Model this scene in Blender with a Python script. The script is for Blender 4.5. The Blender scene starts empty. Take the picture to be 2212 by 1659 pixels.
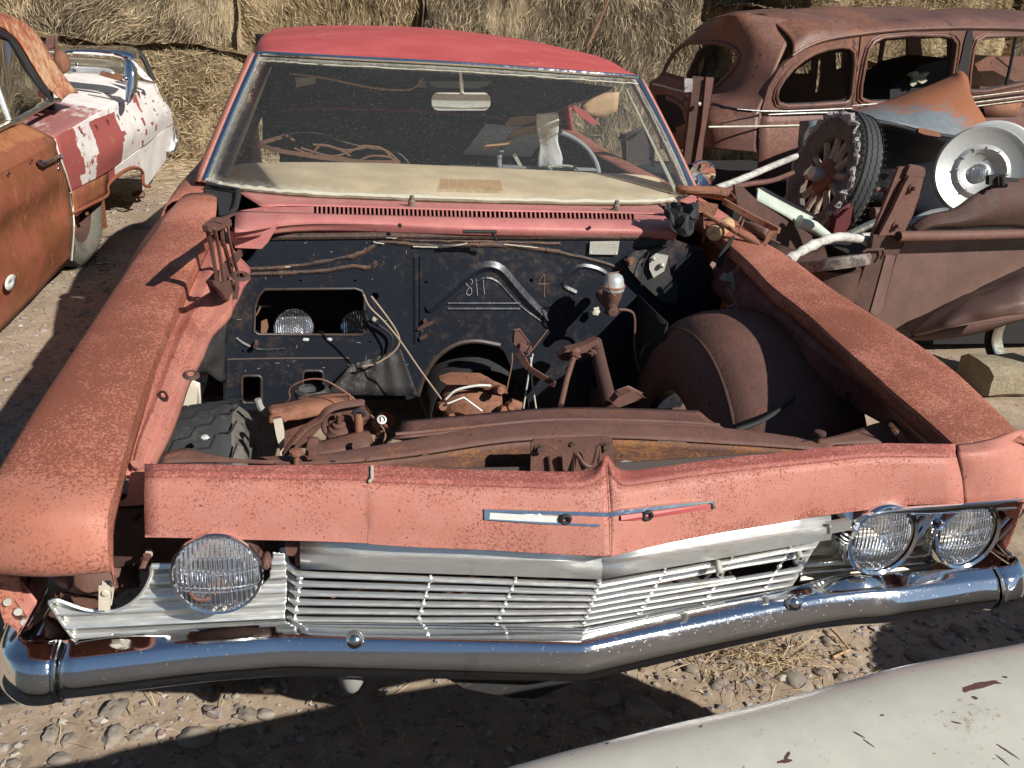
import bpy, math, random
import numpy as np
from mathutils import Vector, Matrix, noise
from mathutils.geometry import tessellate_polygon
SC = bpy.context.scene
COL = SC.collection
rnd = random.Random(7)
# ---------------------------------------------------------------- camera
W_, H_ = 2212.0, 1659.0
FPX = 1785.0
CAM = np.array([-.443, -1.051, 1.546])
_ya, _pi, _ro = [math.radians(a) for a in (13.19, 24.22, 4.39)]
_f = np.array([math.sin(_ya)*math.cos(_pi), math.cos(_ya)*math.cos(_pi), -math.sin(_pi)])
_r = np.array([math.cos(_ya), -math.sin(_ya), 0.0]); _u = np.cross(_r, _f)
_c, _s = math.cos(_ro), math.sin(_ro)
RM = np.array([_c*_r+_s*_u, -_s*_r+_c*_u, _f])
cd = bpy.data.cameras.new('camera'); co = bpy.data.objects.new('camera', cd); COL.objects.link(co)
mw = Matrix.Identity(4)
for i in range(3):
    mw[i][0] = RM[0][i]; mw[i][1] = RM[1][i]; mw[i][2] = -RM[2][i]; mw[i][3] = CAM[i]
co.matrix_world = mw
cd.sensor_width = 36; cd.lens = FPX/W_*36; cd.clip_start = .02; cd.clip_end = 2000
SC.camera = co
# ---------------------------------------------------------------- sky, sun, exposure
SUNV = Vector((.86, -1.04, 1.0)).normalized()
EL = math.asin(SUNV.z); AZ = math.atan2(SUNV.x, SUNV.y)
wd = bpy.data.worlds.new('World'); SC.world = wd; wd.use_nodes = True
nt = wd.node_tree; bg = nt.nodes['Background']
sk = nt.nodes.new('ShaderNodeTexSky'); sk.sky_type = 'NISHITA'; sk.sun_disc = False
sk.sun_elevation = EL; sk.sun_rotation = AZ; sk.altitude = 300; sk.air_density = 1.35; sk.dust_density = .2; sk.ozone_density = 2.5
nt.links.new(sk.outputs[0], bg.inputs[0]); bg.inputs[1].default_value = .048
sl = bpy.data.lights.new('sun', 'SUN'); sl.energy = 5.0; sl.angle = math.radians(.53); sl.color = (1, .965, .905)
so = bpy.data.objects.new('sun', sl); COL.objects.link(so)
so.rotation_euler = SUNV.to_track_quat('Z', 'Y').to_euler(); so.location = (4, -6, 6)
SC.view_settings.view_transform = 'Standard'; SC.view_settings.look = 'None'
SC.view_settings.exposure = 0.32; SC.view_settings.gamma = 1
SC.render.resolution_x = 1024; SC.render.resolution_y = 768
# ---------------------------------------------------------------- geometry helpers
def V(*a): return Vector(a)
def ray(px, py): return RM.T @ np.array([(px-W_/2)/FPX, (H_/2-py)/FPX, 1.0])
def U(p, ax, v):
    "the point on the plane ax=v that is seen at photograph position p"
    d = ray(*p); i = 'xyz'.index(ax); t = (v-CAM[i])/d[i]; return Vector(CAM+t*d)
def UP(p, o, n):
    d = Vector(ray(*p)); n = Vector(n); t = (Vector(o)-Vector(CAM)).dot(n)/d.dot(n); return Vector(CAM)+d*t
def proj(P):
    q = RM @ (np.array(P[:])-CAM); return (W_/2+FPX*q[0]/q[2], H_/2-FPX*q[1]/q[2])
def c1(x, y): return (.4686*x, .4686*y)
def c2(x, y): return (432+.5078*x, .5078*y)
def c3(x, y): return (1382.5+.375*x, .375*y)
def c4(x, y): return (1382.5+.375*x, 328.3+.375*y)
def c5(x, y): return (345.6+.3906*x, 397.5+.3906*y)
def c6(x, y): return (1037+.4687*x, 397.5+.4687*y)
def c7(x, y): return (.5*x, 950.4+.5*y)
def c8(x, y): return (1106+.5*x, 950.4+.5*y)
def c9(x, y): return (1425.7+.18753*x, 380.2+.18753*y)     # close view of the twisted hinge
def ca(x, y): return (388.8+.21484*x, 846.8+.21484*y)      # close view of the suspension
def cb(x, y): return (.1875*x, .1875*y)                     # close view of the far left corner
def cc(x, y): return (1866.3+.3439*x, 224.6+.3439*y)       # close view of the truck corner
def ce(x, y): return (1019.6+.25*x, 1036.9+.25*y)          # close view of the hood emblem
def cf(x, y): return (.2187*x, 1157.8+.2187*y)             # close view of the left bumper end
def cg(x, y): return (1771.3+.1992*x, 1071.4+.1992*y)      # close view of the right lamps
def lerp(a, b, t): return a+(b-a)*t
def cr(P, n):
    "catmull-rom resample, n steps per span"
    P = [Vector(p) for p in P]
    if len(P) == 2: return [P[0].lerp(P[1], i/n) for i in range(n+1)]
    Q = [P[0]*2-P[1]]+P+[P[-1]*2-P[-2]]; out = []
    for i in range(1, len(Q)-2):
        a, b, c, d = Q[i-1], Q[i], Q[i+1], Q[i+2]
        for k in range(n):
            t = k/n
            out.append(.5*((2*b)+(-a+c)*t+(2*a-5*b+4*c-d)*t*t+(-a+3*b-3*c+d)*t**3))
    out.append(P[-1]); return out
def inside(p, poly):
    x, y = p; r = False; n = len(poly)
    for i in range(n):
        x1, y1 = poly[i]; x2, y2 = poly[(i+1) % n]
        if (y1 > y) != (y2 > y) and x < (x2-x1)*(y-y1)/(y2-y1)+x1: r = not r
    return r
def fbm(p, s=1.0): return noise.fractal(Vector(p)*s, 1.0, 2.0, 4)
SPLIT = {'bolt_hole', 'slot', 'screw_hole', 'old_sealer', 'clip', 'stud_nut', 'cowl_stub', 'metal_shard', 'bumper_bolt', 'torn_sheet', 'post_face', 'paint_splash', 'brace_button', 'gear_strap', 'wire_stub', 'seat_belt_hook', 'lit_liner_edge', 'spring_shackle', 'door_lock', 'debris_wire', 'locating_tab', 'latch_rib', 'fresh_paint_strip', 'seam_sealer', 'window_seal', 'pillar_liner', 'dash_panel', 'adjuster'}
class MB:
    def __init__(s): s.v = []; s.f = []; s.w = []
    def add(s, vs, fs, w=0.0):
        o = len(s.v); s.v += [Vector(p) for p in vs]; s.f += [tuple(o+i for i in f) for f in fs]
        s.w += (list(w) if isinstance(w, (list, tuple)) else [w]*len(vs)); return s
    def box(s, c, d, R=None, w=0.0):
        R = R or Matrix.Identity(3); c = Vector(c)
        vs = [c+R@Vector((x*d[0]/2, y*d[1]/2, z*d[2]/2)) for x in (-1, 1) for y in (-1, 1) for z in (-1, 1)]
        return s.add(vs, [(0, 1, 3, 2), (4, 6, 7, 5), (0, 4, 5, 1), (2, 3, 7, 6), (0, 2, 6, 4), (1, 5, 7, 3)], w)
    def bar(s, a, b, w_, h_, up=(0, 0, 1), w=0.0):
        a, b = Vector(a), Vector(b); t = (b-a); L = t.length; t.normalize(); x = t.cross(Vector(up)).normalized(); y = x.cross(t)
        R = Matrix((x, t, y)).transposed(); return s.box((a+b)/2, (w_, L, h_), R, w)
    def tube(s, P, r, n=8, closed=False, w=0.0, flat=1.0):
        P = [Vector(p) for p in P]; m = len(P); rs = r if isinstance(r, (list, tuple)) else [r]*m
        vs = []; up = None
        for i in range(m):
            if closed: t = P[(i+1) % m]-P[i-1]
            else: t = P[min(i+1, m-1)]-P[max(i-1, 0)]
            if t.length < 1e-9: t = Vector((0, 0, 1))
            t.normalize()
            if up is None:
                up = Vector((0, 0, 1)) if abs(t.z) < .9 else Vector((1, 0, 0))
            x = t.cross(up).normalized(); up = x.cross(t).normalized()
            for k in range(n):
                a = 2*math.pi*k/n; vs.append(P[i]+(x*math.cos(a)+up*math.sin(a)*flat)*rs[i])
        fs = [(i*n+k, i*n+(k+1) % n, ((i+1) % m)*n+(k+1) % n, ((i+1) % m)*n+k) for i in range(m if closed else m-1) for k in range(n)]
        if not closed: fs += [tuple(range(n))[::-1], tuple((m-1)*n+k for k in range(n))]
        return s.add(vs, fs, w)
    def lathe(s, prof, c, axis=(0, 0, 1), n=24, w=0.0, xdir=None, arc=None):
        "prof: (radius, height along axis)"
        c = Vector(c); a = Vector(axis).normalized(); x = Vector(xdir) if xdir else (Vector((0, 0, 1)) if abs(a.z) < .9 else Vector((1, 0, 0)))
        x = (x-a*x.dot(a)).normalized(); y = a.cross(x); m = len(prof); vs = []
        cnt = n if arc is None else n+1; A = 2*math.pi if arc is None else arc[1]-arc[0]; a0 = 0 if arc is None else arc[0]
        for r, h in prof:
            for k in range(cnt):
                t = a0+A*k/n; vs.append(c+a*h+(x*math.cos(t)+y*math.sin(t))*max(r, 1e-5))
        if arc is None: fs = [(i*n+k, i*n+(k+1) % n, (i+1)*n+(k+1) % n, (i+1)*n+k) for i in range(m-1) for k in range(n)]
        else: fs = [(i*cnt+k, i*cnt+k+1, (i+1)*cnt+k+1, (i+1)*cnt+k) for i in range(m-1) for k in range(n)]
        return s.add(vs, fs, w)
    def disc(s, c, axis, r, t=.004, n=20, w=0.0):
        return s.lathe([(0, -t/2), (r, -t/2), (r, t/2), (0, t/2)], c, axis, n, w)
    def grid(s, rows, su=1, sv=1, holes=(), keep=(), disp=None, w=None, closed=False):
        "rows of control points -> smooth sheet; faces whose centre falls in a hole outline are left open"
        R = [cr(r, su) for r in rows] if su > 1 else [[Vector(p) for p in r] for r in rows]
        if sv > 1:
            cols = [cr([R[i][j] for i in range(len(R))], sv) for j in range(len(R[0]))]
            R = [[cols[j][i] for j in range(len(cols))] for i in range(len(cols[0]))]
        m, n = len(R), len(R[0])
        if disp: R = [[disp(p, i/(m-1), j/(n-1)) for j, p in enumerate(r)] for i, r in enumerate(R)]
        vs = [p for r in R for p in r]; fs = []
        for i in range(m-1):
            for j in range(n-1 if not closed else n):
                j2 = (j+1) % n
                if holes or keep:
                    c = (R[i][j]+R[i+1][j]+R[i][j2]+R[i+1][j2])/4; q = proj(c)
                    if any(inside(q, h) for h in holes): continue
                    if keep and not any(inside(q, h) for h in keep): continue
                fs.append((i*n+j, i*n+j2, (i+1)*n+j2, (i+1)*n+j))
        ww = [w(p) if callable(w) else (w or 0.0) for p in vs]
        return s.add(vs, fs, ww)
    def plate(s, loops, th, w=0.0):
        "flat outline with holes, thickened by the vector th"
        loops = [[Vector(p) for p in l] for l in loops]; th = Vector(th); o = len(s.v)
        pts = [p for l in loops for p in l]; n = len(pts)
        tri = tessellate_polygon(loops)
        s.add(pts+[p+th for p in pts], [tuple(t) for t in tri]+[tuple(i+n for i in t[::-1]) for t in tri], w)
        b = 0
        for l in loops:
            m = len(l); s.f += [(o+b+i, o+b+(i+1) % m, o+n+b+(i+1) % m, o+n+b+i) for i in range(m)]; b += m
        return s
    def ball(s, c, r, n=10, m=7, w=0.0, jit=0.0, R=None):
        c = Vector(c); r = Vector(r) if not isinstance(r, (int, float)) else Vector((r, r, r)); vs = []
        sd = Vector((rnd.random()*50, rnd.random()*50, rnd.random()*50))
        for i in range(m+1):
            th = math.pi*i/m
            for k in range(n):
                ph = 2*math.pi*k/n; d = Vector((math.sin(th)*math.cos(ph), math.sin(th)*math.sin(ph), math.cos(th)))
                q = Vector((d.x*r.x, d.y*r.y, d.z*r.z))*(1+jit*noise.noise(d*1.6+sd))
                vs.append(c+(R@q if R else q))
        return s.add(vs, [(i*n+k, i*n+(k+1) % n, (i+1)*n+(k+1) % n, (i+1)*n+k) for i in range(m) for k in range(n)], w)
    def build(s, name, mat, parent=None, **k):
        if name not in SPLIT: return s._build(name, mat, parent, **k)
        n = len(s.v); up = list(range(n))
        def fd(i):
            while up[i] != i: up[i] = up[up[i]]; i = up[i]
            return i
        for f in s.f:
            for j in f[1:]: up[fd(j)] = fd(f[0])
        gs = {}
        for i in range(n): gs.setdefault(fd(i), []).append(i)
        o = None
        for g in gs.values():
            ix = {a: b for b, a in enumerate(g)}; m = MB(); m.v = [s.v[i] for i in g]; m.w = [s.w[i] for i in g]; m.f = [tuple(ix[i] for i in f) for f in s.f if f[0] in ix]
            if m.f: o = m._build(name, mat, parent, **k)
        return o
    def _build(s, name, mat, parent=None, solid=0, sub=0, bevel=0, sharp=38, off=-1):
        me = bpy.data.meshes.new(name)
        o = bpy.data.objects.new(name, me); COL.objects.link(o)
        base = Vector(parent['base']) if parent else Vector((0, 0, 0))
        if parent is None:
            lo = [min(p[i] for p in s.v) for i in range(3)]; hi = [max(p[i] for p in s.v) for i in range(3)]
            base = Vector(((lo[0]+hi[0])/2, (lo[1]+hi[1])/2, lo[2])); o.location = base
        me.from_pydata([tuple(p-base) for p in s.v], [], s.f)
        me.validate()
        if any(x != 0 for x in s.w):
            a = me.attributes.new('wear', 'FLOAT', 'POINT'); a.data.foreach_set('value', s.w[:len(me.vertices)])
        me.polygons.foreach_set('use_smooth', [True]*len(me.polygons))
        try: me.set_sharp_from_angle(angle=math.radians(sharp))
        except Exception: pass
        me.materials.append(MAT[mat] if isinstance(mat, str) else mat)
        o['base'] = tuple(base)
        if parent: o.parent = parent
        if bevel:
            md = o.modifiers.new('bev', 'BEVEL'); md.width = bevel; md.segments = 2; md.limit_method = 'ANGLE'
        if sub:
            md = o.modifiers.new('sub', 'SUBSURF'); md.levels = sub; md.render_levels = sub
        if solid:
            md = o.modifiers.new('sol', 'SOLIDIFY'); md.thickness = solid; md.offset = off
        return o
def thing(name, label, cat, loc, group=None):
    o = bpy.data.objects.new(name, None); COL.objects.link(o); o.location = loc; o['base'] = tuple(loc)
    o['label'] = label; o['category'] = cat
    if group: o['group'] = group
    o.empty_display_size = .1
    return o
def child_base(o):                     # sub-parts hang under a part mesh that sits at its thing's origin
    return o
def tag(o, label=None, cat=None, group=None, kind=None):
    if label: o['label'] = label
    if cat: o['category'] = cat
    if group: o['group'] = group
    if kind: o['kind'] = kind
    return o
# ---------------------------------------------------------------- materials
MAT = {}
class NB:
    def __init__(s, name):
        s.m = bpy.data.materials.new(name); s.m.use_nodes = True; s.t = s.m.node_tree; s.b = s.t.nodes['Principled BSDF']; s.out = s.t.nodes['Material Output']
        s.tc = s.t.nodes.new('ShaderNodeTexCoord').outputs['Object']; MAT[name] = s.m
    def n(s, ty, **k):
        x = s.t.nodes.new(ty)
        for a, b in k.items(): setattr(x, a, b)
        return x
    def l(s, a, b): s.t.links.new(a, b)
    def noise(s, sc, det=6, rough=.6, co=None, stretch=None, dist=0):
        x = s.n('ShaderNodeTexNoise'); x.inputs['Scale'].default_value = sc; x.inputs['Detail'].default_value = det; x.inputs['Roughness'].default_value = rough; x.inputs['Distortion'].default_value = dist
        src = co or s.tc
        if stretch:
            mp = s.n('ShaderNodeMapping'); mp.inputs['Scale'].default_value = stretch; s.l(src, mp.inputs[0]); src = mp.outputs[0]
        s.l(src, x.inputs['Vector']); return x.outputs['Fac']
    def math(s, op, a, b=None, c=None, clamp=False):
        x = s.n('ShaderNodeMath', operation=op); x.use_clamp = clamp
        for i, q in enumerate((a, b, c)):
            if q is None: continue
            if isinstance(q, (int, float)): x.inputs[i].default_value = q
            else: s.l(q, x.inputs[i])
        return x.outputs[0]
    def step(s, v, lo, hi):
        x = s.n('ShaderNodeMapRange'); x.inputs[1].default_value = lo; x.inputs[2].default_value = hi; x.interpolation_type = 'SMOOTHSTEP'; s.l(v, x.inputs[0]); return x.outputs[0]
    def mix(s, f, a, b, mode='MIX'):
        x = s.n('ShaderNodeMix', data_type='RGBA', blend_type=mode)
        if isinstance(f, (int, float)): x.inputs[0].default_value = f
        else: s.l(f, x.inputs[0])
        for i, q in ((6, a), (7, b)):
            if isinstance(q, tuple): x.inputs[i].default_value = (*q, 1)
            else: s.l(q, x.inputs[i])
        return x.outputs[2]
    def bump(s, h, st, dist=.003):
        x = s.n('ShaderNodeBump'); x.inputs['Strength'].default_value = st; x.inputs['Distance'].default_value = dist; s.l(h, x.inputs['Height']); s.l(x.outputs[0], s.b.inputs['Normal']); return x
    def setc(s, c, rough=.6, metal=0, spec=None):
        if isinstance(c, tuple): s.b.inputs['Base Color'].default_value = (*c, 1)
        else: s.l(c, s.b.inputs['Base Color'])
        if isinstance(rough, (int, float)): s.b.inputs['Roughness'].default_value = rough
        else: s.l(rough, s.b.inputs['Roughness'])
        s.b.inputs['Metallic'].default_value = metal
        if spec is not None: s.b.inputs['Specular IOR Level'].default_value = spec
def worn(name, A, B, C=None, th=.56, soft=.06, sc=6, fine=60, spot=.66, spotsc=45, rough=.6, bump=.25, var=.25, k=.35, stretch=None, metal=0, spec=.3, D=None, fw=.45):
    "paint A wearing through to B (more where the wear attribute is high) with specks of C"
    s = NB(name)
    at = s.n('ShaderNodeAttribute'); at.attribute_name = 'wear'
    n1 = s.noise(sc, 8, .7, stretch=stretch); n2 = s.noise(fine, 5, .7, stretch=stretch)
    m = s.math('ADD', s.math('MULTIPLY', n1, 1-fw), s.math('MULTIPLY', n2, fw))
    m = s.math('ADD', m, s.math('MULTIPLY', at.outputs['Fac'], k))
    f = s.step(m, th-soft, th+soft)
    big = s.noise(1.7, 3, .5)
    v = s.math('ADD', s.math('MULTIPLY', big, 2*var), 1-var)
    n5 = s.noise(sc*2.3, 4, .6)
    A2 = s.mix(s.step(n5, .35, .7), A, D or tuple(min(1, c*1.22) for c in A))
    c = s.mix(f, A2, B)
    if C:
        n3 = s.noise(spotsc, 3, .75); c = s.mix(s.step(n3, spot, spot+.05), c, C)
    cv = s.n('ShaderNodeCombineColor'); [s.l(v, cv.inputs[i]) for i in range(3)]
    c = s.mix(1.0, c, cv.outputs[0], 'MULTIPLY')
    r = s.math('ADD', s.math('MULTIPLY', f, .18), rough-.05, clamp=True)
    s.setc(c, r, metal, spec); s.bump(s.math('ADD', n2, s.math('MULTIPLY', f, .6)), bump)
    return s
# paints of the red car
worn('red_panel', (.44, .172, .125), (.25, .075, .05), (.12, .04, .03), th=.575, soft=.05, sc=11, fine=260, fw=.68, spot=.64, spotsc=130, rough=.55, k=.3, D=(.46, .195, .15), var=.2)
worn('red_fender', (.45, .18, .125), (.215, .070, .042), (.18, .05, .035), th=.545, soft=.05, sc=5, fine=200, spot=.66, spotsc=90, rough=.55, k=.3, D=(.42, .15, .095), fw=.62)
worn('red_roof', (.46, .075, .07), (.55, .22, .19), (.6, .4, .36), th=.62, sc=3, fine=25, spot=.74, spotsc=50, rough=.5, bump=.08, k=.2, D=(.50, .10, .09))
worn('pink_cowl', (.45, .155, .145), (.28, .085, .06), (.17, .06, .04), th=.6, sc=7, fine=120, spot=.70, spotsc=60, rough=.5, k=.3, D=(.48, .20, .17))
worn('dark_flange', (.25, .07, .055), (.44, .17, .13), None, th=.54, fw=.7, sc=20, fine=220, rough=.6, k=.3)
worn('purple_primer', (.16, .06, .06), (.10, .04, .035), (.30, .10, .08), th=.55, sc=6, fine=60, spot=.72, rough=.6)
# rusted iron
worn('rust_brown', (.125, .062, .048), (.21, .085, .045), (.06, .03, .024), th=.58, sc=10, fine=90, rough=.68, bump=.45, k=.4)
worn('rust_orange', (.215, .095, .055), (.13, .06, .045), (.08, .035, .025), th=.56, sc=10, fine=90, rough=.8, bump=.5)
worn('rust_dark', (.070, .038, .030), (.12, .055, .035), (.035, .02, .018), th=.56, sc=10, fine=90, rough=.75, bump=.4)
worn('beam_side', (.12, .06, .045), (.27, .12, .045), (.08, .04, .03), th=.53, soft=.08, sc=12, fine=110, rough=.7, bump=.4, stretch=(1, 1.5, 1.5))
worn('sedan_rust', (.12, .060, .047), (.215, .092, .053), (.055, .032, .030), th=.55, soft=.09, sc=2.3, fine=45, spot=.63, spotsc=9, rough=.46, bump=.25, var=.35, k=.4, spec=.35)
worn('truck_rust', (.135, .080, .066), (.20, .13, .09), (.32, .22, .15), th=.62, sc=5, fine=120, spot=.70, spotsc=90, rough=.52, bump=.25, k=.4, stretch=(1, 1, .35))
worn('grey_fender', (.13, .15, .16), (.26, .095, .045), (.30, .27, .22), th=.55, sc=7, fine=60, spot=.68, rough=.6, k=.8)
worn('old_black', (.014, .017, .024), (.065, .045, .035), (.20, .19, .17), th=.585, soft=.09, sc=1.9, fine=40, spot=.72, spotsc=60, rough=.40, bump=.22, spec=.5, k=.5, var=.1)
worn('seam_dark', (.055, .036, .030), (.15, .085, .055), (.02, .02, .024), th=.56, soft=.1, sc=9, fine=90, spot=.6, spotsc=40, rough=.6, bump=.5)
worn('dusty_black', (.035, .034, .034), (.13, .11, .09), (.22, .19, .16), th=.56, sc=6, fine=60, spot=.7, rough=.7, bump=.4)
# the car at the left
worn('left_door', (.20, .075, .032), (.34, .14, .06), (.10, .05, .03), th=.57, sc=3.5, fine=45, spot=.66, spotsc=14, rough=.5, bump=.2, k=.5, stretch=(1, 1, .4), var=.2, D=(.29, .09, .055))
worn('left_top', (.33, .10, .06), (.55, .36, .20), (.20, .07, .04), th=.585, sc=4, fine=50, rough=.5, k=.5, stretch=(1, 1, .5))
worn('left_quarter', (.66, .62, .58), (.33, .085, .075), (.34, .15, .07), th=.53, soft=.02, sc=2.6, fine=11, spot=.64, spotsc=9, rough=.5, k=.5, var=.1)
worn('left_deck', (.80, .74, .70), (.33, .13, .12), (.55, .2, .12), th=.55, soft=.10, sc=4, fine=12, spot=.70, spotsc=12, rough=.35, k=.5, var=.1, stretch=(3, 1, 1))
worn('white_chips', (.57, .545, .46), (.33, .20, .11), (.10, .045, .04), th=.655, soft=.06, sc=9, fine=120, spot=.675, spotsc=120, rough=.30, bump=.04, k=.3, var=.14, spec=.5, D=(.62, .59, .50))
worn('lettuce_paint', (.42, .47, .40), (.20, .20, .16), (.25, .12, .06), th=.66, sc=6, fine=60, spot=.70, rough=.5)
worn('white_wood', (.56, .53, .47), (.20, .195, .19), (.2, .17, .14), soft=.15, th=.54, sc=5, fine=30, spot=.72, rough=.7, stretch=(1, 5, 5))
worn('wood_spoke', (.36, .29, .22), (.18, .10, .07), (.08, .05, .04), th=.56, sc=8, fine=60, rough=.8, bump=.6)
worn('dash_tan', (.72, .57, .37), (.52, .39, .25), (.25, .2, .13), th=.66, sc=3, fine=40, spot=.74, spotsc=50, rough=.85, bump=.12, spec=.15)
worn('cardboard', (.45, .29, .16), (.30, .18, .10), None, th=.6, sc=5, fine=40, rough=.9)
worn('dirt', (.36, .275, .195), (.29, .22, .155), (.21, .165, .125), th=.5, soft=.12, sc=3, fine=30, spot=.60, spotsc=22, rough=.95, bump=.6, var=.2, spec=.1, D=(.44, .35, .26))
worn('tyre_rubber', (.040, .041, .043), (.10, .095, .08), (.16, .15, .12), th=.60, sc=6, fine=40, spot=.72, rough=.8, bump=.2, k=.6)
worn('tyre_side', (.135, .125, .10), (.07, .065, .055), (.2, .19, .15), th=.55, sc=8, fine=90, rough=.85, bump=.3)
worn('cracked_rubber', (.32, .30, .29), (.16, .09, .085), (.5, .48, .46), th=.56, sc=14, fine=60, rough=.9, bump=1.0)
worn('floor_mat', (.26, .24, .19), (.20, .18, .14), None, th=.55, sc=40, fine=220, rough=.95, bump=.8)
worn('dusty_metal', (.20, .16, .13), (.07, .055, .05), None, th=.5, sc=8, fine=40, rough=.6)
worn('sand_block', (.30, .25, .17), (.33, .27, .18), (.2, .15, .1), th=.5, sc=8, fine=60, rough=.95, bump=1.0)
worn('cream_trim', (.50, .47, .38), (.3, .27, .2), None, th=.62, sc=8, fine=40, rough=.6)
def simple(name, c, rough=.6, metal=0, spec=None, bump=0, bsc=80):
    s = NB(name); v = s.noise(bsc, 5, .6); c2 = s.mix(v, tuple(x*.8 for x in c), tuple(min(1, x*1.15) for x in c)); s.setc(c2, rough, metal, spec)
    if bump: s.bump(v, bump)
    return s
simple('black_rubber', (.018, .018, .018), .75, bump=.2)
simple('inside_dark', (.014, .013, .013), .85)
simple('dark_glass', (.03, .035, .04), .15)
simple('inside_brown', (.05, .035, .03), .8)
simple('white_plastic', (.62, .62, .58), .5)
simple('white_cloth', (.78, .77, .74), .9, bump=.8, bsc=60)
simple('pale_metal', (.50, .48, .42), .5, .3)
simple('wire_tan', (.33, .24, .17), .6)
simple('wire_rust', (.24, .12, .07), .8, bump=.4)
simple('wire_white', (.6, .57, .5), .6)
simple('bracket_cream', (.62, .55, .44), .6)
simple('putty', (.46, .44, .34), .9, bump=.6, bsc=50)
simple('scratch_white', (.36, .33, .32), .8)
simple('scratch_rust', (.28, .15, .09), .8)
simple('seat_tan', (.42, .35, .24), .8)
simple('red_paint_fresh', (.42, .085, .08), .5)
simple('wheel_grey', (.30, .31, .31), .5)
simple('yellow_edge', (.5, .38, .18), .6)
simple('red_dark', (.10, .015, .015), .8)
simple('bracket_pink', (.30, .17, .15), .7)
simple('gauze_grey', (.30, .29, .27), .9)
def metalm(name, c, r0, r1, sc=40, bump=.02, stretch=None, dirt=None, met=1.0, pits=False):
    s = NB(name); v = s.noise(sc, 6, .7, stretch=stretch); r = s.math('ADD', s.math('MULTIPLY', s.step(v, .35, .75), r1-r0), r0)
    col = c
    if pits:
        pt = s.step(s.noise(170, 3, .7), .665, .70); r = s.math('ADD', r, s.math('MULTIPLY', pt, .5), clamp=True); r = s.math('ADD', r, s.math('MULTIPLY', s.step(s.noise(9, 6, .7), .52, .75), .12), clamp=True)
    if dirt: col = s.mix(s.step(s.noise(7, 8, .75), .56, .72), c, dirt)
    if pits: col = s.mix(s.math('MULTIPLY', pt, .75), col, (.16, .09, .06))
    s.setc(col, r, met); s.bump(v, bump, .002); return s
metalm('chrome', (.80, .80, .80), .06, .20, 60, .03)
metalm('chrome_worn', (.90, .91, .93), .03, .12, 300, .012, pits=True, dirt=(.60, .60, .60))
metalm('alloy', (.84, .84, .80), .28, .45, 30, .10, met=.8, stretch=(1, 6, 6), dirt=(.62, .58, .48))
metalm('alloy_dirty', (.50, .47, .38), .35, .6, 30, .15, dirt=(.30, .26, .18))
simple('disc_metal', (.50, .50, .48), .38, .35)
metalm('mirror_silver', (.9, .9, .9), .02, .04, 20, .0)
def glassm(name, tint, refl, dirt_glare, dlo, dhi, dmax, sc=3, bump=0, flute=0, rough=.02, haze=0.0):
    s = NB(name); s.t.nodes.remove(s.b)
    tr = s.n('ShaderNodeBsdfTransparent'); tr.inputs[0].default_value = (*tint, 1)
    gl = s.n('ShaderNodeBsdfGlossy'); gl.inputs['Roughness'].default_value = rough; gl.inputs[0].default_value = (.95, .97, 1, 1)
    fr = s.n('ShaderNodeFresnel'); fr.inputs[0].default_value = 1.45+refl
    m1 = s.n('ShaderNodeMixShader'); s.l(fr.outputs[0], m1.inputs[0]); s.l(tr.outputs[0], m1.inputs[1]); s.l(gl.outputs[0], m1.inputs[2])
    df = s.n('ShaderNodeBsdfDiffuse'); df.inputs[0].default_value = (*dirt_glare, 1)
    at = s.n('ShaderNodeAttribute'); at.attribute_name = 'wear'
    a = s.math('ADD', s.math('MULTIPLY', s.noise(sc, 8, .75), .6), s.math('MULTIPLY', s.noise(sc*40, 4, .8), .4))
    a = s.math('ADD', a, at.outputs['Fac'])
    f = s.math('ADD', s.math('MULTIPLY', s.step(a, dlo, dhi), dmax), haze)
    sp = s.step(s.noise(260, 3, .7), .60, .72); f = s.math('ADD', f, s.math('MULTIPLY', sp, dmax*.6), clamp=True)
    m2 = s.n('ShaderNodeMixShader'); s.l(f, m2.inputs[0]); s.l(m1.outputs[0], m2.inputs[1]); s.l(df.outputs[0], m2.inputs[2]); s.l(m2.outputs[0], s.out.inputs[0])
    if flute:
        wv = s.n('ShaderNodeTexWave'); wv.bands_direction = 'X'; wv.inputs['Scale'].default_value = flute; wv.inputs['Distortion'].default_value = .6
        s.l(s.tc, wv.inputs[0]); w2 = s.n('ShaderNodeTexWave'); w2.bands_direction = 'Z'; w2.inputs['Scale'].default_value = flute*.22; s.l(s.tc, w2.inputs[0])
        h = s.math('ADD', wv.outputs['Fac'], s.math('MULTIPLY', s.step(w2.outputs['Fac'], .93, .97), .8))
        b = s.n('ShaderNodeBump'); b.inputs['Strength'].default_value = bump; b.inputs['Distance'].default_value = .004; s.l(h, b.inputs['Height'])
        s.l(b.outputs[0], gl.inputs['Normal']); s.l(b.outputs[0], fr.inputs['Normal'])
    return s
glassm('windshield_glass', (.78, .81, .82), .22, (.56, .54, .46), .56, 1.0, .50, sc=2, haze=.032)
glassm('car_window', (.75, .80, .78), .10, (.45, .45, .40), .55, 1.0, .4)
glassm('lamp_glass', (.97, .98, 1.0), .35, (.80, .82, .86), .5, .9, .10, bump=.8, flute=42, rough=.04, haze=.05)  # near-white lens film stands in for light thrown back by the reflector
glassm('flute_glass', (.97, .98, 1.0), .9, (.85, .87, .9), .2, .6, .30, rough=.05)
def reflector():
    s = NB('lamp_reflector'); wv = s.n('ShaderNodeTexWave'); wv.bands_direction = 'X'; wv.inputs['Scale'].default_value = 40; wv.inputs['Distortion'].default_value = 1.5; s.l(s.tc, wv.inputs[0])
    s.setc((.95, .96, .98), .30, 1.0); n = s.noise(60, 3, .6); s.bump(s.math('ADD', wv.outputs['Fac'], s.math('MULTIPLY', n, 1.2)), 1.0, .006)
reflector()
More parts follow.
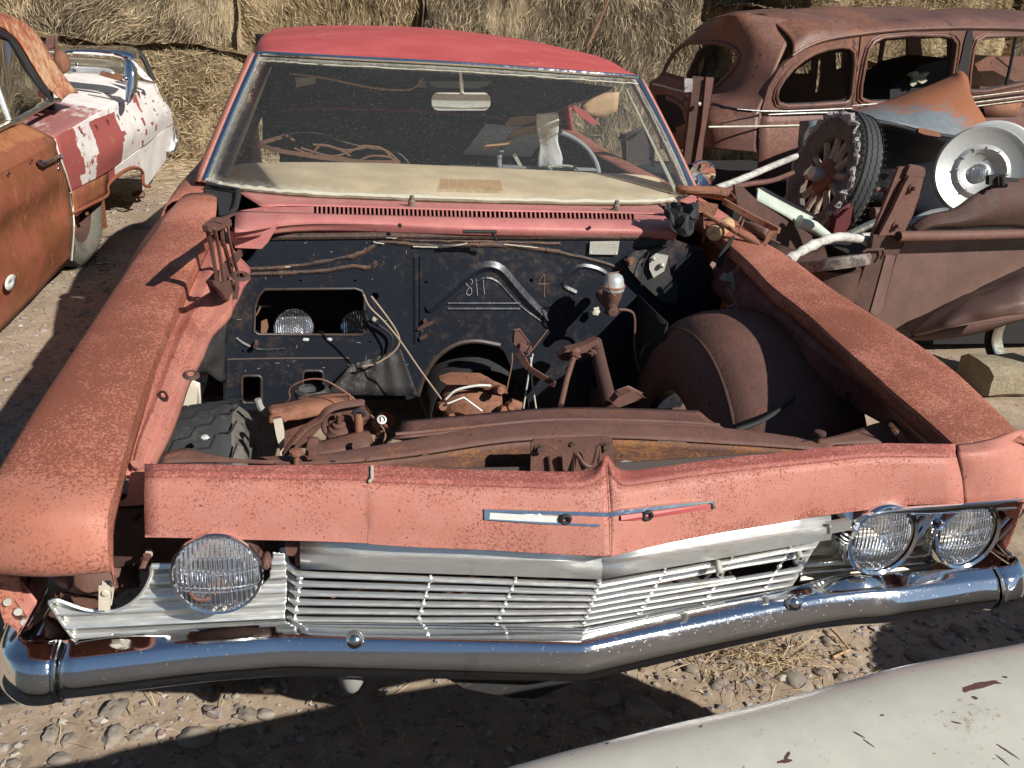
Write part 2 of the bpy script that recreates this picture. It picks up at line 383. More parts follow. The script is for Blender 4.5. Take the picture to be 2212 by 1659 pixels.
def stone():
    s = NB('stone'); oi = s.n('ShaderNodeObjectInfo'); a = s.noise(9, 5, .6); g = s.n('ShaderNodeNewGeometry')
    c = s.mix(oi.outputs['Random'], (.15, .12, .10), (.31, .27, .22)); c = s.mix(s.step(a, .35, .7), c, (.27, .22, .17))
    s.setc(c, .85); s.bump(s.noise(70, 5, .7), .3)
    s = NB('gravel'); g = s.n('ShaderNodeNewGeometry'); rp = s.n('ShaderNodeValToRGB'); e = rp.color_ramp.elements
    e[0].color = (.14, .12, .11, 1); e[1].color = (.42, .37, .30, 1); x = e.new(.35); x.color = (.30, .20, .16, 1); x = e.new(.6); x.color = (.26, .24, .23, 1)
    s.l(g.outputs['Random Per Island'], rp.inputs[0]); s.setc(rp.outputs[0], .85)
stone()
def straw():
    for nm, a, b, c_ in (('straw_grey', (.27, .205, .135), (.60, .47, .29), (.055, .042, .028)), ('straw_gold', (.38, .28, .155), (.66, .51, .31), (.09, .065, .038))):
        s = NB(nm); g = s.n('ShaderNodeNewGeometry'); rp = s.n('ShaderNodeValToRGB'); e = rp.color_ramp.elements
        e[0].color = (*c_, 1); e[1].color = (*b, 1); x = e.new(.4); x.color = (*a, 1)
        s.l(g.outputs['Random Per Island'], rp.inputs[0])
        n = s.noise(2.2, 5, .7); c = s.mix(s.step(n, .4, .72), rp.outputs[0], b)
        s.setc(c, .75, 0, .2)
        s = NB(nm+'_core'); n = s.noise(14, 8, .8, stretch=(3.5, 3.5, .6), dist=.6); n2 = s.noise(1.1, 4, .6)
        c = s.mix(s.step(n, .38, .66), c_, a); c = s.mix(s.step(n2, .5, .75), c, b); s.setc(c, .9, 0, .1); s.bump(n, 1.0, .03)
straw()
# ================================================================ THE RED CAR
car = thing('red_car', 'faded red old car without a hood, its empty engine bay filling the middle', 'car', (0, 2.5, 0))
def part(mb, name, mat, parent=None, label=None, **k):
    o = mb.build(name, mat, parent or car, **k)
    if label: o['label'] = label
    return o
def zf(y):
    t = max(0, min(1.15, (1.45-y)/1.25)); return .965-.092*t-.066*t**3
def UF(p, dz=0.0):
    z = .9
    for _ in range(12): z = zf(U(p, 'z', z).y)+dz
    return U(p, 'z', z)
def atY(P, y):
    P = sorted(P, key=lambda p: p.y)
    if y <= P[0].y: a, b = P[0], P[1]
    elif y >= P[-1].y: a, b = P[-2], P[-1]
    else:
        for i in range(len(P)-1):
            if P[i].y <= y <= P[i+1].y: a, b = P[i], P[i+1]; break
    t = (y-a.y)/(b.y-a.y+1e-9); return a.lerp(b, max(-.15, min(1.15, t)))
# ---- fenders
Lout = [UF(p) for p in [(398, 422), (382, 440), (328, 515), (281, 586), (234, 656), (187, 731), (157, 777), (45, 960), (0, 1036)]]
Lin = [UF(p) for p in [(473, 428), (462, 473), (428, 545), (328, 780), (285, 905), (246, 1050)]]
Rout = [UF(p) for p in [(1640, 512), (1679, 536), (1795, 622), (1900, 688), (1982, 741), (2076, 812), (2125, 862), (2180, 915), (2216, 955)]]
Rin = [UF(p) for p in [(1560, 512), (1630, 576), (1667, 617), (1757, 684), (1832, 752), (1907, 820), (1956, 864), (2010, 910), (2062, 958)]]
def arch(y, side):
    d = abs(y-.86)/.40
    return .36+(.38*math.sqrt(1-d*d) if d < 1 else 0)
def fender(name, inn, out, s, ytop):
    ys = [.205, .24, .3, .38, .46, .55, .62, .7, .78, .86, .94, 1.02, 1.1, 1.2, 1.3, 1.4, 1.5, ytop]
    rows = []
    xi0, xo0 = atY(inn, .21).x, min(.985, abs(atY(out, .21).x))*s
    for (y, z, k) in () if s > 0 else ((.112, .698, 1), (.098, .712, 1), (.100, .742, 1), (.116, .776, 1), (.136, .797, .9)):
        xi, xo = xi0, xo0
        rows.append([V(xi, y+.02, z-.045), V(xi, y+.012, z-.012), V(xi+.008*s, y, z), V((xi+xo)/2, y-.006+.02*0, z+.004), V(xo, y+.02, z-.004), V(xo+.018*s, y+.05, z-.03), V(1.0*s, y+.07, z-.05), V(.995*s, y+.08, z-.07), V(.98*s, y+.1, z-.075)])
    for y in ys:
        a, b = atY(inn, y), atY(out, y); a.z = b.z = zf(y); a.y = b.y = y
        lo = arch(y, s); m = (a+b)/2; m.z += .006
        rows.append([V(a.x, y, a.z-.04), V(a.x, y, a.z-.010), V(a.x+.007*s, y, a.z), m, V(b.x-.006*s, y, b.z-.001), V(b.x+.022*s, y, b.z-.028), V(max(abs(b.x)+.035, 1.0)*s, y, b.z-.15), V(1.0*s, y, max(.5, lo+.02)), V(.97*s, y, lo)])
    def wr(p):
        w = .36*max(0, 1-abs(p.y-.60)/.75)**.6+.25*noise.noise(p*3.1) if s < 0 else .15+.25*noise.noise(p*3)
        if s < 0: w *= max(0, min(1, (p.y-.12)/.28)); w -= .05*(p.y < .2)
        return w
    def dn(p, i, j):
        return p+Vector((0, 0, .004*noise.noise(p*5)))
    return part(MB().grid(rows, 3, 2, w=wr, disp=dn), name, 'red_fender', solid=.003, sharp=50)
fl = fender('fender', Lin, Lout, -1, 1.63); fl['label'] = 'sun faded fender at the left of the engine bay, rusted dark over its top'
fr = fender('fender', Rin, Rout, 1, 1.46); nose = [[((2067, 960), .815), ((2068, 971), .815), ((2070, 983), .811), ((2078, 1035), .76), ((2084, 1086), .707), ((2084, 1088), .70)], [((2100, 956), .818), ((2102, 970), .817), ((2106, 985), .811), ((2113, 1035), .76), ((2122, 1083), .706), ((2122, 1086), .70)], [((2150, 945), .822), ((2155, 962), .818), ((2160, 980), .808), ((2172, 1032), .755), ((2182, 1080), .704), ((2182, 1083), .70)], [((2195, 930), .822), ((2208, 950), .806), ((2222, 968), .790), ((2236, 1025), .74), ((2245, 1078), .700), ((2245, 1080), .695)], [((2222, 925), .79), ((2240, 945), .77), ((2256, 970), .75), ((2272, 1020), .71), ((2280, 1070), .68), ((2280, 1072), .675)]]
part(MB().grid([[U(p, 'z', z) for p, z in r] for r in nose], 3, 4), 'fender_nose', 'red_panel', solid=.003, sharp=60)
fr['label'] = 'bright salmon fender at the right of the engine bay'
# inner gutters
g1 = [UF(p, -.040) for p in [(470, 445), (455, 500), (440, 560), (429, 590), (361, 768), (318, 880), (290, 960), (276, 1035)]]
g2 = [UF(p, -.050) for p in [(502, 560), (500, 640), (465, 690), (418, 760), (396, 820), (378, 880), (348, 930), (322, 985)]]
ysl = [.26, .34, .42, .5, .6, .7, .8, .9, 1.0, 1.1, 1.2, 1.3]
rows = []
for y in ysl:
    a = atY(Lin, y); b = atY(g1, y); c = atY(g2, y)
    wv = .006*math.sin(y*37)
    rows.append([V(a.x, y, zf(y)-.008), V(b.x, y, zf(y)-.042), V(lerp(b.x, c.x, .35), y, zf(y)-.036), V(lerp(b.x, c.x, .62), y, zf(y)-.060), V(c.x+wv, y, zf(y)-.062), V(c.x+wv+.004, y, zf(y)-.085)])
part(MB().grid(rows, 3, 3, w=lambda p: .12+.35*noise.noise(p*7)), 'fender_gutter', 'red_panel', solid=.003, label='pink inner gutter of the left fender, lit by the sun')
mb = MB()
for p, r in ((c5(445, 512), .016), (c5(172, 1060), .010)):
    c = U(p, 'z', .90); mb.lathe([(r*.62, .004), (r, .006), (r*1.5, .001)], c, (0.1, -.3, 1), 20)
part(mb, 'bolt_hole', 'rust_dark')
# bracket plate with the big hole beside the left hinge
mb = MB(); x0 = -.69
pl = [U(c5(*q), 'y', 1.28) for q in [(370, 330), (430, 400), (500, 470), (498, 530), (460, 575), (430, 640), (400, 700), (330, 720), (300, 560), (300, 400)]]
hc = [U(c5(443+24*math.cos(t), 513+19*math.sin(t)), 'y', 1.28) for t in [i*math.pi/8 for i in range(16)]]
mb.plate([pl, hc], (0, .004, 0)); part(mb, 'hinge_mount', 'pink_cowl', bevel=.002)
h1 = [UF(p, -.055) for p in [(1592, 568), (1645, 625), (1720, 688), (1795, 760), (1870, 827), (1915, 864), (1990, 935), (2030, 958)]]
h2 = [UF(p, -.15) for p in [(1575, 640), (1604, 674), (1646, 702), (1703, 754), (1726, 782), (1759, 810), (1834, 852), (1904, 890), (1951, 913), (2003, 955)]]
ysr = [.21, .28, .36, .44, .52, .62, .72, .82, .92, 1.02, 1.12, 1.22, 1.32]
mb = MB(); rows = []
for y in ysr:
    a = atY(Rin, y); b = atY(h1, y); b2 = V(b.x, y, zf(y)-.055); rows.append([V(a.x, y, zf(y)-.006), V(lerp(a.x, b.x, .6), y, zf(y)-.045), b2])
mb.grid(rows, 3, 2, w=.25); part(mb, 'fender_lip', 'red_panel', solid=.003, label='shaded inner lip of the right fender')
rows = []
for y in ysr:
    b = atY(h1, y); c = atY(h2, y); rows.append([V(b.x+.012, y, zf(y)-.066), V(lerp(b.x, c.x, .25), y, zf(y)-.085), V(lerp(b.x, c.x, .55), y, zf(y)-.10), V(c.x, y, c.z), V(c.x+.01, y, c.z-.03)])
part(MB().grid(rows, 3, 3), 'inner_panel', 'purple_primer', solid=.003)
mb = MB()
for q in (c6(1705, 790), c6(2000, 1055)):
    c = UF(q, -.03); mb.ball(c, (.004, .010, .009))
part(mb, 'slot', 'inside_dark')
# ---- body sides, doors, deck (behind the fenders)
mb = MB()
for s in (-1, 1):
    rows = []
    for y, ys_ in ((1.63, .95), (1.9, .96), (2.4, .95), (3.0, .945), (3.5, .955), (4.2, .96), (4.9, .93), (5.2, .88)):
        k = 1-.06*max(0, y-4.2)
        rows.append([V(.79*s*k, y, ys_+.005), V(.90*s*k, y, ys_), V(.955*s*k, y, ys_-.05), V(1.0*s*k, y, .70), V(.99*s*k, y, .45), V(.94*s*k, y, .27)])
    mb.grid(rows, 3, 2, w=.1)
part(mb, 'body_side', 'red_fender', solid=.004)
mb = MB(); rows = [[V(x*(1 if y < 4.5 else .93), y, z+.03*(1-(x/.8)**2)) for x in (-.8, -.4, 0, .4, .8)] for y, z in ((3.85, .96), (4.3, .95), (5.0, .90), (5.25, .86), (5.3, .6), (5.28, .4))]
mb.grid(rows, 3, 3); part(mb, 'trunk_lid', 'red_roof', solid=.004)
for s in (-1, 1):
    mb = MB(); mb.bar((.985*s, 2.3, .86), (.985*s, 2.75, .865), .012, .02); part(mb, 'belt_trim', 'chrome')
# ---- roof and pillars
wsb = [V(-.837, 1.752, .980), V(-.74, 1.680, .976), V(-.5, 1.635, .972), V(0, 1.615, .972), V(.5, 1.635, .972), V(.74, 1.685, .976), V(.837, 1.755, .980)]
wst = [V(-.674, 2.069, 1.352), V(-.60, 2.035, 1.354), V(-.4, 2.0, 1.357), V(0, 1.975, 1.362), V(.4, 2.0, 1.357), V(.60, 2.035, 1.354), V(.674, 2.072, 1.350)]
def rz(x, y):
    t = max(0, min(1, (y-1.98)/.75)); c = (1-(x/.72)**2)
    return 1.362+.085*math.sin(t*math.pi/2)*(.35+.65*c)+.0*c
rows = []
for k, dy in enumerate((0, .05, .15, .3, .5, .75, 1.0, 1.25, 1.45, 1.62)):
    r = []
    for i, p in enumerate(wst):
        sx = p.x/.674; yy = p.y+.012+dy*(1 if k == 0 else 1)
        x = p.x*(1.0+.04*min(1, dy/.4)); z = rz(x, yy)
        if k == 0: z = p.z+.012
        if dy > 1.2: z -= (dy-1.2)**2*.35
        if abs(sx) > .99: z = min(z, 1.362+.035*min(1, dy/.5))-(.006 if k else 0)-max(0, dy-1.2)**2*.3
        r.append(V(x, yy, z))
    e0, e1 = r[0], r[-1]
    r = [e0+V(-.030, 0, -.05)]+r+[e1+V(.030, 0, -.05)]
    rows.append(r)
part(MB().grid(rows, 4, 4, w=lambda p: .12*noise.noise(p*2)), 'roof', 'red_roof', solid=.003, sharp=60)
mb = MB()
for s in (-1, 1):
    a, b = (wsb[0], wst[0]) if s < 0 else (wsb[-1], wst[-1])
    P = [a.lerp(b, t)+V(0, -.03*math.sin(math.pi*t)*0, .008*math.sin(math.pi*t)) for t in (0, .25, .5, .75, 1)]
    mb2 = MB()
    rows = [[p+V(.016*s, -.004, .002), p+V(.034*s, .012, 0), p+V(.042*s, .05, -.012), p+V(.030*s, .10, -.02), p+V(.006*s, .085, -.02)] for p in P]
    mb2.grid(rows, 2, 3); part(mb2, 'windshield_pillar', 'red_panel', solid=.003)
    mb3 = MB(); yy = [1.0, 1.0]
    # rear quarter pillar
    rows = [[V(.72*s, 3.35, 1.36), V(.70*s, 3.65, 1.33), V(.66*s, 3.8, 1.27)], [V(.80*s, 3.5, 1.15), V(.78*s, 3.85, 1.13), V(.72*s, 4.0, 1.10)], [V(.87*s, 3.6, .95), V(.85*s, 4.05, .95), V(.78*s, 4.2, .95)]]
    mb3.grid(rows, 3, 3); part(mb3, 'rear_pillar', 'red_roof', solid=.02)
part(MB().grid([[V(x*.95, 3.7+.02*(1-x*x), 1.31) for x in (-.68, 0, .68)], [V(x*1.08, 4.02, .96) for x in (-.68, 0, .68)]], 2, 3), 'rear_window', 'dark_glass', solid=.004)
# chrome surround of the windshield
def shift(P, d): return [p+Vector(d) for p in P]
mb = MB(); T = cr(wst, 5)
mb.tube(shift(T, (0, -.004, .006)), .0095, 8, flat=.8); part(mb, 'windshield_trim', 'chrome')
for s in (-1, 1):
    a, b = (wsb[0], wst[0]) if s < 0 else (wsb[-1], wst[-1])
    mb = MB(); mb.tube([a.lerp(b, t)+V(.006*s, -.004, .004+.008*math.sin(math.pi*t)) for t in (0, .25, .5, .75, 1)], .0095, 8, flat=.8)
    part(mb, 'windshield_trim', 'chrome')
mb = MB(); rows = []
for t in (0, .08, .25, .5, .75, .92, 1):
    r = []
    for i in range(7):
        p = wsb[i].lerp(wst[i], t); p = p+V(0, -.012*math.sin(math.pi*t), .006*math.sin(math.pi*t)); r.append(p)
    rows.append(r)
G = MB().grid(rows, 5, 5)
def gw(p):
    t = (p.z-.975)/.38; e = max(0, 1-t/.10)+max(0, (t-.93)/.07); hw = lerp(.837, .674, max(0, min(1, t))); d = hw-abs(p.x); e += max(0, 1-d/.035)
    return min(.5, e*.35)
G.w = [gw(p) for p in G.v]
wsg = part(G, 'windshield', 'windshield_glass', label='dusty tinted windshield in a chrome frame')
# cracked putty round the glass
mb = MB()
def ragged(P, r, amp):
    Q = cr(P, 12); return [p+V(noise.noise(p*60)*amp, noise.noise(p*55+V(5, 0, 0))*amp, noise.noise(p*70)*amp) for p in Q], [r*(.6+.8*abs(noise.noise(p*90))) for p in Q]
P, R = ragged([wsb[i].lerp(wst[i], .015)+V(0, -.006, .003) for i in range(7)], .011, .004); mb.tube(P, R, 6)
P, R = ragged([wsb[i].lerp(wst[i], .955)+V(0, -.003, 0) for i in range(7)], .0028, .004); mb.tube(P, R, 5)
for i in (0, 6):
    s = -1 if i == 0 else 1
    P, R = ragged([wsb[i].lerp(wst[i], t)+V(-.020*s, -.006, .003+.006*math.sin(math.pi*t)) for t in (.02, .3, .6, .95)], .0055, .003); mb.tube(P, R, 5)
part(mb, 'window_putty', 'putty')
# ---- cowl
def cowlrow(pts, z): return [U(p, 'z', z) for p in pts]
XS = [0, 1, 2, 3, 4]
back = [wsb[1]+V(0, -.006, -.004), wsb[2]+V(0, -.004, -.006), wsb[3]+V(0, -.004, -.006), wsb[4]+V(0, -.004, -.006), wsb[5]+V(0, -.006, -.004)]
vb = cowlrow([c5(560, 128), (676, 446), (1020, 456), (1371, 462), (1460, 468)], .972)
va = cowlrow([c5(420, 150), (676, 462), (1020, 470), (1371, 475), (1462, 482)], .970)
fr1 = cowlrow([c5(412, 262), (680, 480), (1020, 488), (1375, 494), (1462, 500)], .958)
fr2 = cowlrow([(508, 503), (680, 486), (1020, 496), (1375, 502), (1462, 507)], .948)
part(MB().grid([back, [a.lerp(b, .5) for a, b in zip(back, vb)], vb], 6, 3), 'cowl_panel', 'pink_cowl', solid=.003, label='pink cowl panel below the windshield')
part(MB().grid([[p+V(0, 0, -.001) for p in va], [a.lerp(b, .55)+V(0, 0, .003) for a, b in zip(va, fr1)], fr1, fr2, [p+V(0, .01, -.02) for p in fr2]], 6, 3), 'cowl_lip', 'pink_cowl', solid=.003)
mb = MB(); n = 74
A, B = vb[1], vb[3]; A2, B2 = va[1], va[3]
def midc(L, t):
    Q = [L[1], L[2], L[3]]; return (L[1].lerp(L[2], t*2) if t < .5 else L[2].lerp(L[3], t*2-1))
for i in range(n+1):
    t = i/n; a, b = midc(va, t), midc(vb, t); mb.bar(a+V(0, -.004, -.003), b+V(0, .004, -.003), .0055, .006)
L0 = [vb[0], vb[1]]; mb.add([va[0], va[1], vb[1], vb[0]], [(0, 1, 2, 3)]); mb.add([va[3], va[4], vb[4], vb[3]], [(0, 1, 2, 3)])
part(mb, 'vent_grille', 'pink_cowl')
mb = MB(); mb.grid([[p+V(0, -.01, -.035) for p in va], [p+V(0, .02, -.035) for p in vb]]); part(mb, 'vent_well', 'rust_dark')
for q in (c2(900, 862), c2(1770, 880)):
    c = U(q, 'z', .985); mb = MB(); mb.lathe([(0, .022), (.007, .022), (.008, .010), (.0105, .008), (.0115, -.008), (.018, -.012), (.018, -.016)], c, (0, -.2, 1), 16); part(mb, 'wiper_pivot', 'dusty_metal')
mb = MB(); mb.tube([U((1000, 500), 'z', .958), U((1073, 501), 'z', .958)], .0055, 8); mb.tube([U((1063, 503), 'z', .955), U((1073, 520), 'y', 1.30)], .004, 6)
part(mb, 'rubber_seal', 'black_rubber')
mb = MB()
for q in (c5(1327, 230), c2(1657, 968), c2(850, 958)):
    c = U(q, 'z', .962); mb.ball(c, (.006, .004, .006))
part(mb, 'screw_hole', 'inside_dark')
# cowl ends: black rubber flap at left, loose sheet at right
mb = MB(); P = [U(p, 'z', .985) for p in [c1(955, 848), c1(1000, 855), c1(1098, 872), c1(1098, 905), c1(1085, 960), c1(1060, 985)]]
mb.tube(P, .008, 6, flat=.6); mb.plate([[U(p, 'z', .970) for p in [c1(945, 850), c1(1098, 880), c1(1090, 985), c1(1010, 985), c1(1000, 905), c1(945, 895)]]], (0, 0, -.004)); part(mb, 'door_seal', 'black_rubber')
mb = MB(); mb.plate([[U(p, 'y', 1.30) for p in [c5(412, 262), c5(650, 225), c5(600, 320), c5(560, 355), c5(420, 350), c5(360, 250), c5(365, 190)]]], (0, .004, 0)); part(mb, 'cowl_corner', 'pink_cowl', bevel=.002)
# ---- firewall
FY = 1.36
def Fw(*q, y=FY): return [U(p, 'y', y) for p in q]
out = Fw(c5(480, 420), c5(560, 330), c5(700, 290), c5(1200, 285), c5(2212, 290), (1440, 512), (1520, 540), (1560, 640), (1540, 760), (1470, 880), (1240, 890),
         c6(165, 1000), c6(150, 860), c6(110, 770), c6(60, 735), c6(0, 720), c5(1880, 890), c5(1750, 868), c5(1640, 885), c5(1550, 940), c5(1490, 1010), c5(1450, 1090),
         c5(1425, 1170), c5(1390, 1190), c5(1050, 1195), c5(900, 1165), c5(700, 1215), c5(600, 1250), c5(350, 1250), c5(352, 1010), c5(385, 740), c5(420, 600), c5(455, 500))
def rr(x0, y0, x1, y1, r, f, n=5):
    P = []
    for cx, cy, a in ((x1-r, y0+r, -90), (x1-r, y1-r, 0), (x0+r, y1-r, 90), (x0+r, y0+r, 180)):
        for i in range(n+1): t = math.radians(a+90*i/n); P.append(f(cx+r*math.cos(t), cy+r*math.sin(t)))
    return P
def circ(x, y, rx, ry, f, n=12): return [f(x+rx*math.cos(2*math.pi*i/n), y+ry*math.sin(2*math.pi*i/n)) for i in range(n)]
heater = [c5(580, 582), c5(1080, 578), c5(1115, 590), c5(1132, 620), c5(1130, 820), c5(1115, 834), c5(545, 832), c5(520, 815), c5(525, 680), c5(545, 620)]
holes = [Fw(*heater), Fw(*rr(452, 1060, 562, 1210, 22, c5)), Fw(*rr(789, 1032, 903, 1145, 24, c5)), Fw(*circ(1190, 620, 21, 21, c5)), Fw(*circ(777, 535, 9, 7, c5)), Fw(*circ(1079, 536, 8, 7, c5)),
         Fw(*circ(1470, 543, 10, 9, c5)), Fw(*circ(455, 925, 8, 8, c5)), Fw(*circ(1160, 873, 6, 7, c5)), Fw(*circ(236, 445, 9, 9, c6))]
mb = MB(); mb.plate([out]+holes, (0, .012, 0)); fw = part(mb, 'firewall', 'old_black', sharp=20, label='black painted firewall with a large heater opening')
mb = MB()      # pressed ribs and rims
def bead(pts, r, f=c5, flat=.5, y=FY, n=6, closed=False, w=0.0):
    P = Fw(*[f(*p) for p in pts], y=y+r*.45)
    if len(P) > 2 and not closed: P = cr(P, 4)
    mb.tube(P, r, n, closed=closed, w=w)
bead([(1480, 690), (1560, 620), (1700, 500), (1800, 450), (1880, 470), (1960, 560), (2050, 660), (2140, 745)], .019)
bead([(1500, 700), (1600, 640), (1740, 545), (1810, 520), (1870, 545), (1930, 610), (2010, 690), (2110, 760)], .005)
mb.tube(Fw(c5(1590, 660), c5(1990, 660)), .0045, 6); mb.tube(Fw(c5(1590, 690), c5(1990, 690)), .0045, 6)
mb.tube(Fw(c5(1410, 400), c5(1412, 700), c5(1412, 875), y=FY+.004), .009, 6); mb.tube(Fw(c5(1440, 400), c5(1442, 875)), .004, 6)
P = Fw(*heater); mb.tube(P, .004, 6, closed=True, w=.3)
mb.tube(Fw(*rr(452, 1060, 562, 1210, 22, c5)), .0045, 6, closed=True, w=.25); mb.tube(Fw(*rr(789, 1032, 903, 1145, 24, c5)), .0045, 6, closed=True, w=.25)
bead([(375, 970), (600, 965), (1046, 962)], .004, w=.4); bead([(1046, 962), (1046, 1000), (1180, 985), (1330, 915)], .005, w=.2)
bead([(360, 1240), (372, 1100), (375, 970)], .008); bead([(420, 850), (470, 885), (560, 915), (690, 910)], .006)
bead([(1425, 1170), (1450, 1090), (1490, 1010), (1550, 940), (1640, 885), (1750, 868), (1880, 890)], .008, w=.3)
bead([(440, 500), (380, 460), (450, 380), (560, 400), (620, 470), (600, 560)], .010, f=c6)
part(mb, 'pressed_rib', 'old_black')
mb = MB()
for pts, r in (([(450, 470), (620, 465), (800, 445), (980, 415), (1100, 385), (1170, 350), (1230, 320), (1420, 335), (1560, 345), (1700, 335), (1900, 340), (2080, 355), (2212, 375)], .0065),
               ([(460, 500), (700, 490), (900, 480), (1050, 455), (1150, 460), (1200, 430)], .007), ([(1250, 300), (1500, 312), (1800, 318), (2212, 330)], .005)):
    P = cr(Fw(*[c5(*p) for p in pts]), 6); P = [p+V(0, 0, .003*noise.noise(p*50)) for p in P]; mb.tube(P, [r*(1+.5*noise.noise(p*40)) for p in P], 6, w=.1)
P = cr(Fw(*[c6(*p) for p in [(0, 275), (180, 285), (330, 310), (480, 340), (590, 370), (660, 400)]]), 6); mb.tube([p+V(0, 0, .003*noise.noise(p*50)) for p in P], .006, 6)
P = Fw(c5(600, 292), c5(1200, 285), c5(2212, 290), (1440, 511)); mb.tube(P, .010, 8)
part(mb, 'seam_sealer', 'seam_dark', label='rust streaked seam running across the top of the firewall')
mb = MB()
for pts in ([(1250, 297), (1310, 300)], [(1400, 345), (1560, 350), (1700, 328)], [(1900, 332), (2000, 345), (2090, 352)], [(690, 458), (720, 460)], [(1180, 322), (1240, 330)]):
    P = cr(Fw(*[c5(*p) for p in pts], y=FY-.007), 6); mb.tube([p+V(0, 0, .002*noise.noise(p*90)) for p in P], .0022, 5)
part(mb, 'old_sealer', 'putty')
# chalk numbers written on the firewall
mb = MB()
def stroke(pts, f=c5, r=.0011): mb.tube(cr(Fw(*[f(*p) for p in pts], y=FY-.001), 4), r, 5)
stroke([(1725, 530), (1705, 522), (1692, 540), (1700, 560), (1722, 580), (1722, 605), (1705, 615), (1695, 598), (1712, 570), (1728, 545), (1725, 530)])
stroke([(1748, 525), (1752, 570), (1756, 615)]); stroke([(1786, 515), (1790, 565), (1794, 610)])
part(mb, 'chalk_number', 'scratch_white', label='pale handwritten 811 on the firewall')
mb = MB(); stroke([(2125, 495), (2095, 548), (2150, 552)]); stroke([(2128, 500), (2126, 570), (2125, 625)])
part(mb, 'chalk_number', 'scratch_rust', label='rusty handwritten 4 on the firewall')
mb = MB()
for i in range(46):
    x, y = rnd.uniform(420, 1500), rnd.uniform(300, 1150)
    if 500 < x < 1150 and 560 < y < 850: continue
    a = rnd.uniform(0, 3.14); L = rnd.uniform(6, 26); mb.tube(Fw(c5(x, y), c5(x+L*math.cos(a), y+L*math.sin(a)), y=FY-.0005), .0007, 4)
part(mb, 'scratches', 'scratch_white')
# data plate
mb = MB(); mb.plate([Fw(c6(508, 265), c6(643, 263), c6(634, 326), c6(503, 324), y=FY-.012)], (0, .002, 0)); vp = part(mb, 'data_plate', 'pale_metal', label='pale embossed data plate riveted to the firewall')
mb = MB()
for r_ in range(3):
    for k in range(22):
        if r_ == 2 and 6 < k < 14: continue
        if rnd.random() < .2: continue
        x = 520+k*5.2; y = 275+r_*7.5; a = Fw(c6(x, y), c6(x+2.4, y+4), y=FY-.0125); mb.tube(a, .0007, 4)
for q in (c6(512, 316), c6(628, 318)): mb.disc(Fw(q, y=FY-.013)[0], (0, 1, 0), .003, .002, 10)
part(mb, 'embossing', 'bracket_cream', parent=vp)
# toe board
mb = MB(); rows = []
for k in range(15):
    t = k/14; a = c5(lerp(1046, 1330, t), lerp(1005, 915, t)); b = c5(lerp(905, 1425, t), lerp(1165, 1172, t)); dy = -.012*abs(math.sin(t*math.pi*4.5))
    rows.append([U(a, 'y', FY-.004+dy), U((a[0]*.5+b[0]*.5, a[1]*.5+b[1]*.5), 'y', FY-.015+dy), U(b, 'y', FY-.03+dy)])
mb.grid(rows, 2, 2); part(mb, 'toe_board', 'dusty_black', solid=.003)
# tunnel interior
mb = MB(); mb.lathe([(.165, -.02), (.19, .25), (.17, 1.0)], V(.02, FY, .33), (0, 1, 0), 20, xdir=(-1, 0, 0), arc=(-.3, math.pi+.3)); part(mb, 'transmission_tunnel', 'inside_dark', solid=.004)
# small black covers and clip parts on the firewall
mb = MB(); mb.plate([Fw(c6(665, 350), c6(720, 312), c6(860, 290), c6(880, 420), c6(915, 470), c6(905, 545), c6(850, 550), c6(760, 470), c6(738, 450), c6(690, 395), y=FY-.03)], (0, .006, 0))
mb.tube(cr(Fw(c6(780, 315), c6(750, 380), c6(742, 470), y=FY-.05), 5), .002, 5); part(mb, 'heater_cover', 'dusty_black', bevel=.002)
mb = MB(); mb.disc(Fw(c6(693, 355), y=FY-.035)[0], (0, 1, 0), .012, .006); mb.disc(Fw(c6(693, 355), y=FY-.040)[0], (0, 1, 0), .006, .008); part(mb, 'grommet', 'rust_orange')
mb = MB(); mb.plate([Fw(c6(782, 345), c6(810, 322), c6(870, 330), c6(850, 400), c6(800, 430), c6(780, 390), y=FY-.045)], (0, .004, 0)); mb.ball(Fw(c6(838, 375), y=FY-.055)[0], .009); mb.ball(Fw(c6(800, 345), y=FY-.055)[0], .007)
part(mb, 'switch_bracket', 'pale_metal', bevel=.001)
mb = MB(); mb.plate([Fw(c6(845, 495), c6(885, 455), c6(888, 470), c6(850, 505), y=FY-.04)], (0, .003, 0)); part(mb, 'metal_tab', 'pale_metal')
mb = MB(); mb.plate([Fw(c5(1420, 805), c5(1460, 770), c5(1525, 755), c5(1500, 780), c5(1430, 812), y=FY-.012)], (0, .003, 0)); mb.disc(Fw(c5(1465, 755), y=FY-.012)[0], (0, 1, 0), .006, .01)
mb.disc(Fw(c5(530, 885), y=FY-.012)[0], (0, 1, .2), .007, .03); mb.plate([Fw(c5(1435, 850), c5(1480, 825), c5(1475, 850), c5(1440, 865), y=FY-.012)], (0, .006, 0)); part(mb, 'clip', 'rust_dark')
mb = MB()
for q in ((808, 860), (938, 860)): mb.ball(Fw(c5(*q), y=FY-.001)[0], (.010, .001, .005), 8, 5, jit=.5)
part(mb, 'paint_splash', 'white_plastic')
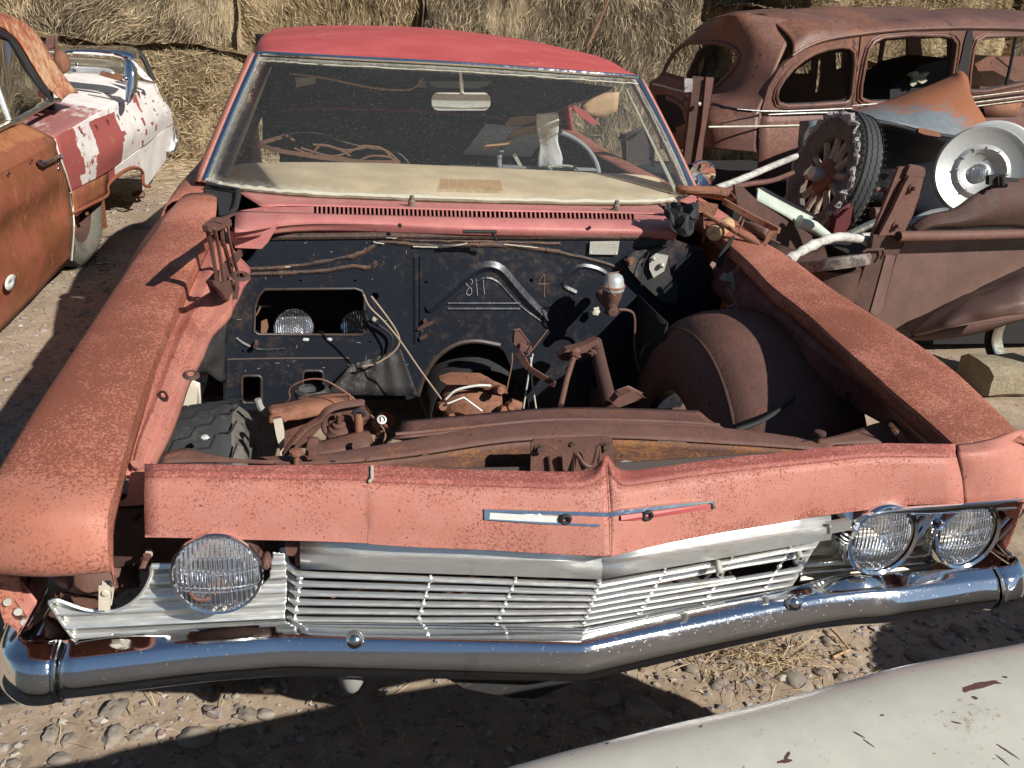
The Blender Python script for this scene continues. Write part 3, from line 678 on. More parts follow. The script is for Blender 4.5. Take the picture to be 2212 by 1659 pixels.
# ---- interior
mb = MB(); de = [U(p, 'z', .990) for p in [(500, 370), (535, 353), (760, 352), (990, 360), (1230, 371), (1400, 380), (1440, 400)]]
b0 = [p+V(0, .015, -.006) for p in wsb]
rows = [b0, [a.lerp(b, .5)+V(0, 0, .004) for a, b in zip(b0, de)], de, [p+V(0, .035, -.02) for p in de], [p+V(0, .045, -.08) for p in de], [p+V(0, .02, -.22) for p in de]]
part(mb.grid(rows, 5, 4), 'dashboard', 'dash_tan', solid=.004, sharp=60, label='sun baked tan padded dashboard')
mb = MB(); A, B, C_, D_ = [U(c2(*p), 'z', .985) for p in [(1022, 762), (1280, 768), (1292, 815), (1018, 806)]]
for i in range(7):
    for j in range(12):
        a = A.lerp(B, i/7+.008).lerp(D_.lerp(C_, i/7+.008), j/12); b = A.lerp(B, (i+1)/7-.012).lerp(D_.lerp(C_, (i+1)/7-.012), j/12); mb.bar(a, b, .0016, .0035)
part(mb, 'defroster_slots', 'cardboard')
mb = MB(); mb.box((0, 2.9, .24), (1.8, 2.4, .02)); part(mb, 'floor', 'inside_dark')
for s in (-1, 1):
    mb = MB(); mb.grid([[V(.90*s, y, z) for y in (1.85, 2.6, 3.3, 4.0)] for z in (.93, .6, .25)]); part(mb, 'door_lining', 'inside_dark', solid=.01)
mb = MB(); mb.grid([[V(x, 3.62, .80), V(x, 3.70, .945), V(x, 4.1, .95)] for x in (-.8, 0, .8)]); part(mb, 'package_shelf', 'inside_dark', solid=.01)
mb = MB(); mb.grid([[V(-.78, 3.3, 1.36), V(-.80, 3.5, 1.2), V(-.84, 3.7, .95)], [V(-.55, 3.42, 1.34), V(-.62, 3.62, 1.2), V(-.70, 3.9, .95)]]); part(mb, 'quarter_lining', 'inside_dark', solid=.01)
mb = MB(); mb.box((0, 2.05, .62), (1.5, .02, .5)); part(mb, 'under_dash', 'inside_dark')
mb = MB()
for y0, h in ((2.75, .80), (3.65, .82)):
    mb.grid([[V(x, y0-.5, .42), V(x, y0-.48, .50), V(x, y0-.1, .50), V(x, y0, .60), V(x, y0+.08, h), V(x, y0+.14, h), V(x, y0+.16, .4)] for x in (-.72, -.36, -.02, .02, .36, .72)], 3, 3)
part(mb, 'bench_seat', 'inside_brown', solid=.01)
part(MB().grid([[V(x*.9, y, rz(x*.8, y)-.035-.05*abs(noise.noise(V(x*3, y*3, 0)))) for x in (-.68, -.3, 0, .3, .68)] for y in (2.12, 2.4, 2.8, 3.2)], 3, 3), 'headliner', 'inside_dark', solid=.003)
mb = MB(); mb.tube(cr([U(c2(*p), 'y', 2.35) for p in [(380, 312), (520, 330), (690, 365), (800, 380), (900, 378), (950, 330)]], 5), .004, 5); part(mb, 'lit_liner_edge', 'cardboard')  # lit edge of the torn liner, drawn as a tan tube
mb = MB(); mb.plate([[U(c2(*p), 'y', 2.25) for p in [(405, 330), (492, 328), (492, 355), (410, 372)]]], (0, .004, 0)); part(mb, 'visor_bracket', 'gauze_grey')
# hanging torn headliner at right
mb = MB(); rows = [[U(c2(*p), 'y', y) for p, y in r] for r in ([((1190, 372), 2.5), ((1400, 330), 2.45), ((1760, 372), 2.3)], [((1240, 430), 2.5), ((1480, 440), 2.45), ((1700, 400), 2.3)], [((1320, 482), 2.5), ((1420, 494), 2.45), ((1640, 425), 2.3)])]
part(mb.grid(rows, 5, 4), 'torn_headliner', 'inside_dark', solid=.003)
mb = MB(); mb.tube(cr([U(c2(*p), 'y', y) for p, y in (((1320, 480), 2.49), ((1400, 494), 2.46), ((1500, 478), 2.42), ((1640, 428), 2.36), ((1760, 376), 2.29))], 5), .006, 6, flat=.4); part(mb, 'lit_headliner_edge', 'cardboard')  # pale tube puts the lit liner edge into colour
mb = MB()      # pale plate painted as the daylight glimpsed in the rear window
mb.plate([[U(c2(*p), 'y', 3.2) for p in [(930, 345), (1240, 345), (1215, 378), (920, 372)]]], (0, .004, 0)); part(mb, 'rear_window_daylight', 'white_plastic')
mb = MB(); mb.plate([[U(c2(*p), 'y', 2.6) for p in [(960, 345), (975, 338), (985, 370), (1055, 378), (1060, 395), (970, 392)]]], (0, .006, 0)); mb.plate([[U(c2(*p), 'y', 2.6) for p in [(1210, 310), (1225, 318), (1222, 345), (1208, 345)]]], (0, .006, 0)); part(mb, 'seat_belt_hook', 'black_rubber')
# mirror
mb = MB(); my = 2.10; ctr = U(c2(1111, 432), 'y', my)
P = rr(986, 394, 1236, 470, 30, c2); mb.plate([[U(p, 'y', my) for p in P]], (0, .018, 0)); mi = part(mb, 'rear_view_mirror', 'white_plastic', bevel=.004)
mb = MB(); mb.tube(cr([U(c2(1108, 305), 'y', my-.06), U(c2(1112, 350), 'y', my-.03), U(c2(1114, 385), 'y', my), U(c2(1113, 410), 'y', my)], 3), [.006]*3+[.0075]*7, 8); part(mb, 'mirror_stalk', 'white_plastic', parent=mi)
# steering wheel
mb = MB(); ax = V(0, -.62, .78).normalized(); cs = V(.44, 2.34, .965)
e1 = V(1, 0, 0); e2 = ax.cross(e1); mb.tube([cs+(e1*math.cos(t)+e2*math.sin(t))*.212 for t in [i*math.pi/20 for i in range(40)]], .011, 8, closed=True)
mb.lathe([(0, .02), (.05, .015), (.055, 0), (.03, -.06)], cs, ax, 20)
for s in (-1, 1): mb.bar(cs+e1*.04*s, cs+e1*.20*s, .03, .008)
part(mb, 'steering_wheel', 'wheel_grey')
mb = MB(); mb.plate([[U(c2(*p), 'y', 2.75) for p in [(1810, 590), (1880, 565), (1930, 620), (1925, 690), (1830, 690)]]], (0, .05, 0)); part(mb, 'seat_cushion', 'inside_brown', bevel=.02)
mb = MB(); mb.plate([[U(c2(*p), 'y', 2.7) for p in [(1580, 445), (1640, 470), (1700, 530), (1660, 525), (1600, 480)]]], (0, .02, 0)); part(mb, 'pillar_trim', 'red_paint_fresh')
# cream corner liners inside the glass
mb = MB()
for s in (-1, 1):
    i = 0 if s < 0 else 6; P = [wsb[i].lerp(wst[i], t)+V(-.05*s, .03, 0) for t in (.03, .3, .6, .9)]
    mb.tube(P, [.012, .010, .007, .004], 6, flat=.5)
part(mb, 'pillar_liner', 'cream_trim')
# ---- header panel between hood and grille
def fy(x): return .018+.16*abs(x)     # nose vee
hd = [  # flange back edge, front crease, bottom edge, each (px, py, z)
 ((312, 1003), (312, 1024), (313, 1161), .835, .832, .742),
 ((420, 1004), (418, 1024), (420, 1163), .835, .833, .740),
 ((560, 1006), (558, 1027), (560, 1166), .835, .833, .738),
 ((700, 1005), (698, 1029), (700, 1169), .836, .834, .736),
 ((785, 1003), (785, 1030), (787, 1172), .837, .835, .733),
 ((815, 1006), (815, 1035), (808, 1175), .836, .833, .732),
 ((950, 1013), (950, 1040), (950, 1184), .834, .831, .728),
 ((1106, 1018), (1106, 1045), (1106, 1191), .833, .830, .725),
 ((1220, 1020), (1220, 1047), (1220, 1197), .833, .830, .724),
 ((1278, 1014), (1272, 1040), (1278, 1200), .838, .834, .724),
 ((1307, 985), (1309, 1012), (1317, 1201), .866, .850, .726),
 ((1313, 985), (1314, 1012), (1321, 1201), .866, .850, .726),
 ((1340, 1014), (1346, 1040), (1340, 1196), .838, .834, .724),
 ((1406, 1012), (1406, 1034), (1406, 1180), .834, .831, .722),
 ((1531, 995), (1531, 1018), (1531, 1155), .834, .831, .720),
 ((1700, 977), (1700, 1000), (1700, 1126), .833, .830, .717),
 ((1860, 960), (1860, 983), (1860, 1102), .829, .826, .714),
 ((1960, 959), (1960, 982), (1965, 1091), .823, .820, .712),
 ((2064, 960), (2066, 982), (2082, 1086), .815, .812, .707)]
rows = []
for a, b, c, za, zb, zc in hd:
    A, B, C_ = U(a, 'z', za), U(b, 'z', zb), U(c, 'z', zc)
    rows.append([A+V(0, .012, -.03), A+V(0, .003, -.004), A, A.lerp(B, .5), B+V(0, .003, .0005), B.lerp(C_, .06), B.lerp(C_, .5)+V(0, -.004, .002), B.lerp(C_, .95), C_, C_+V(0, .010, -.006), C_+V(0, .035, -.004)])
G = MB()
for k, nm, mt in ((slice(0, 6), 'header_flange', 'dark_flange'), (slice(5, 11), 'header_panel', 'red_panel')):
    R = [r[k] for r in rows]
    # vee kept crisp: build the two halves separately
    hw = lambda p: .16*noise.noise(p*9)+.30*max(0, 1-(p.z-.705)/.035)+.22*max(0, (p.z-.815)/.02)*(nm == 'header_panel')
    g = MB(); g.grid(R[:11], 3, 3, w=hw, disp=lambda p, i, j: p+V(0, .0022*noise.noise(p*9), 0)); g.grid([R[10], R[11]], 3, 1, w=hw); g.grid(R[11:], 3, 3, w=hw, disp=lambda p, i, j: p+V(0, .0022*noise.noise(p*9), 0))
    o = part(g, nm, mt, sharp=30, solid=.002)
    if k.start: o['label'] = 'salmon pink header panel with a creased nose above the grille'
mb = MB(); mb.tube([U((803, 1008), 'z', .838), U((803, 1034), 'z', .836), U((798, 1040), 'z', .83)], .003, 6); part(mb, 'dent_crack', 'putty')
def Hd(p, out=.004):      # point on the face of the header
    # face plane: interpolate between crease and bottom rows
    best = None
    for i in range(len(rows)-1):
        b0, b1, c0, c1_ = rows[i][4], rows[i+1][4], rows[i][8], rows[i+1][8]
        pa, pb = proj((b0+c0)/2), proj((b1+c1_)/2)
        if pa[0]-.5 <= p[0] <= pb[0]+.5 or best is None: best = (b0, b1, c0)
        if pa[0]-.5 <= p[0] <= pb[0]+.5: break
    b0, b1, c0 = best; n = (b1-b0).cross(c0-b0).normalized(); n = n if n.y < 0 else -n
    return UP(p, b0+n*out, n)
for pts in ([(740, 218), (770, 235), (820, 240), (870, 250), (920, 235)], [(885, 208), (930, 205), (975, 175)], [(930, 292), (970, 275), (1035, 263)], [(1140, 303), (1165, 300), (1190, 262)], [(650, 240), (700, 255), (750, 285)]):
    mb = MB(); P = cr([Hd(c7(*p), .0006) for p in pts], 5); mb.tube([p+V(0, 0, .0016*noise.noise(p*130)) for p in P], .0009, 5); part(mb, 'paint_crack', 'rust_dark')
# emblem bar
em = MB()
def eb(pts, r, flat=.7): em.tube([Hd(ce(*p), .007) for p in pts], r, 6, flat=flat)
em.plate([[Hd(ce(*p), .0085) for p in [(105, 258), (158, 272), (150, 345), (108, 342)]]], (0, .008, 0))
em.plate([[Hd(ce(*p), .0085) for p in [(108, 256), (1180, 282), (1195, 318), (1150, 325), (400, 292), (150, 278)]]], (0, .008, 0))
em.plate([[Hd(ce(*p), .0085) for p in [(108, 343), (150, 338), (700, 368), (1105, 382), (1100, 405), (600, 380)]]], (0, .008, 0))
em.plate([[Hd(ce(*p), .0080) for p in [(1185, 285), (1290, 262), (2095, 178), (2100, 192), (1290, 300), (1200, 318)]]], (0, .008, 0))
em.plate([[Hd(ce(*p), .0080) for p in [(2060, 190), (2100, 180), (2105, 250), (2085, 252), (2078, 205), (2060, 208)]]], (0, .008, 0))
emo = part(em, 'hood_emblem_bar', 'chrome', bevel=.0008)
mb = MB(); mb.plate([[Hd(ce(*p), .0062) for p in [(152, 278), (745, 312), (745, 362), (150, 332)]]], (0, -.002, 0)); part(mb, 'emblem_insert', 'white_plastic', parent=emo)
mb = MB(); mb.plate([[Hd(ce(*p), .0050) for p in [(745, 312), (1150, 325), (1200, 318), (1105, 382), (745, 364)]]], (0, -.002, 0)); mb.plate([[Hd(ce(*p), .0050) for p in [(1285, 305), (2050, 210), (2052, 245), (1400, 350), (1290, 345)]]], (0, -.001, 0)); part(mb, 'fresh_paint_strip', 'red_paint_fresh', parent=emo)
mb = MB()
for q in ((808, 338), (1515, 305)):
    c = Hd(ce(*q), .008); mb.tube([c+V(.0075*math.cos(t), -.001, .0075*math.sin(t)) for t in [i*math.pi/8 for i in range(16)]], .0035, 6, closed=True)
part(mb, 'stud_nut', 'black_rubber', parent=emo)
# ---- grille
def gy(x, z):
    e = abs(x)/.51; yt = .061+.074*e; return yt+(.655-z)*(.38-.16*e)
mb = MB(); N = 5
def grow(zs, offs, x0=-.508, x1=.489):
    R = []
    for i in range(2*N+1):
        x = lerp(x0, 0, i/N) if i <= N else lerp(0, x1, (i-N)/N); e = abs(x)/.51
        R.append([V(x, .052+.078*e+dy, z-(.004*e if x > 0 else -.004*e)) for z, dy in zip(zs, offs)])
    return R
R = grow([.716, .712, .700, .690, .688, .662, .658, .650], [.050, .020, .012, .008, .000, -.003, .002, .02])
part(MB().grid(R[:N+1]).grid(R[N:]), 'grille_molding', 'alloy', solid=.0015, sharp=18, bevel=0, label='weathered bright moulding along the top of the grille')
bars = []
for i in range(7):
    t = (i+.55)/7; mb = MB()
    P = []
    for x, side in ((-.540, 0), (-.530, 0), (-.508, 0), (-.47, 0), (-.3, 0), (-.1, 0), (0, 0)):
        z = .652-t*.150; e = abs(x)/.51
        y = gy(x, z)-.006*(1 if x > -.5 else 1)
        if x < -.50: y += (-.508-x)*1.0; 
        if x <= -.538: y += .035
        sag = .004*math.sin(-x/.5*math.pi)*(i/7)
        P.append(V(x-(.02*(t)), y, z+.012*e*(1-t)-sag))
    P[-1].x = 0
    mb.tube(P, [.0068]*3+[.0058]*4, 8, flat=.8)
    a = P[-1].copy()
    Q = [a]
    broken = i in (1, 2)
    for x in (.08, .2, .3, .4, .455, .478, .485):
        z = .652-t*.150; e = x/.51; y = gy(x, z)-.006
        if x > .47: y += .02+(.025 if x > .48 else 0)
        zz = z+.006*e*(1-t)
        if broken and .15 < x < .42: zz -= .010*math.sin((x-.15)/.27*math.pi)*(1 if i == 2 else -.3)
        Q.append(V(x-.015*t, y, zz))
    if broken:
        mb.tube(Q[:4 if i == 2 else 9], .0056, 8, flat=.8)
        if i == 2: m3 = MB(); m3.tube(Q[5:], .0056, 8, flat=.8); part(m3, 'grille_bar', 'alloy')
    else: mb.tube(Q, [.0058]*5+[.0068]*3, 8, flat=.8)
    part(mb, 'grille_bar', 'alloy')
for xg in (-.508, -.29, -.145, 0, .13, .27, .40):
    mb = MB(); mb.tube([V(xg-.02*k*(1 if xg < 0 else .6)*(xg != 0), gy(xg, .652-.15*k)-.004, .654-.150*k) for k in (0, .3, .6, .95)], .0026 if xg else .0045, 6)
    for k in range(7):
        z = .652-(k+.55)/7*.15; mb.ball((xg-.02*((k+.5)/7)*(xg != 0), gy(xg, z)-.008, z+(.004)), (.006, .004, .0045), 8, 5)
    part(mb, 'grille_rib', 'alloy')
R = grow([.505, .502, .498, .494], [.050, .062, .070, .110], -.54, .48)
part(MB().grid(R[:N+1]).grid(R[N:]), 'grille_base', 'alloy', solid=.002, sharp=18)
# rusty clip at the left end, and two nozzle studs at right
mb = MB(); mb.plate([[U(c7(*p), 'y', .145) for p in [(1232, 450), (1300, 460), (1305, 545), (1280, 542), (1275, 500), (1240, 498)]]], (0, .01, 0)); part(mb, 'grille_clip', 'rust_brown', bevel=.001)
for q in (c8(895, 562), c8(1240, 495)):
    c = U(q, 'y', .07 if q[0] < 1600 else .11); mb = MB(); mb.lathe([(.0028, -.012), (.0065, -.012), (.0065, .02), (0, .02)], c, (0.25, 1, .15), 12); part(mb, 'grille_stud', 'pale_metal')
# dark radiator cave behind the grille with bits of rusty wire
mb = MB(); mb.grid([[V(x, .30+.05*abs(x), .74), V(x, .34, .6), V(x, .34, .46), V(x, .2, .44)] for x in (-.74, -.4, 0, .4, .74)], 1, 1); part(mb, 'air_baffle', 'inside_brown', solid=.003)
mb = MB()
for i in range(12):
    x = -.46+.036*i*1.0; z = .55+.05*noise.noise(V(i*3.1, 0, 0)); y = .19
    mb.tube(cr([V(x, y, z), V(x+.05, y+.02, z+.015*noise.noise(V(i, 2, 0))), V(x+.13, y+.03, z-.01)], 4), .003, 5)
part(mb, 'debris_wire', 'wire_rust')
mb = MB(); mb.plate([[U(c7(*p), 'y', .20) for p in [(1700, 770), (1800, 785), (1795, 795), (1690, 792)]]], (0, .01, 0)); part(mb, 'wood_scrap', 'bracket_cream')
for (x0, x1, z0, z1) in ((-.10, -.07, .52, .63), (-.06, -.02, .55, .64), (.0, .24, .575, .615)):
    mb = MB(); mb.box(((x0+x1)/2, .22, (z0+z1)/2), (x1-x0, .01, z1-z0)); part(mb, 'support_strap', 'rust_brown')
# ---- left ribbed filler panel (lamp surround gone)
def wavy(outline, x0, x1, nx, z0, z1, nz, yf, ribs, amp, nm):
    R = []
    for i in range(nx+1):
        x = lerp(x0, x1, i/nx); r = []
        for k in range(nz+1):
            z = lerp(z0, z1, k/nz); ph = (z-z0)/(z1-z0)*ribs; fr_ = ph-math.floor(ph)
            b = amp*(math.exp(-((fr_-.5)/.16)**2))
            r.append(V(x, yf(x, z)-b, z))
        R.append(r)
    m = MB(); m.grid(R, keep=[outline]); return m
ol = [c7(*p) for p in [(212, 700), (262, 782), (320, 862), (1232, 776), (1240, 600), (1232, 490), (1180, 484), (1165, 590), (1080, 680), (1000, 710), (880, 700), (780, 640), (742, 560), (740, 538), (655, 540), (652, 590), (615, 660), (560, 710), (495, 738), (420, 738), (350, 725), (268, 695), (240, 688)]]
yl = lambda x, z: .150+.04*max(0, abs(x)-.54)+(.655-z)*.10
part(wavy(ol, -.93, -.50, 210, .50, .72, 130, yl, 7.0, .012, ''), 'ribbed_panel', 'alloy', solid=.002, sharp=60, label='broken ribbed bright panel below the left headlight')
mb = MB(); E_ = [U(p, 'y', .148) for p in [c7(*q) for q in [(212, 700), (240, 690), (268, 697), (350, 727), (420, 739), (495, 738), (560, 710), (615, 660), (652, 590), (655, 545)]]]; mb.tube(cr(E_, 3), .003, 5); mb.tube([U(c7(655, 543), 'y', .146), U(c7(735, 541), 'y', .146)], .004, 6); mb.tube([U(c7(212, 700), 'y', .158), U(c7(262, 782), 'y', .164), U(c7(320, 862), 'y', .170)], .003, 6)
part(mb, 'panel_rim', 'alloy')
orr = [c8(*p) for p in [(1290, 470), (1360, 400), (1500, 380), (1800, 380), (1990, 440), (1870, 505), (1800, 560), (1240, 615), (1250, 560)]]
part(wavy(orr, .44, .92, 160, .50, .72, 110, lambda x, z: .185+.04*max(0, x-.54)+(.655-z)*.05, 6.5, .012, ''), 'ribbed_panel', 'alloy_dirty', solid=.002, sharp=60, label='dark ribbed panel behind the two right headlights')
for (a, b) in (((1250, 540), (1850, 492)), ((1245, 572), (1810, 524))):
    mb = MB(); mb.tube([U(c8(*a), 'y', .15), U(c8(*b), 'y', .18)], .006, 8, flat=.8); part(mb, 'panel_bar', 'chrome')
# ---- headlights
def lamp(c, ax, r, bez=None, lab=None, root=None, depth=.05):
    ax = V(*ax).normalized()
    mb = MB(); mb.lathe([(r*1.04, .002), (r*1.06, .006), (r*1.04, .010), (r*.985, .008), (r*.97, .001)], c, ax, 40)
    mb.lathe([(r*1.04, .002), (r*.9, -.02), (r*.6, -.05), (.02, -.065), (.0, -.065)], c, ax, 32)
    h = mb.build('headlight', MAT['chrome'], root)
    if lab: h['label'] = lab
    mb = MB(); mb.lathe([(r*.98*math.sin(a), -.055*math.cos(a)+.004) for a in [i*math.pi/2/8 for i in range(9)]], c, ax, 32); mb.build('reflector', MAT['lamp_reflector'], h)
    mb = MB(); mb.lathe([(r*.985*math.sin(a), .004+.016*math.cos(a)) for a in [i*math.pi/2/9 for i in range(10)]], c, ax, 40); mb.build('lens', MAT['lamp_glass'], h)
    # moulded flutes and cross lines, real ridges on the lens
    e1 = V(1, 0, 0); e1 = (e1-ax*e1.dot(ax)).normalized(); e2 = ax.cross(e1); e2 = e2 if e2.z > 0 else -e2
    f = MB()
    def sp(u, v):
        d = math.hypot(u, v)/r; return c+e1*u+e2*v+ax*(.0045+.016*math.sqrt(max(0, 1-d*d*1.0)))
    n = 0
    for i in range(n):
        u = r*(-.92+1.84*i/(n-1))
        for v0, v1 in ((-.9, -.34), (-.32, .12), (.14, .52), (.54, .9)):
            P = [(u, r*lerp(v0, v1, k/3)) for k in range(4)]; P = [p for p in P if math.hypot(*p) < r*.95]
            if len(P) > 1 and rnd.random() < .8: f.tube([sp(*p) for p in P], r*.007, 4)
    for v in (-.33, .13, .53):
        P = [(r*k/10, r*(v+.05*(1-(k/8)**2)*-1)) for k in range(-9, 10)]; P = [p for p in P if math.hypot(*p) < r*.96]
        if len(P) > 1: f.tube([sp(*p) for p in P], r*.0045, 4)
    f.build('lens_flute', MAT['flute_glass'], h)
    mb = MB()
    for t in (-1.45, -1.70): mb.ball(c+(e1*math.cos(t)+e2*math.sin(t))*r*.93+ax*.010, .003, 6, 4)
    mb.build('locating_tab', MAT['pale_metal'], h)
    return h
cl = U(c7(940, 572), 'y', .112)
lamp(cl, (-.05, -1, .12), .0695, lab='left headlight, standing in front of the ribbed panel without its bezel', root=car)
mb = MB(); mb.tube(cr([U(c7(905, 692), 'y', .09), U(c7(850, 690), 'y', .09), U(c7(820, 660), 'y', .09)], 3), .003, 5); mb.ball(U(c7(1152, 520), 'y', .12), (.008, .02, .012)); mb.bar(U(c7(1120, 480), 'y', .13), U(c7(1160, 540), 'y', .13), .012, .004); part(mb, 'adjuster', 'rust_brown')
mb = MB(); mb.lathe([(.066, .01), (.068, .03), (.05, .07)], cl+V(0, .004, 0), (0, 1, -.1), 32); part(mb, 'lamp_bucket', 'rust_dark', solid=.002)
def bezel(cpx, y, r, tail, lab):
    c = U(cpx, 'y', y); ax = V(.06, -1, .10).normalized(); mb = MB()
    mb.lathe([(r*1.02, .012), (r*1.10, .016), (r*1.17, .008), (r*1.20, -.02), (r*1.18, -.075)], c, ax, 44)
    # pointed outer tail
    T = [U(cg(*p), 'y', y+dy) for p, dy in tail]
    mb.tube(T, .005, 8); b = part(mb, 'lamp_bezel', 'chrome_worn', sharp=50, label=lab)
    lamp(c+ax*(-.004), tuple(ax), r, root=car, lab=lab.replace('bezel around', 'bright').replace('chromed ', ''))
    return b
bezel(cg(655, 445), .138, .069, [((330, 350), .0), ((420, 250), .0), ((560, 205), .0), ((800, 185), .005), ((1230, 190), .03)], 'chromed bezel around the inner right headlight')
bezel(cg(1565, 400), .165, .069, [((1310, 210), .01), ((1450, 170), .01), ((1700, 150), .02), ((2150, 120), .05)], 'chromed bezel around the outer right headlight')
mb = MB(); rows = [[U(cg(*p), 'y', y) for p in r] for y, r in ((.135, [(440, 195), (800, 135), (1200, 105), (1570, 85), (2212, 55)]), (.128, [(450, 210), (800, 160), (1350, 120), (1580, 100), (2212, 75)]), (.130, [(330, 270), (560, 205), (900, 185), (1290, 180), (1800, 140), (2212, 115)][:5]), (.15, [(335, 300), (560, 220), (900, 200), (1290, 195), (1800, 160)]))]
rows = [[p+V(0, .05*max(0, p.x-.75), 0) for p in r] for r in rows]
part(mb.grid(rows, 4, 3), 'headlight_eyebrow', 'chrome_worn', solid=.002)
mb = MB(); mb.bar(U(cg(100, 340), 'y', .125), U(cg(320, 300), 'y', .125), .012, .022); part(mb, 'molding_joint', 'alloy')
for q0, q1 in (((1235, 190), (1000, 480)), ((1000, 480), (780, 660)), ((2190, 130), (1980, 380)), ((1980, 380), (1640, 620))):
    pass
mb = MB(); P = cr([U(cg(*p), 'y', y) for p, y in (((1240, 190), .185), ((1140, 330), .178), ((1030, 490), .170), ((830, 655), .165), ((600, 730), .165))], 5); mb.tube(P, .0045, 8)
Q = [p+V(0, .06, .01) for p in P]; mb.grid([P, Q], 1, 1); part(mb, 'bezel_fin', 'chrome_worn', solid=.002)
mb = MB(); P = cr([U(cg(*p), 'y', y) for p, y in (((2200, 150), .22), ((2070, 300), .215), ((1930, 450), .205), ((1740, 600), .195), ((1500, 665), .19), ((1340, 660), .19))], 5); mb.tube(P, .0045, 8)
Q = [p+V(0, .06, .01) for p in P]; mb.grid([P, Q], 1, 1); part(mb, 'bezel_fin', 'chrome_worn', solid=.002)
# ---- bumper
TB = [(-.892, .129), (-.695, .135), (-.544, .135), (-.352, .110), (-.02, .055), (.214, .089), (.429, .120), (.553, .150), (.699, .143), (.861, .137)]
LF = [(-.887, .090), (-.695, .101), (-.543, .100), (-.355, .071), (-.024, .019), (.203, .056), (.462, .092), (.56, .100), (.672, .097), (.875, .112)]
def itp(T, x):
    for (a, b), (c, d) in zip(T, T[1:]):
        if x <= c: return lerp(b, d, (x-a)/(c-a))
    return T[-1][1]
def bsec(x):
    # soft vee: the crease at the middle stays, the joints between flats are rounded
    yt = sum(itp(TB, x+d) for d in (-.012, 0, .012))/3; yl_ = sum(itp(LF, x+d) for d in (-.012, 0, .012))/3
    s = [V(x, yt+.012, .530), V(x, yt+.002, .549), V(x, yt-.004, .5515), V(x, (yt+yl_)/2, .5475), V(x, yl_+.004, .5430), V(x, yl_-.002, .539), V(x, yl_-.010, .529), V(x, yl_-.018, .516), V(x, yl_-.022, .503), V(x, yl_-.021, .490), V(x, yl_-.012, .473), V(x, yl_+.002, .459), V(x, yl_+.018, .449), V(x, yl_+.035, .444), V(x, yl_+.055, .448)]
    return s
L = [-.895, -.80, -.68, -.60, -.54, -.48, -.40, -.28, -.15, -.07, -.035, -.02, -.005, .03, .12, .25, .38, .46, .52, .58, .65, .75, .82, .868, .905]
mb = MB(); mb.grid([bsec(x) for x in L], 3, 3); part(mb, 'bumper', 'chrome_worn', solid=.002, sharp=28, label='pitted chrome front bumper bent into a shallow V')
for s in (-1, 1):
    b = bsec(-.900 if s < 0 else .910); x0 = b[0].x; rows = [[p+V(0, 0, 0) for p in b]]
    cx = b[9]; 
    for k, (dx, dy, gr) in enumerate(((.012, -.004, 1.05), (.045, .000, 1.08), (.080, .028, 1.08), (.105, .085, 1.04), (.112, .17, 1.0), (.112, .30, .98), (.108, .45, .95))):
        r = []
        for j, p in enumerate(b):
            depth = p.y-b[9].y; z = .492+(p.z-.492)*gr
            q = min(1, (dx/.112)) ; turn = q*q*q
            r.append(V(x0+s*(dx-depth*turn*.95), b[9].y+dy+depth*(1-turn), z))
        rows.append(r)
    part(MB().grid(rows, 3, 3), 'bumper_end', 'chrome_worn', solid=.002, sharp=35)
    mb = MB(); P = cr([p+V(-.004*s, -.002, .001) for p in b[1:13]], 4); mb.tube(P, .0035, 6); part(mb, 'bumper_seam', 'chrome')
    q = c7(1533, 860) if s < 0 else c8(1218, 700); c = U(q, 'z', .548)
    mb = MB(); mb.lathe([(0, .012), (.007, .011), (.012, .008), (.0155, .002), (.016, -.004)], c, (0, -.5, .85), 24); part(mb, 'bumper_bolt', 'chrome')
    c = U(c7(50, 810), 'x', -1.0) if s < 0 else U(c8(2090, 490), 'x', 1.0); mb = MB(); mb.lathe([(0, .012), (.010, .010), (.020, 0)], c, (s, -.2, .3), 20); part(mb, 'bumper_bolt', 'chrome')
# license plate style remains under the bumper
mb = MB(); mb.plate([[U(c8(*p), 'y', .10) for p in [(-300, 1022), (300, 1030), (240, 1060), (100, 1118), (0, 1115), (-200, 1075)]]], (0, .004, 0)); part(mb, 'valance_panel', 'dusty_black', label='pale lower valance sheet below the bumper')
MAT['vpale'] = MAT['pale_metal']
mb = MB(); rows = []
for k, (zc, w_, d_) in enumerate(((.455, .030, .03), (.43, .029, .034), (.40, .026, .034), (.375, .018, .026), (.362, .004, .008))):
    c = U(c7(1520, 1040+(0)), 'z', .42); rows.append([V(c.x+w_*math.cos(t), c.y+.02+d_*math.sin(t)+.02, zc) for t in [i*2*math.pi/14 for i in range(14)]])
part(mb.grid(rows, 1, 3, closed=True), 'bumper_guard', 'gauze_grey')
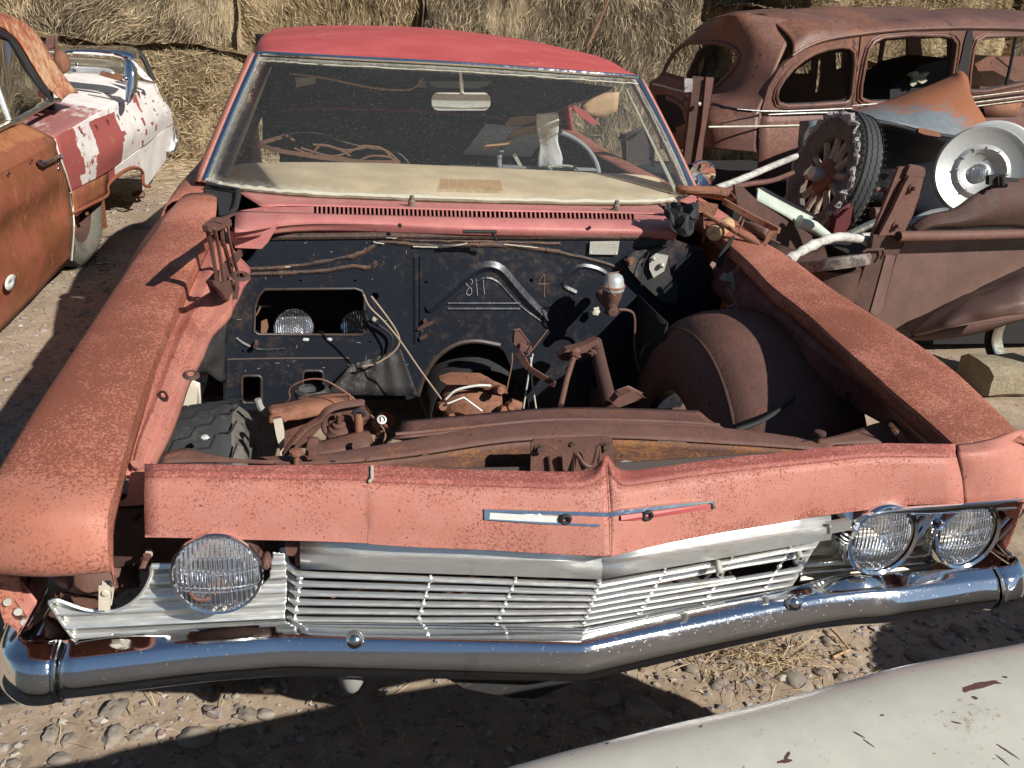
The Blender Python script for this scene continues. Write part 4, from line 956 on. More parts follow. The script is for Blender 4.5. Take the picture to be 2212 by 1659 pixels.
# ---- wreckage behind the left fender nose
mb = MB(); mb.plate([[U(cf(*p), 'y', .30) for p in [(300, 380), (400, 340), (830, 330), (1200, 250), (1270, 200), (1500, 170), (1500, 280), (1380, 400), (1350, 500), (1000, 590), (600, 600), (560, 520), (420, 640), (330, 540)]]], (0, .005, 0)); part(mb, 'inner_brace', 'alloy_dirty', bevel=.002)
mb = MB(); mb.ball(U(cf(1030, 420), 'y', .27), (.06, .03, .03), 14, 8, jit=.4); mb.ball(U(cf(700, 400), 'y', .27), (.03, .02, .02), 12, 8, jit=.4); part(mb, 'inner_brace_bulge', 'rust_brown')
mb = MB(); mb.plate([[U(cf(*p), 'y', .32) for p in [(290, 380), (520, 380), (560, 480), (480, 640), (420, 610), (330, 540), (280, 440)]]], (0, .004, 0)); mb.plate([[U(cf(*p), 'y', .28) for p in [(600, 560), (940, 610), (990, 700), (900, 720), (760, 700), (600, 640)]]], (0, .004, 0)); mb.plate([[U(cf(*p), 'y', .27) for p in [(0, 480), (120, 500), (190, 580), (400, 720), (500, 820), (450, 850), (280, 800), (150, 680)]]], (0, .004, 0)); part(mb, 'torn_sheet', 'rust_brown', bevel=.001)
mb = MB(); mb.plate([[U(cf(*p), 'y', y) for p, y in [((0, 500), .22), ((60, 500), .22), ((290, 800), .2), ((200, 850), .2), ((0, 660), .22)]]], (.01, .03, -.01)); part(mb, 'fender_brace', 'red_panel', bevel=.003)
mb = MB()
for q in ((75, 650), (180, 745)): mb.disc(U(cf(*q), 'y', .20), (.2, -1, .3), .0065, .006, 12)
part(mb, 'brace_button', 'pale_metal')
mb = MB(); mb.plate([[U(cf(*p), 'y', .13) for p in [(988, 498), (1075, 495), (1110, 570), (1075, 725), (985, 728)]]], (0, .012, 0)); mb.disc(U(cf(1040, 565), 'y', .127), (0, 1, 0), .006, .004); part(mb, 'lamp_bracket', 'bracket_cream', bevel=.002)
mb = MB(); mb.tube([U(cf(1455, 190), 'y', .2), U(cf(1440, 240), 'y', .2), U(cf(1405, 345), 'y', .19)], [.007, .006, .007], 8); part(mb, 'adjuster_rod', 'rust_brown')
mb = MB(); mb.plate([[U(cf(*p), 'y', .21) for p in [(1435, 165), (1490, 165), (1500, 215), (1440, 215)]]], (0, .01, 0)); part(mb, 'adjuster_clip', 'bracket_cream')
mb = MB(); mb.plate([[U(cf(*p), 'y', .26) for p in [(300, 800), (450, 810), (700, 1010), (600, 1040), (450, 1000), (440, 860)]]], (0, .03, 0)); part(mb, 'bumper_iron', 'rust_dark')
mb = MB(); mb.plate([[U(c7(*p), 'y', .24) for p in [(480, 290), (620, 280), (640, 150), (660, 100), (560, 150), (545, 250)]]], (0, .004, 0)); mb.disc(U(c7(595, 103), 'z', .80), (0, -.2, 1), .010, .004); part(mb, 'gutter_end', 'red_panel', label='pink end flange beside the left end of the header panel')
mb = MB(); mb.box((-.72, .28, .66), (.28, .05, .12)); mb.ball((-.70, .26, .70), (.09, .05, .05), 16, 10, jit=.4); part(mb, 'lamp_housing', 'rust_dark')
# ---- upper cross member and latch
mb = MB()
top = [(-.60, .312, .742), (-.47, .335, .750), (-.30, .36, .755), (0, .40, .765), (.2, .405, .763), (.37, .395, .755), (.50, .37, .745), (.62, .345, .735)]
BT = [U(p, 'z', z) for p, z in (((560, 990), .748), ((692, 985), .750), ((853, 960), .753), ((1088, 921), .762), ((1300, 917), .764), ((1560, 928), .757), ((1731, 950), .750), ((1800, 964), .745))]
BF = [U(p, 'z', z) for p, z in (((600, 1006), .745), ((740, 1002), .748), ((900, 985), .750), ((1106, 955), .757), ((1320, 948), .758), ((1560, 960), .752), ((1740, 972), .747), ((1790, 976), .744))]
Bb = [p+V(0, .004, -.045-.012*math.sin(i/7*math.pi)) for i, p in enumerate(BF)]
g = [[a+V(0, .004, -.02) for a in BT], BT, [(a+b)/2+V(0, 0, .002) for a, b in zip(BT, BF)], BF]
part(MB().grid(g, 4, 2), 'crossmember', 'rust_brown', solid=.004, sharp=35, label='brown curved cross member behind the header panel')
part(MB().grid([[p+V(0, 0, -.001) for p in BF], [(a+b)/2 for a, b in zip(BF, Bb)], Bb, [p+V(0, .02, -.002) for p in Bb]], 4, 2), 'crossmember_face', 'beam_side', solid=.004, sharp=35, label='orange streaked front face of the cross member')
PB = [U(p, 'z', .735) for p in ((868, 912), (1000, 900), (1209, 883), (1440, 887), (1508, 890))]; PF = [U(p, 'z', .748) for p in ((850, 950), (1000, 935), (1200, 917), (1440, 921), (1568, 930))]
part(MB().grid([PB, [(a+b)/2+V(0, 0, -.004) for a, b in zip(PB, PF)], PF], 4, 3), 'radiator_baffle', 'rust_brown', solid=.004, sharp=30)
mb = MB(); mb.tube(cr([a.lerp(b, .78)+V(0, 0, .003) for a, b in zip(PB, PF)], 4), .004, 6); part(mb, 'pressed_rib', 'rust_brown')
lp = [c6(*p) for p in [(236, 1190), (250, 1180), (590, 1165), (612, 1180), (622, 1320), (540, 1340), (232, 1330)]]
mb = MB(); mb.plate([[U(p, 'y', .285) for p in lp]], (0, .006, 0)); part(mb, 'latch_plate', 'rust_brown', bevel=.003, label='rusty hood latch plate standing behind the nose peak')
for q in ((273, 1220), (575, 1208)):
    mb = MB(); mb.lathe([(0, .012), (.007, .012), (.008, .004), (.012, .004), (.012, 0)], U(c6(*q), 'y', .285), (0, -1, .2), 6); part(mb, 'latch_bolt', 'rust_dark')
mb = MB(); mb.disc(U(c6(425, 1198), 'y', .283), (0, 1, 0), .005, .004)
for x in (315, 370): mb.tube([U(c6(x, 1255), 'y', .282), U(c6(x+5, 1325), 'y', .282)], .007, 8, flat=.5)
part(mb, 'latch_rib', 'rust_dark')
mb = MB(); mb.tube(cr([U(c6(*p), 'y', y) for p, y in (((430, 1320), .26), ((440, 1240), .25), ((480, 1290), .245), ((520, 1295), .245), ((545, 1210), .25), ((550, 1290), .26))], 5), .004, 6); part(mb, 'latch_spring', 'rust_brown')
mb = MB(); mb.tube(cr([U(p, 'z', .70) for p in ((1320, 990), (1370, 1005), (1470, 998), (1600, 988))], 6), .008, 8); part(mb, 'radiator_hose', 'gauze_grey')
for q in (c6(1425, 1192), ca(1540, 683)):
    mb = MB(); mb.disc(U(q, 'z', .752), (0, -.1, 1), .009, .003); part(mb, 'bolt_hole', 'inside_dark')
for q, z in ((c6(1568, 1150), .775), (ca(1165, 610), .775)):
    c = U(q, 'z', z); mb = MB(); mb.lathe([(0, .006), (.012, .004), (.0125, 0), (.012, -.003), (.0055, -.004), (.0055, -.05)], c, (0, 0, 1), 16); part(mb, 'hood_bumper_screw', 'rust_orange' if q[0] < 1000 else 'rust_dark')
c = U(ca(1320, 630), 'z', .765); mb = MB(); mb.lathe([(0, .012), (.009, .012), (.0095, 0), (.014, 0), (.014, -.004)], c, (0, 0, 1), 6); part(mb, 'mounting_bolt', 'rust_brown')
mb = MB(); mb.grid([[U(p, 'z', .752) for p in [c6(1480, 1190), c6(1640, 1165), c6(1880, 1095), c6(1935, 1130)]], [U(p, 'z', .745) for p in [c6(1500, 1225), c6(1650, 1205), c6(1900, 1197), c6(1970, 1197)]]], 3, 3); part(mb, 'support_wing', 'rust_brown', solid=.004)
mb = MB(); mb.grid([[U(p, 'z', .752) for p in [ca(-180, 640), ca(0, 585), (411, 972), ca(450, 660), ca(1000, 690)]], [U(p, 'z', .745) for p in [ca(-180, 730), ca(0, 720), ca(200, 715), ca(450, 715), ca(1000, 720)]]], 3, 3); part(mb, 'support_wing', 'rust_brown', solid=.004)
mb = MB(); mb.plate([[U(c6(*p), 'z', z) for p, z in (((1885, 1095), .80), ((1900, 1100), .80), ((1990, 1195), .76), ((1965, 1197), .76))]], (0, 0, -.01)); part(mb, 'support_strap', 'rust_orange')
# ---- right wheel liner: domed wheelhouse seen from inside
mb = MB(); cx0, cy0, cz0 = .50, .93, .36
prof = [(.205, .035), (.22, .012), (.27, .0), (.33, .006), (.395, .03), (.435, .075), (.455, .13), (.465, .22), (.47, .36)]
mb.lathe(prof, V(cx0, cy0, cz0), (1, 0, 0), 48, xdir=(0, 1, 0), arc=(-.25, math.pi+.4))
mb.v = [p+V(.012*noise.noise(p*3), .012*noise.noise(p*3+V(4, 0, 0)), .014*noise.noise(p*3+V(0, 7, 0))) for p in mb.v]
part(mb, 'wheel_liner', 'rust_brown', solid=.004, sharp=60, label='large rusty domed wheel liner on the right side of the bay')
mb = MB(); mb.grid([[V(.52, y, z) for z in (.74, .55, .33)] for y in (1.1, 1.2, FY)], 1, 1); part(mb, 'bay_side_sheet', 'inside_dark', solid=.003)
mb = MB(); mb.tube(cr([U(p, 'y', y) for p, y in ((c6(1180, 1135), .52), (c6(1300, 1090), .56), (c6(1420, 1010), .62), (c6(1540, 910), .7))], 5), [.006]*8+[.004]*8, 6); part(mb, 'wiring_loom', 'black_rubber')
mb = MB(); mb.tube(cr([U(p, 'y', .6) for p in (c6(1690, 960), c6(1700, 1050), c6(1730, 1160))], 4), .004, 5); mb.plate([[U(c6(*p), 'y', .58) for p in [(1698, 1025), (1712, 1028), (1710, 1060), (1690, 1062)]]], (0, .004, 0)); part(mb, 'hanging_wire', 'black_rubber')
mb = MB(); mb.tube([V(cx0+.034, cy0-.40*math.cos(a), cz0+.40*math.sin(a)) for a in [.1+.09*k for k in range(30)]], .004, 6); part(mb, 'liner_seam', 'rust_dark')
for k in range(9):
    a = .5+.25*k; c_ = V(cx0+.012, cy0-.34*math.cos(a), cz0+.34*math.sin(a)); mb = MB(); mb.ball(c_, (.004, .005, .005), 8, 5); part(mb, 'spot_weld', 'rust_dark')
# ---- wheels
def tyre(root, c, ax, R, wd, nm='tyre', tread='hex', mat='tyre_rubber', side='tyre_side', n=64):
    ax = V(*ax).normalized(); mb = MB(); h = wd/2; sh = .018
    mb.lathe([(R-.012, -h+.028), (R-.001, -h+.045), (R, -h*.5), (R+.002, 0), (R, h*.5), (R-.001, h-.045), (R-.012, h-.028)], c, ax, n)
    tb_ = mb
    mb = MB()
    for s in (-1, 1): mb.lathe([(R-.012, s*(h-.028)), (R-.035, s*(h-.006)), (R*.82, s*(h+.004)), (R*.70, s*(h-.004)), (R*.60, s*(h-.022)), (R*.585, s*(h-.04))], c, ax, n)
    mb.build('sidewall', MAT[side], root)
    x = V(0, 0, 1) if abs(ax.z) < .9 else V(1, 0, 0); x = (x-ax*x.dot(ax)).normalized(); y = ax.cross(x); g = MB()
    def pt(u, a, k=.0015): return c+ax*u+(x*math.cos(a)+y*math.sin(a))*(R+k)
    if tread == 'hex':
        nr = 26; s_ = 2*math.pi/nr
        for r_ in (-1.5, -.5, .5, 1.5):
            for k in range(nr):
                a0 = (k+(.5 if r_ in (-.5, 1.5) else 0))*s_; u0 = r_*wd*.21; rx = wd*.118; ra = s_*.50
                H = [pt(u0+rx*math.cos(q), a0+ra*math.sin(q)*1.12) for q in [j*math.pi/3 for j in range(3)]]
                for a_, b_ in zip(H, H[1:]): g.bar(a_, b_, .0045, .0022, up=((a_+b_)/2-c))
    else:
        m = 120
        for u in (-.30, -.1, .1, .30):
            g.tube([pt(u*wd+wd*.018*(1 if k % 2 else -1), 2*math.pi*k/m, .0005) for k in range(m)], .0035, 4, closed=True)
        for s in (-1, 1):
            for k in range(0, m, 2): g.tube([pt(s*wd*.38, 2*math.pi*k/m), pt(s*wd*.44, 2*math.pi*(k+.3)/m, -.004)], .003, 4)
    nf = len(tb_.f); tb_.add(g.v, g.f); t = tb_.build('tread', MAT[mat], root); t.data.materials.append(MAT['inside_dark'])
    for p_ in t.data.polygons[nf:]: p_.material_index = 1
    return t
def wheelpart(root, c, ax, R, wd, **k):
    w = MB().lathe([(R*.6, -.06), (R*.6, .06), (R*.5, .05), (R*.4, -.02), (.09, -.03), (.08, .02), (0, .03)], c, ax, 32).build('wheel', MAT['rust_dark'], root)
    w['base'] = root['base']
    return tyre(w, c, ax, R, wd, **k)
wc = V(-.735, .80, .285)
wheelpart(car, wc, (1, .06, .10), .335, .215)
wheelpart(car, V(.76, .86, .285), (1, 0, 0), .325, .19)
for s in (-1, 1): wheelpart(car, V(.78*s, 3.9, .29), (1, 0, 0), .325, .19)
mb = MB(); mb.ball(U(c5(250, 1405), 'y', .64)+V(0, -.003, .003), (.008, .013, .003), 8, 6, jit=.6); part(mb, 'paint_splash', 'white_plastic')
# ---- left suspension and frame
def S(p, y): return U(ca(*p), 'y', y)
mb = MB(); mb.plate([[S(p, .86) for p in [(890, 190), (1130, 150), (1230, 110), (1200, 60), (1700, 45), (1710, 110), (1650, 230), (1440, 330), (1300, 480), (1100, 620), (1040, 600), (1050, 400), (900, 300)]]], (.0, .03, -.01)); part(mb, 'frame_tower', 'rust_brown', bevel=.006)
mb = MB(); rows = [[S((p[0], p[1]), y) for p, y in r] for r in ([((880, 180), .80), ((1100, 140), .84), ((1450, 60), .90), ((1700, 50), .92)], [((900, 230), .74), ((1150, 190), .78), ((1500, 120), .84), ((1715, 110), .88)], [((1000, 300), .74), ((1200, 260), .78), ((1500, 210), .82), ((1680, 170), .86)])]
part(mb.grid(rows, 4, 4), 'upper_arm', 'rust_orange', solid=.012, bevel=0)
mb = MB(); mb.lathe([(.038, 0), (.046, .012), (.044, .024), (.034, .03)], S((1330, 60), .95), (0, 0, 1), 20); part(mb, 'spring_cushion', 'dusty_black')
mb = MB(); mb.tube(cr([S(p, y) for p, y in (((1040, 650), .56), ((1120, 530), .57), ((1250, 380), .58), ((1400, 280), .58), ((1480, 190), .58), ((1600, 140), .585), ((1800, 110), .59), ((1850, 120), .59))], 5), [.004]+[.010]*34+[.008], 8, flat=.7)
part(mb, 'lower_arm_flange', 'rust_brown')
ring = [(1500, 200), (1455, 280), (1445, 360), (1480, 420), (1550, 455), (1650, 440), (1735, 400), (1760, 300)]
mb = MB(); outl = [S(p, .60) for p in [(1500, 180), (1620, 145), (1820, 105), (1880, 160), (1925, 215), (1905, 270), (1860, 330), (1850, 400), (1750, 440), (1580, 470), (1470, 430), (1430, 350), (1445, 270)]]
hl = [S(p, .60) for p in [(1500, 290), (1560, 280), (1600, 290), (1640, 230), (1655, 270), (1610, 400), (1540, 430), (1480, 395)]]
mb.plate([outl, hl], (0, .015, -.005)); part(mb, 'control_arm', 'rust_brown', bevel=.003)
mb = MB(); mb.tube(cr([S(p, .59) for p in ring], 4), .006, 8); part(mb, 'arm_rim', 'rust_brown')
c = S((1600, 380), .59); mb = MB(); mb.lathe([(0, .045), (.006, .045), (.007, .020), (.014, .018), (.016, .010), (.022, .008), (.026, .0), (.030, -.004)], c, (0, -.25, 1), 20); part(mb, 'shock_mount', 'rust_brown')
mb = MB(); mb.tube([S((1795, 215), .57), S((1800, 400), .56)], .0095, 12); part(mb, 'bump_stop', 'rust_orange')
mb = MB(); mb.tube(cr([S(p, .565) for p in ((1740, 225), (1760, 195), (1800, 185), (1840, 200), (1850, 240))], 3), .005, 8); part(mb, 'bump_stop_ring', 'black_rubber')
mb = MB(); rows = [[S(p, y) for p, y in r] for r in ([((1290, 475), .52), ((1370, 470), .52), ((1420, 515), .53), ((1840, 405), .56), ((1880, 450), .56)], [((1275, 560), .49), ((1330, 560), .49), ((1450, 560), .49), ((1860, 480), .53), ((1940, 540), .53)], [((1270, 650), .47), ((1330, 660), .46), ((1480, 640), .46), ((1750, 590), .49), ((1950, 560), .50)])]
part(mb.grid(rows, 3, 3), 'stabilizer_mount', 'rust_brown', solid=.006)
mb = MB(); mb.lathe([(0, .01), (.018, .008), (.02, -.01)], S((1820, 560), .47), (0, -.6, .8), 16); part(mb, 'stabilizer_bolt', 'rust_brown')
mb = MB(); mb.tube([S((2035, 330), .56), S((2010, 430), .56), S((1995, 530), .56)], [.012, .009, .010], 12); mb.lathe([(.017, -.018), (.019, 0), (.017, .018)], S((2040, 300), .56), (.5, -.6, .6), 20); part(mb, 'tie_rod_end', 'rust_orange')
mb = MB(); mb.lathe([(0, .0), (.010, .0), (.0105, .003), (.007, .005)], S((2028, 283), .545), (.1, -.6, .7), 16); part(mb, 'tie_rod_cap', 'white_plastic')
mb = MB(); mb.tube(cr([S(p, .54) for p in ((1990, 300), (2050, 380), (2050, 460), (2020, 520), (1960, 480), (2000, 455), (2040, 470))], 4), .0012, 5); part(mb, 'tie_wire', 'wire_tan')
mb = MB(); mb.plate([[S(p, .62) for p in [(940, 285), (1025, 270), (1050, 410), (1045, 640), (1015, 660), (1000, 560), (965, 430)]]], (0, .006, 0)); part(mb, 'brake_hose_bracket', 'bracket_cream')
mb = MB(); mb.tube(cr([S(p, .66) for p in ((1060, 290), (1020, 235), (960, 235), (920, 260), (920, 300))], 4), .006, 8); part(mb, 'brake_hose', 'rust_orange')
mb = MB(); mb.tube(cr([U(c5(*p), 'y', .8) for p in ((540, 1190), (560, 1240), (610, 1280))], 4), .008, 8); part(mb, 'dust_sleeve', 'gauze_grey')
mb = MB()
for pts, r_ in (([(600, 1300), (650, 1240), (715, 1190), (718, 1130), (800, 1085), (890, 1080), (960, 1110), (1050, 1170), (1150, 1260), (1240, 1370), (1235, 1420), (1190, 1410)], .0022),):
    mb.tube(cr([U(c5(*p), 'y', lerp(.9, .72, i/11)) for i, p in enumerate(pts)], 4), r_, 6)
part(mb, 'brake_line', 'wire_rust')
mb = MB(); mb.bar((-.40, .25, .42), (-.44, 1.5, .36), .09, .10); part(mb, 'frame_rail', 'rust_brown', bevel=.008)
mb = MB(); mb.bar((.42, .25, .42), (.44, 1.5, .36), .09, .10); part(mb, 'frame_rail', 'rust_dark', bevel=.008)
mb = MB(); mb.bar((-.42, .88, .36), (.42, .88, .36), .14, .10); part(mb, 'axle_beam', 'rust_dark', bevel=.01)
mb = MB(); mb.plate([[U(c5(*p), 'y', 1.1) for p in [(140, 1110), (200, 1140), (215, 1260), (170, 1330), (60, 1290)]]], (0, .04, 0)); part(mb, 'fender_stay', 'bracket_cream', bevel=.005)
mb = MB(); mb.tube([U(c5(40, 1265), 'y', 1.0), U(c5(130, 1330), 'y', .95)], .014, 8); part(mb, 'fender_stay', 'red_panel')
mb = MB(); rows = [[U(c5(*p), 'y', y) for p, y in r] for r in ([((385, 740), 1.33), ((310, 760), 1.25), ((260, 800), 1.2)], [((370, 850), 1.32), ((290, 880), 1.22), ((230, 880), 1.16)], [((365, 950), 1.32), ((290, 960), 1.22), ((205, 960), 1.14)], [((360, 1100), 1.32), ((280, 1060), 1.24), ((195, 1060), 1.16)])]
part(mb.grid(rows, 4, 4, disp=lambda p, i, j: p+V(0, .01*math.sin(p.z*60), 0)), 'splash_shield', 'dusty_black', solid=.003)
# ---- steering box / old brake unit in the tunnel
c = U(c5(1725, 1210), 'y', .98)
mb = MB(); mb.lathe([(.0, .03), (.045, .03), (.06, .02), (.078, .012), (.085, .0), (.085, -.02), (.075, -.06)], c, (-.2, -1, .55), 28); mb.v = [p+V(0, 0, .006*noise.noise(p*20)) for p in mb.v]; st = part(mb, 'steering_gear', 'rust_orange')
mb = MB(); mb.tube(cr([U(c5(*p), 'y', .93) for p in ((1580, 1190), (1640, 1140), (1750, 1115), (1830, 1115))], 5), .0035, 6); mb.tube([U(c5(*p), 'y', .90) for p in ((1590, 1215), (1680, 1180), (1780, 1255))], .003, 5); part(mb, 'gear_strap', 'white_plastic', parent=st)
mb = MB()
for k, q in enumerate(((1560, 1230), (1610, 1290), (1880, 1140), (1900, 1250), (1940, 1230))):
    mb.lathe([(0, .012), (.011, .012), (.013, 0), (.013, -.02)], U(c5(*q), 'y', .92), (.1, -1, .4), 8)
mb.plate([[U(c5(*p), 'y', .95) for p in [(1550, 1085), (1620, 1065), (1780, 1070), (1850, 1110), (1920, 1140), (1925, 1160), (1850, 1150), (1700, 1110), (1590, 1110)]]], (0, .03, 0)); part(mb, 'gear_cover', 'rust_orange', parent=st)
mb = MB(); mb.tube([U(c5(1935, 1215), 'y', .95), U(c5(1990, 1235), 'y', .95)], .016, 10); part(mb, 'gear_coupling', 'rust_orange', parent=st)
# ---- pedal linkage and rods on the right half
mb = MB(); mb.plate([[U(c5(*p), 'y', 1.22) for p in [(1965, 820), (1995, 815), (2050, 890), (2055, 925), (2010, 930), (1955, 880)]]], (0, .02, 0)); mb.bar(U(c5(1985, 900), 'y', 1.21), U(c5(2050, 915), 'y', 1.21), .02, .02); part(mb, 'linkage_bracket', 'rust_brown', bevel=.002)
mb = MB(); mb.bar(U(c5(1985, 930), 'y', 1.2), U(c5(2040, 1020), 'y', 1.18), .006, .02); mb.bar(U(c5(2040, 1020), 'y', 1.18), U(c5(2185, 1110), 'y', 1.12), .006, .018); part(mb, 'linkage_arm', 'rust_brown')
for pts, r_, m in (([(1948, 935), (1945, 1000), (1915, 1150)], .0022, 'wire_rust'), ([(2062, 940), (2040, 1050), (2010, 1240)], .0026, 'wire_white'), ([(2050, 960), (2060, 1100), (2080, 1240)], .0026, 'wire_white'), ([(2145, 805), (2080, 890), (2030, 950)], .002, 'wire_rust')):
    mb = MB(); mb.tube(cr([U(c5(*p), 'y', 1.18) for p in pts], 5), r_, 6); part(mb, 'control_rod', m)
mb = MB(); mb.plate([[U(c6(*p), 'y', 1.18) for p in [(360, 800), (400, 765), (480, 745), (540, 715), (555, 735), (530, 800), (440, 815), (380, 815)]]], (0, .03, 0)); mb.ball(U(c6(440, 785), 'y', 1.15), .018, jit=.4); mb.ball(U(c6(515, 780), 'y', 1.15), .014, jit=.4); part(mb, 'clutch_fork', 'rust_brown', bevel=.003)
mb = MB(); mb.tube([U(c6(430, 805), 'y', 1.14), U(c6(400, 900), 'y', 1.05), U(c6(372, 1020), 'y', .95)], .008, 8); part(mb, 'steering_column_rod', 'rust_brown')
mb = MB(); mb.tube([U(c6(530, 730), 'y', 1.22), U(c6(560, 860), 'y', 1.1), U(c6(600, 1020), 'y', .95)], .022, 10); part(mb, 'steering_shaft', 'rust_dark')
mb = MB(); mb.plate([[U(c6(*p), 'y', .85) for p in [(640, 975), (700, 955), (760, 985), (700, 1005), (640, 1025), (615, 1010)]]], (0, .03, 0)); part(mb, 'steering_arm', 'rust_brown', bevel=.003)
# master cylinder
MC = U(c6(612, 455), 'y', 1.22)
def mc(p, y=1.22): return U(c6(*p), 'y', y)
mb = MB(); c = mc((610, 500)); mb.lathe([(.030, .028), (.032, .018), (.030, -.01), (.024, -.035), (.016, -.055), (.015, -.07), (.0, -.07)], c, (0, -.12, 1), 24); mb.lathe([(.0, -.02), (.016, -.018), (.017, 0), (.017, .12)], mc((608, 578), 1.2), (0, 1, .05), 16); mo = part(mb, 'master_cylinder', 'rust_brown')
mb = MB(); k = mc((612, 470)); mb.lathe([(.036, -.008), (.037, .004), (.0335, .010), (.031, .022), (.024, .034), (.012, .040), (0, .041)], k, (0, -.12, 1), 10); part(mb, 'reservoir_cap', 'disc_metal', parent=mo)
mb = MB(); mb.lathe([(.0365, .002), (.0375, .005), (.0345, .008)], k, (0, -.12, 1), 28); part(mb, 'cap_gasket', 'rust_orange', parent=mo)
mb = MB(); mb.tube([mc(p, 1.18) for p in ((640, 405), (590, 415), (592, 470), (605, 500), (625, 518))], .0022, 6); part(mb, 'cap_bail', 'wire_rust', parent=mo)
mb = MB(); mb.tube(cr([mc(p, 1.2) for p in ((640, 578), (690, 585), (712, 620), (712, 740), (725, 830), (760, 880), (810, 850), (825, 780), (800, 735), (760, 750), (735, 800))], 5), .0042, 8); part(mb, 'brake_pipe', 'rust_brown')
mb = MB(); mb.ball(mc((530, 590), 1.33), (.014, .01, .014), 8, 6, jit=.8); part(mb, 'foam_lump', 'putty')
# hanging wires in front of the heater box
for pts, r_, m, y in (([(1125, 610), (1160, 680), (1240, 760), (1330, 870), (1440, 1030), (1575, 1215)], .0028, 'wire_tan', 1.2), ([(1168, 620), (1230, 700), (1300, 800), (1325, 870), (1290, 930), (1200, 990), (1120, 1010)], .003, 'wire_tan', 1.3), ([(1135, 700), (1150, 750), (1240, 800), (1285, 850), (1275, 920)], .004, 'black_rubber', 1.34), ([(1170, 640), (1190, 690), (1200, 770)], .003, 'black_rubber', 1.32)):
    mb = MB(); mb.tube(cr([U(c5(*p), 'y', y-(.0 if i == 0 else .0)) for i, p in enumerate(pts)], 5), r_, 6); part(mb, 'hanging_wire', m)
mb = MB(); mb.ball(U(c5(1188, 748), 'y', 1.325), .009, jit=.4); part(mb, 'wire_clip', 'pale_metal')
# ---- left hood hinge
HX = -.70
def h(p, x=HX): return U(c1(*p), 'x', x)
hg = MB(); hg.plate([[h(p) for p in [(930, 1040), (985, 1000), (1045, 1010), (1050, 1035), (1000, 1055), (960, 1075), (935, 1065)]]], (.010, 0, 0)); ho = part(hg, 'hood_hinge', 'rust_brown', bevel=.003, label='upright rusty hood hinge on the left fender')
mb = MB(); mb.plate([[h(p) for p in [(960, 1020), (1090, 978), (1040, 1000), (1000, 1030)]]], (.012, 0, .0)); mb.bar(h((1060, 1225)), h((1135, 1130)), .01, .02); part(mb, 'hinge_link', 'rust_brown', parent=ho)
for P_ in ([(955, 1055), (970, 1120), (985, 1200), (1000, 1295)], [(1020, 1040), (1030, 1110), (1050, 1190), (1075, 1285)]):
    mb = MB(); P = cr([h(p) for p in P_], 4)
    for a, b in zip(P, P[1:]): mb.bar(a, b, .016, .006, up=(1, 0, 0))
    P2 = [p+V(.014, .004, 0) for p in P]; mb.tube(P2, .004, 6)
    part(mb, 'hinge_arm', 'rust_brown', parent=ho)
mb = MB(); mb.plate([[h(p) for p in [(960, 1290), (1000, 1300), (1050, 1290), (1090, 1330), (1080, 1380), (1030, 1385), (1000, 1340), (965, 1310)]]], (.008, 0, 0)); mb.plate([[h(p, HX-.01) for p in [(1010, 1240), (1040, 1200), (1050, 1260), (1110, 1280), (1090, 1340), (1010, 1310)]]], (.006, 0, 0)); mb.ball(h((1040, 1320)), .008); part(mb, 'hinge_base', 'rust_brown', parent=ho)
# ================================================================ GROUND
def axis(a, b, c, d, fine, coarse):
    v = [b]; 
    while v[-1] < c: v.append(v[-1]+fine)
    s = fine
    while v[-1] < d: s *= 1.16; v.append(v[-1]+min(s, coarse))
    s = fine; lo = [b]
    while lo[-1] > a: s *= 1.16; lo.append(lo[-1]-min(s, coarse))
    return sorted(set(lo[1:]+v))
xs = axis(-300, -2.3, 2.4, 300, .022, 60); ys = axis(-60, .1, 2.6, 400, .022, 60)
def gz(x, y):
    f = max(0, 1-max(0, math.hypot(x, y-3)-8)/8)
    if f <= 0: return -.02
    z = .030*noise.noise(V(x*.9, y*.9, 0))+.012*noise.noise(V(x*4, y*4, 3))
    z += .006*noise.noise(V(x*14, y*14, 7))+.003*noise.noise(V(x*35, y*35, 1))
    return z*f-.02*(1-f)
g = MB(); g.v = [V(x, y, gz(x, y)) for y in ys for x in xs]; n = len(xs); g.w = [0]*len(g.v)
g.f = [(j*n+i, j*n+i+1, (j+1)*n+i+1, (j+1)*n+i) for j in range(len(ys)-1) for i in range(n-1)]
gr = g.build('ground', MAT['dirt']); tag(gr, kind='structure', label='dry packed dirt of the yard')
def onground(p): q = U(p, 'z', 0); q.z = gz(q.x, q.y); return q
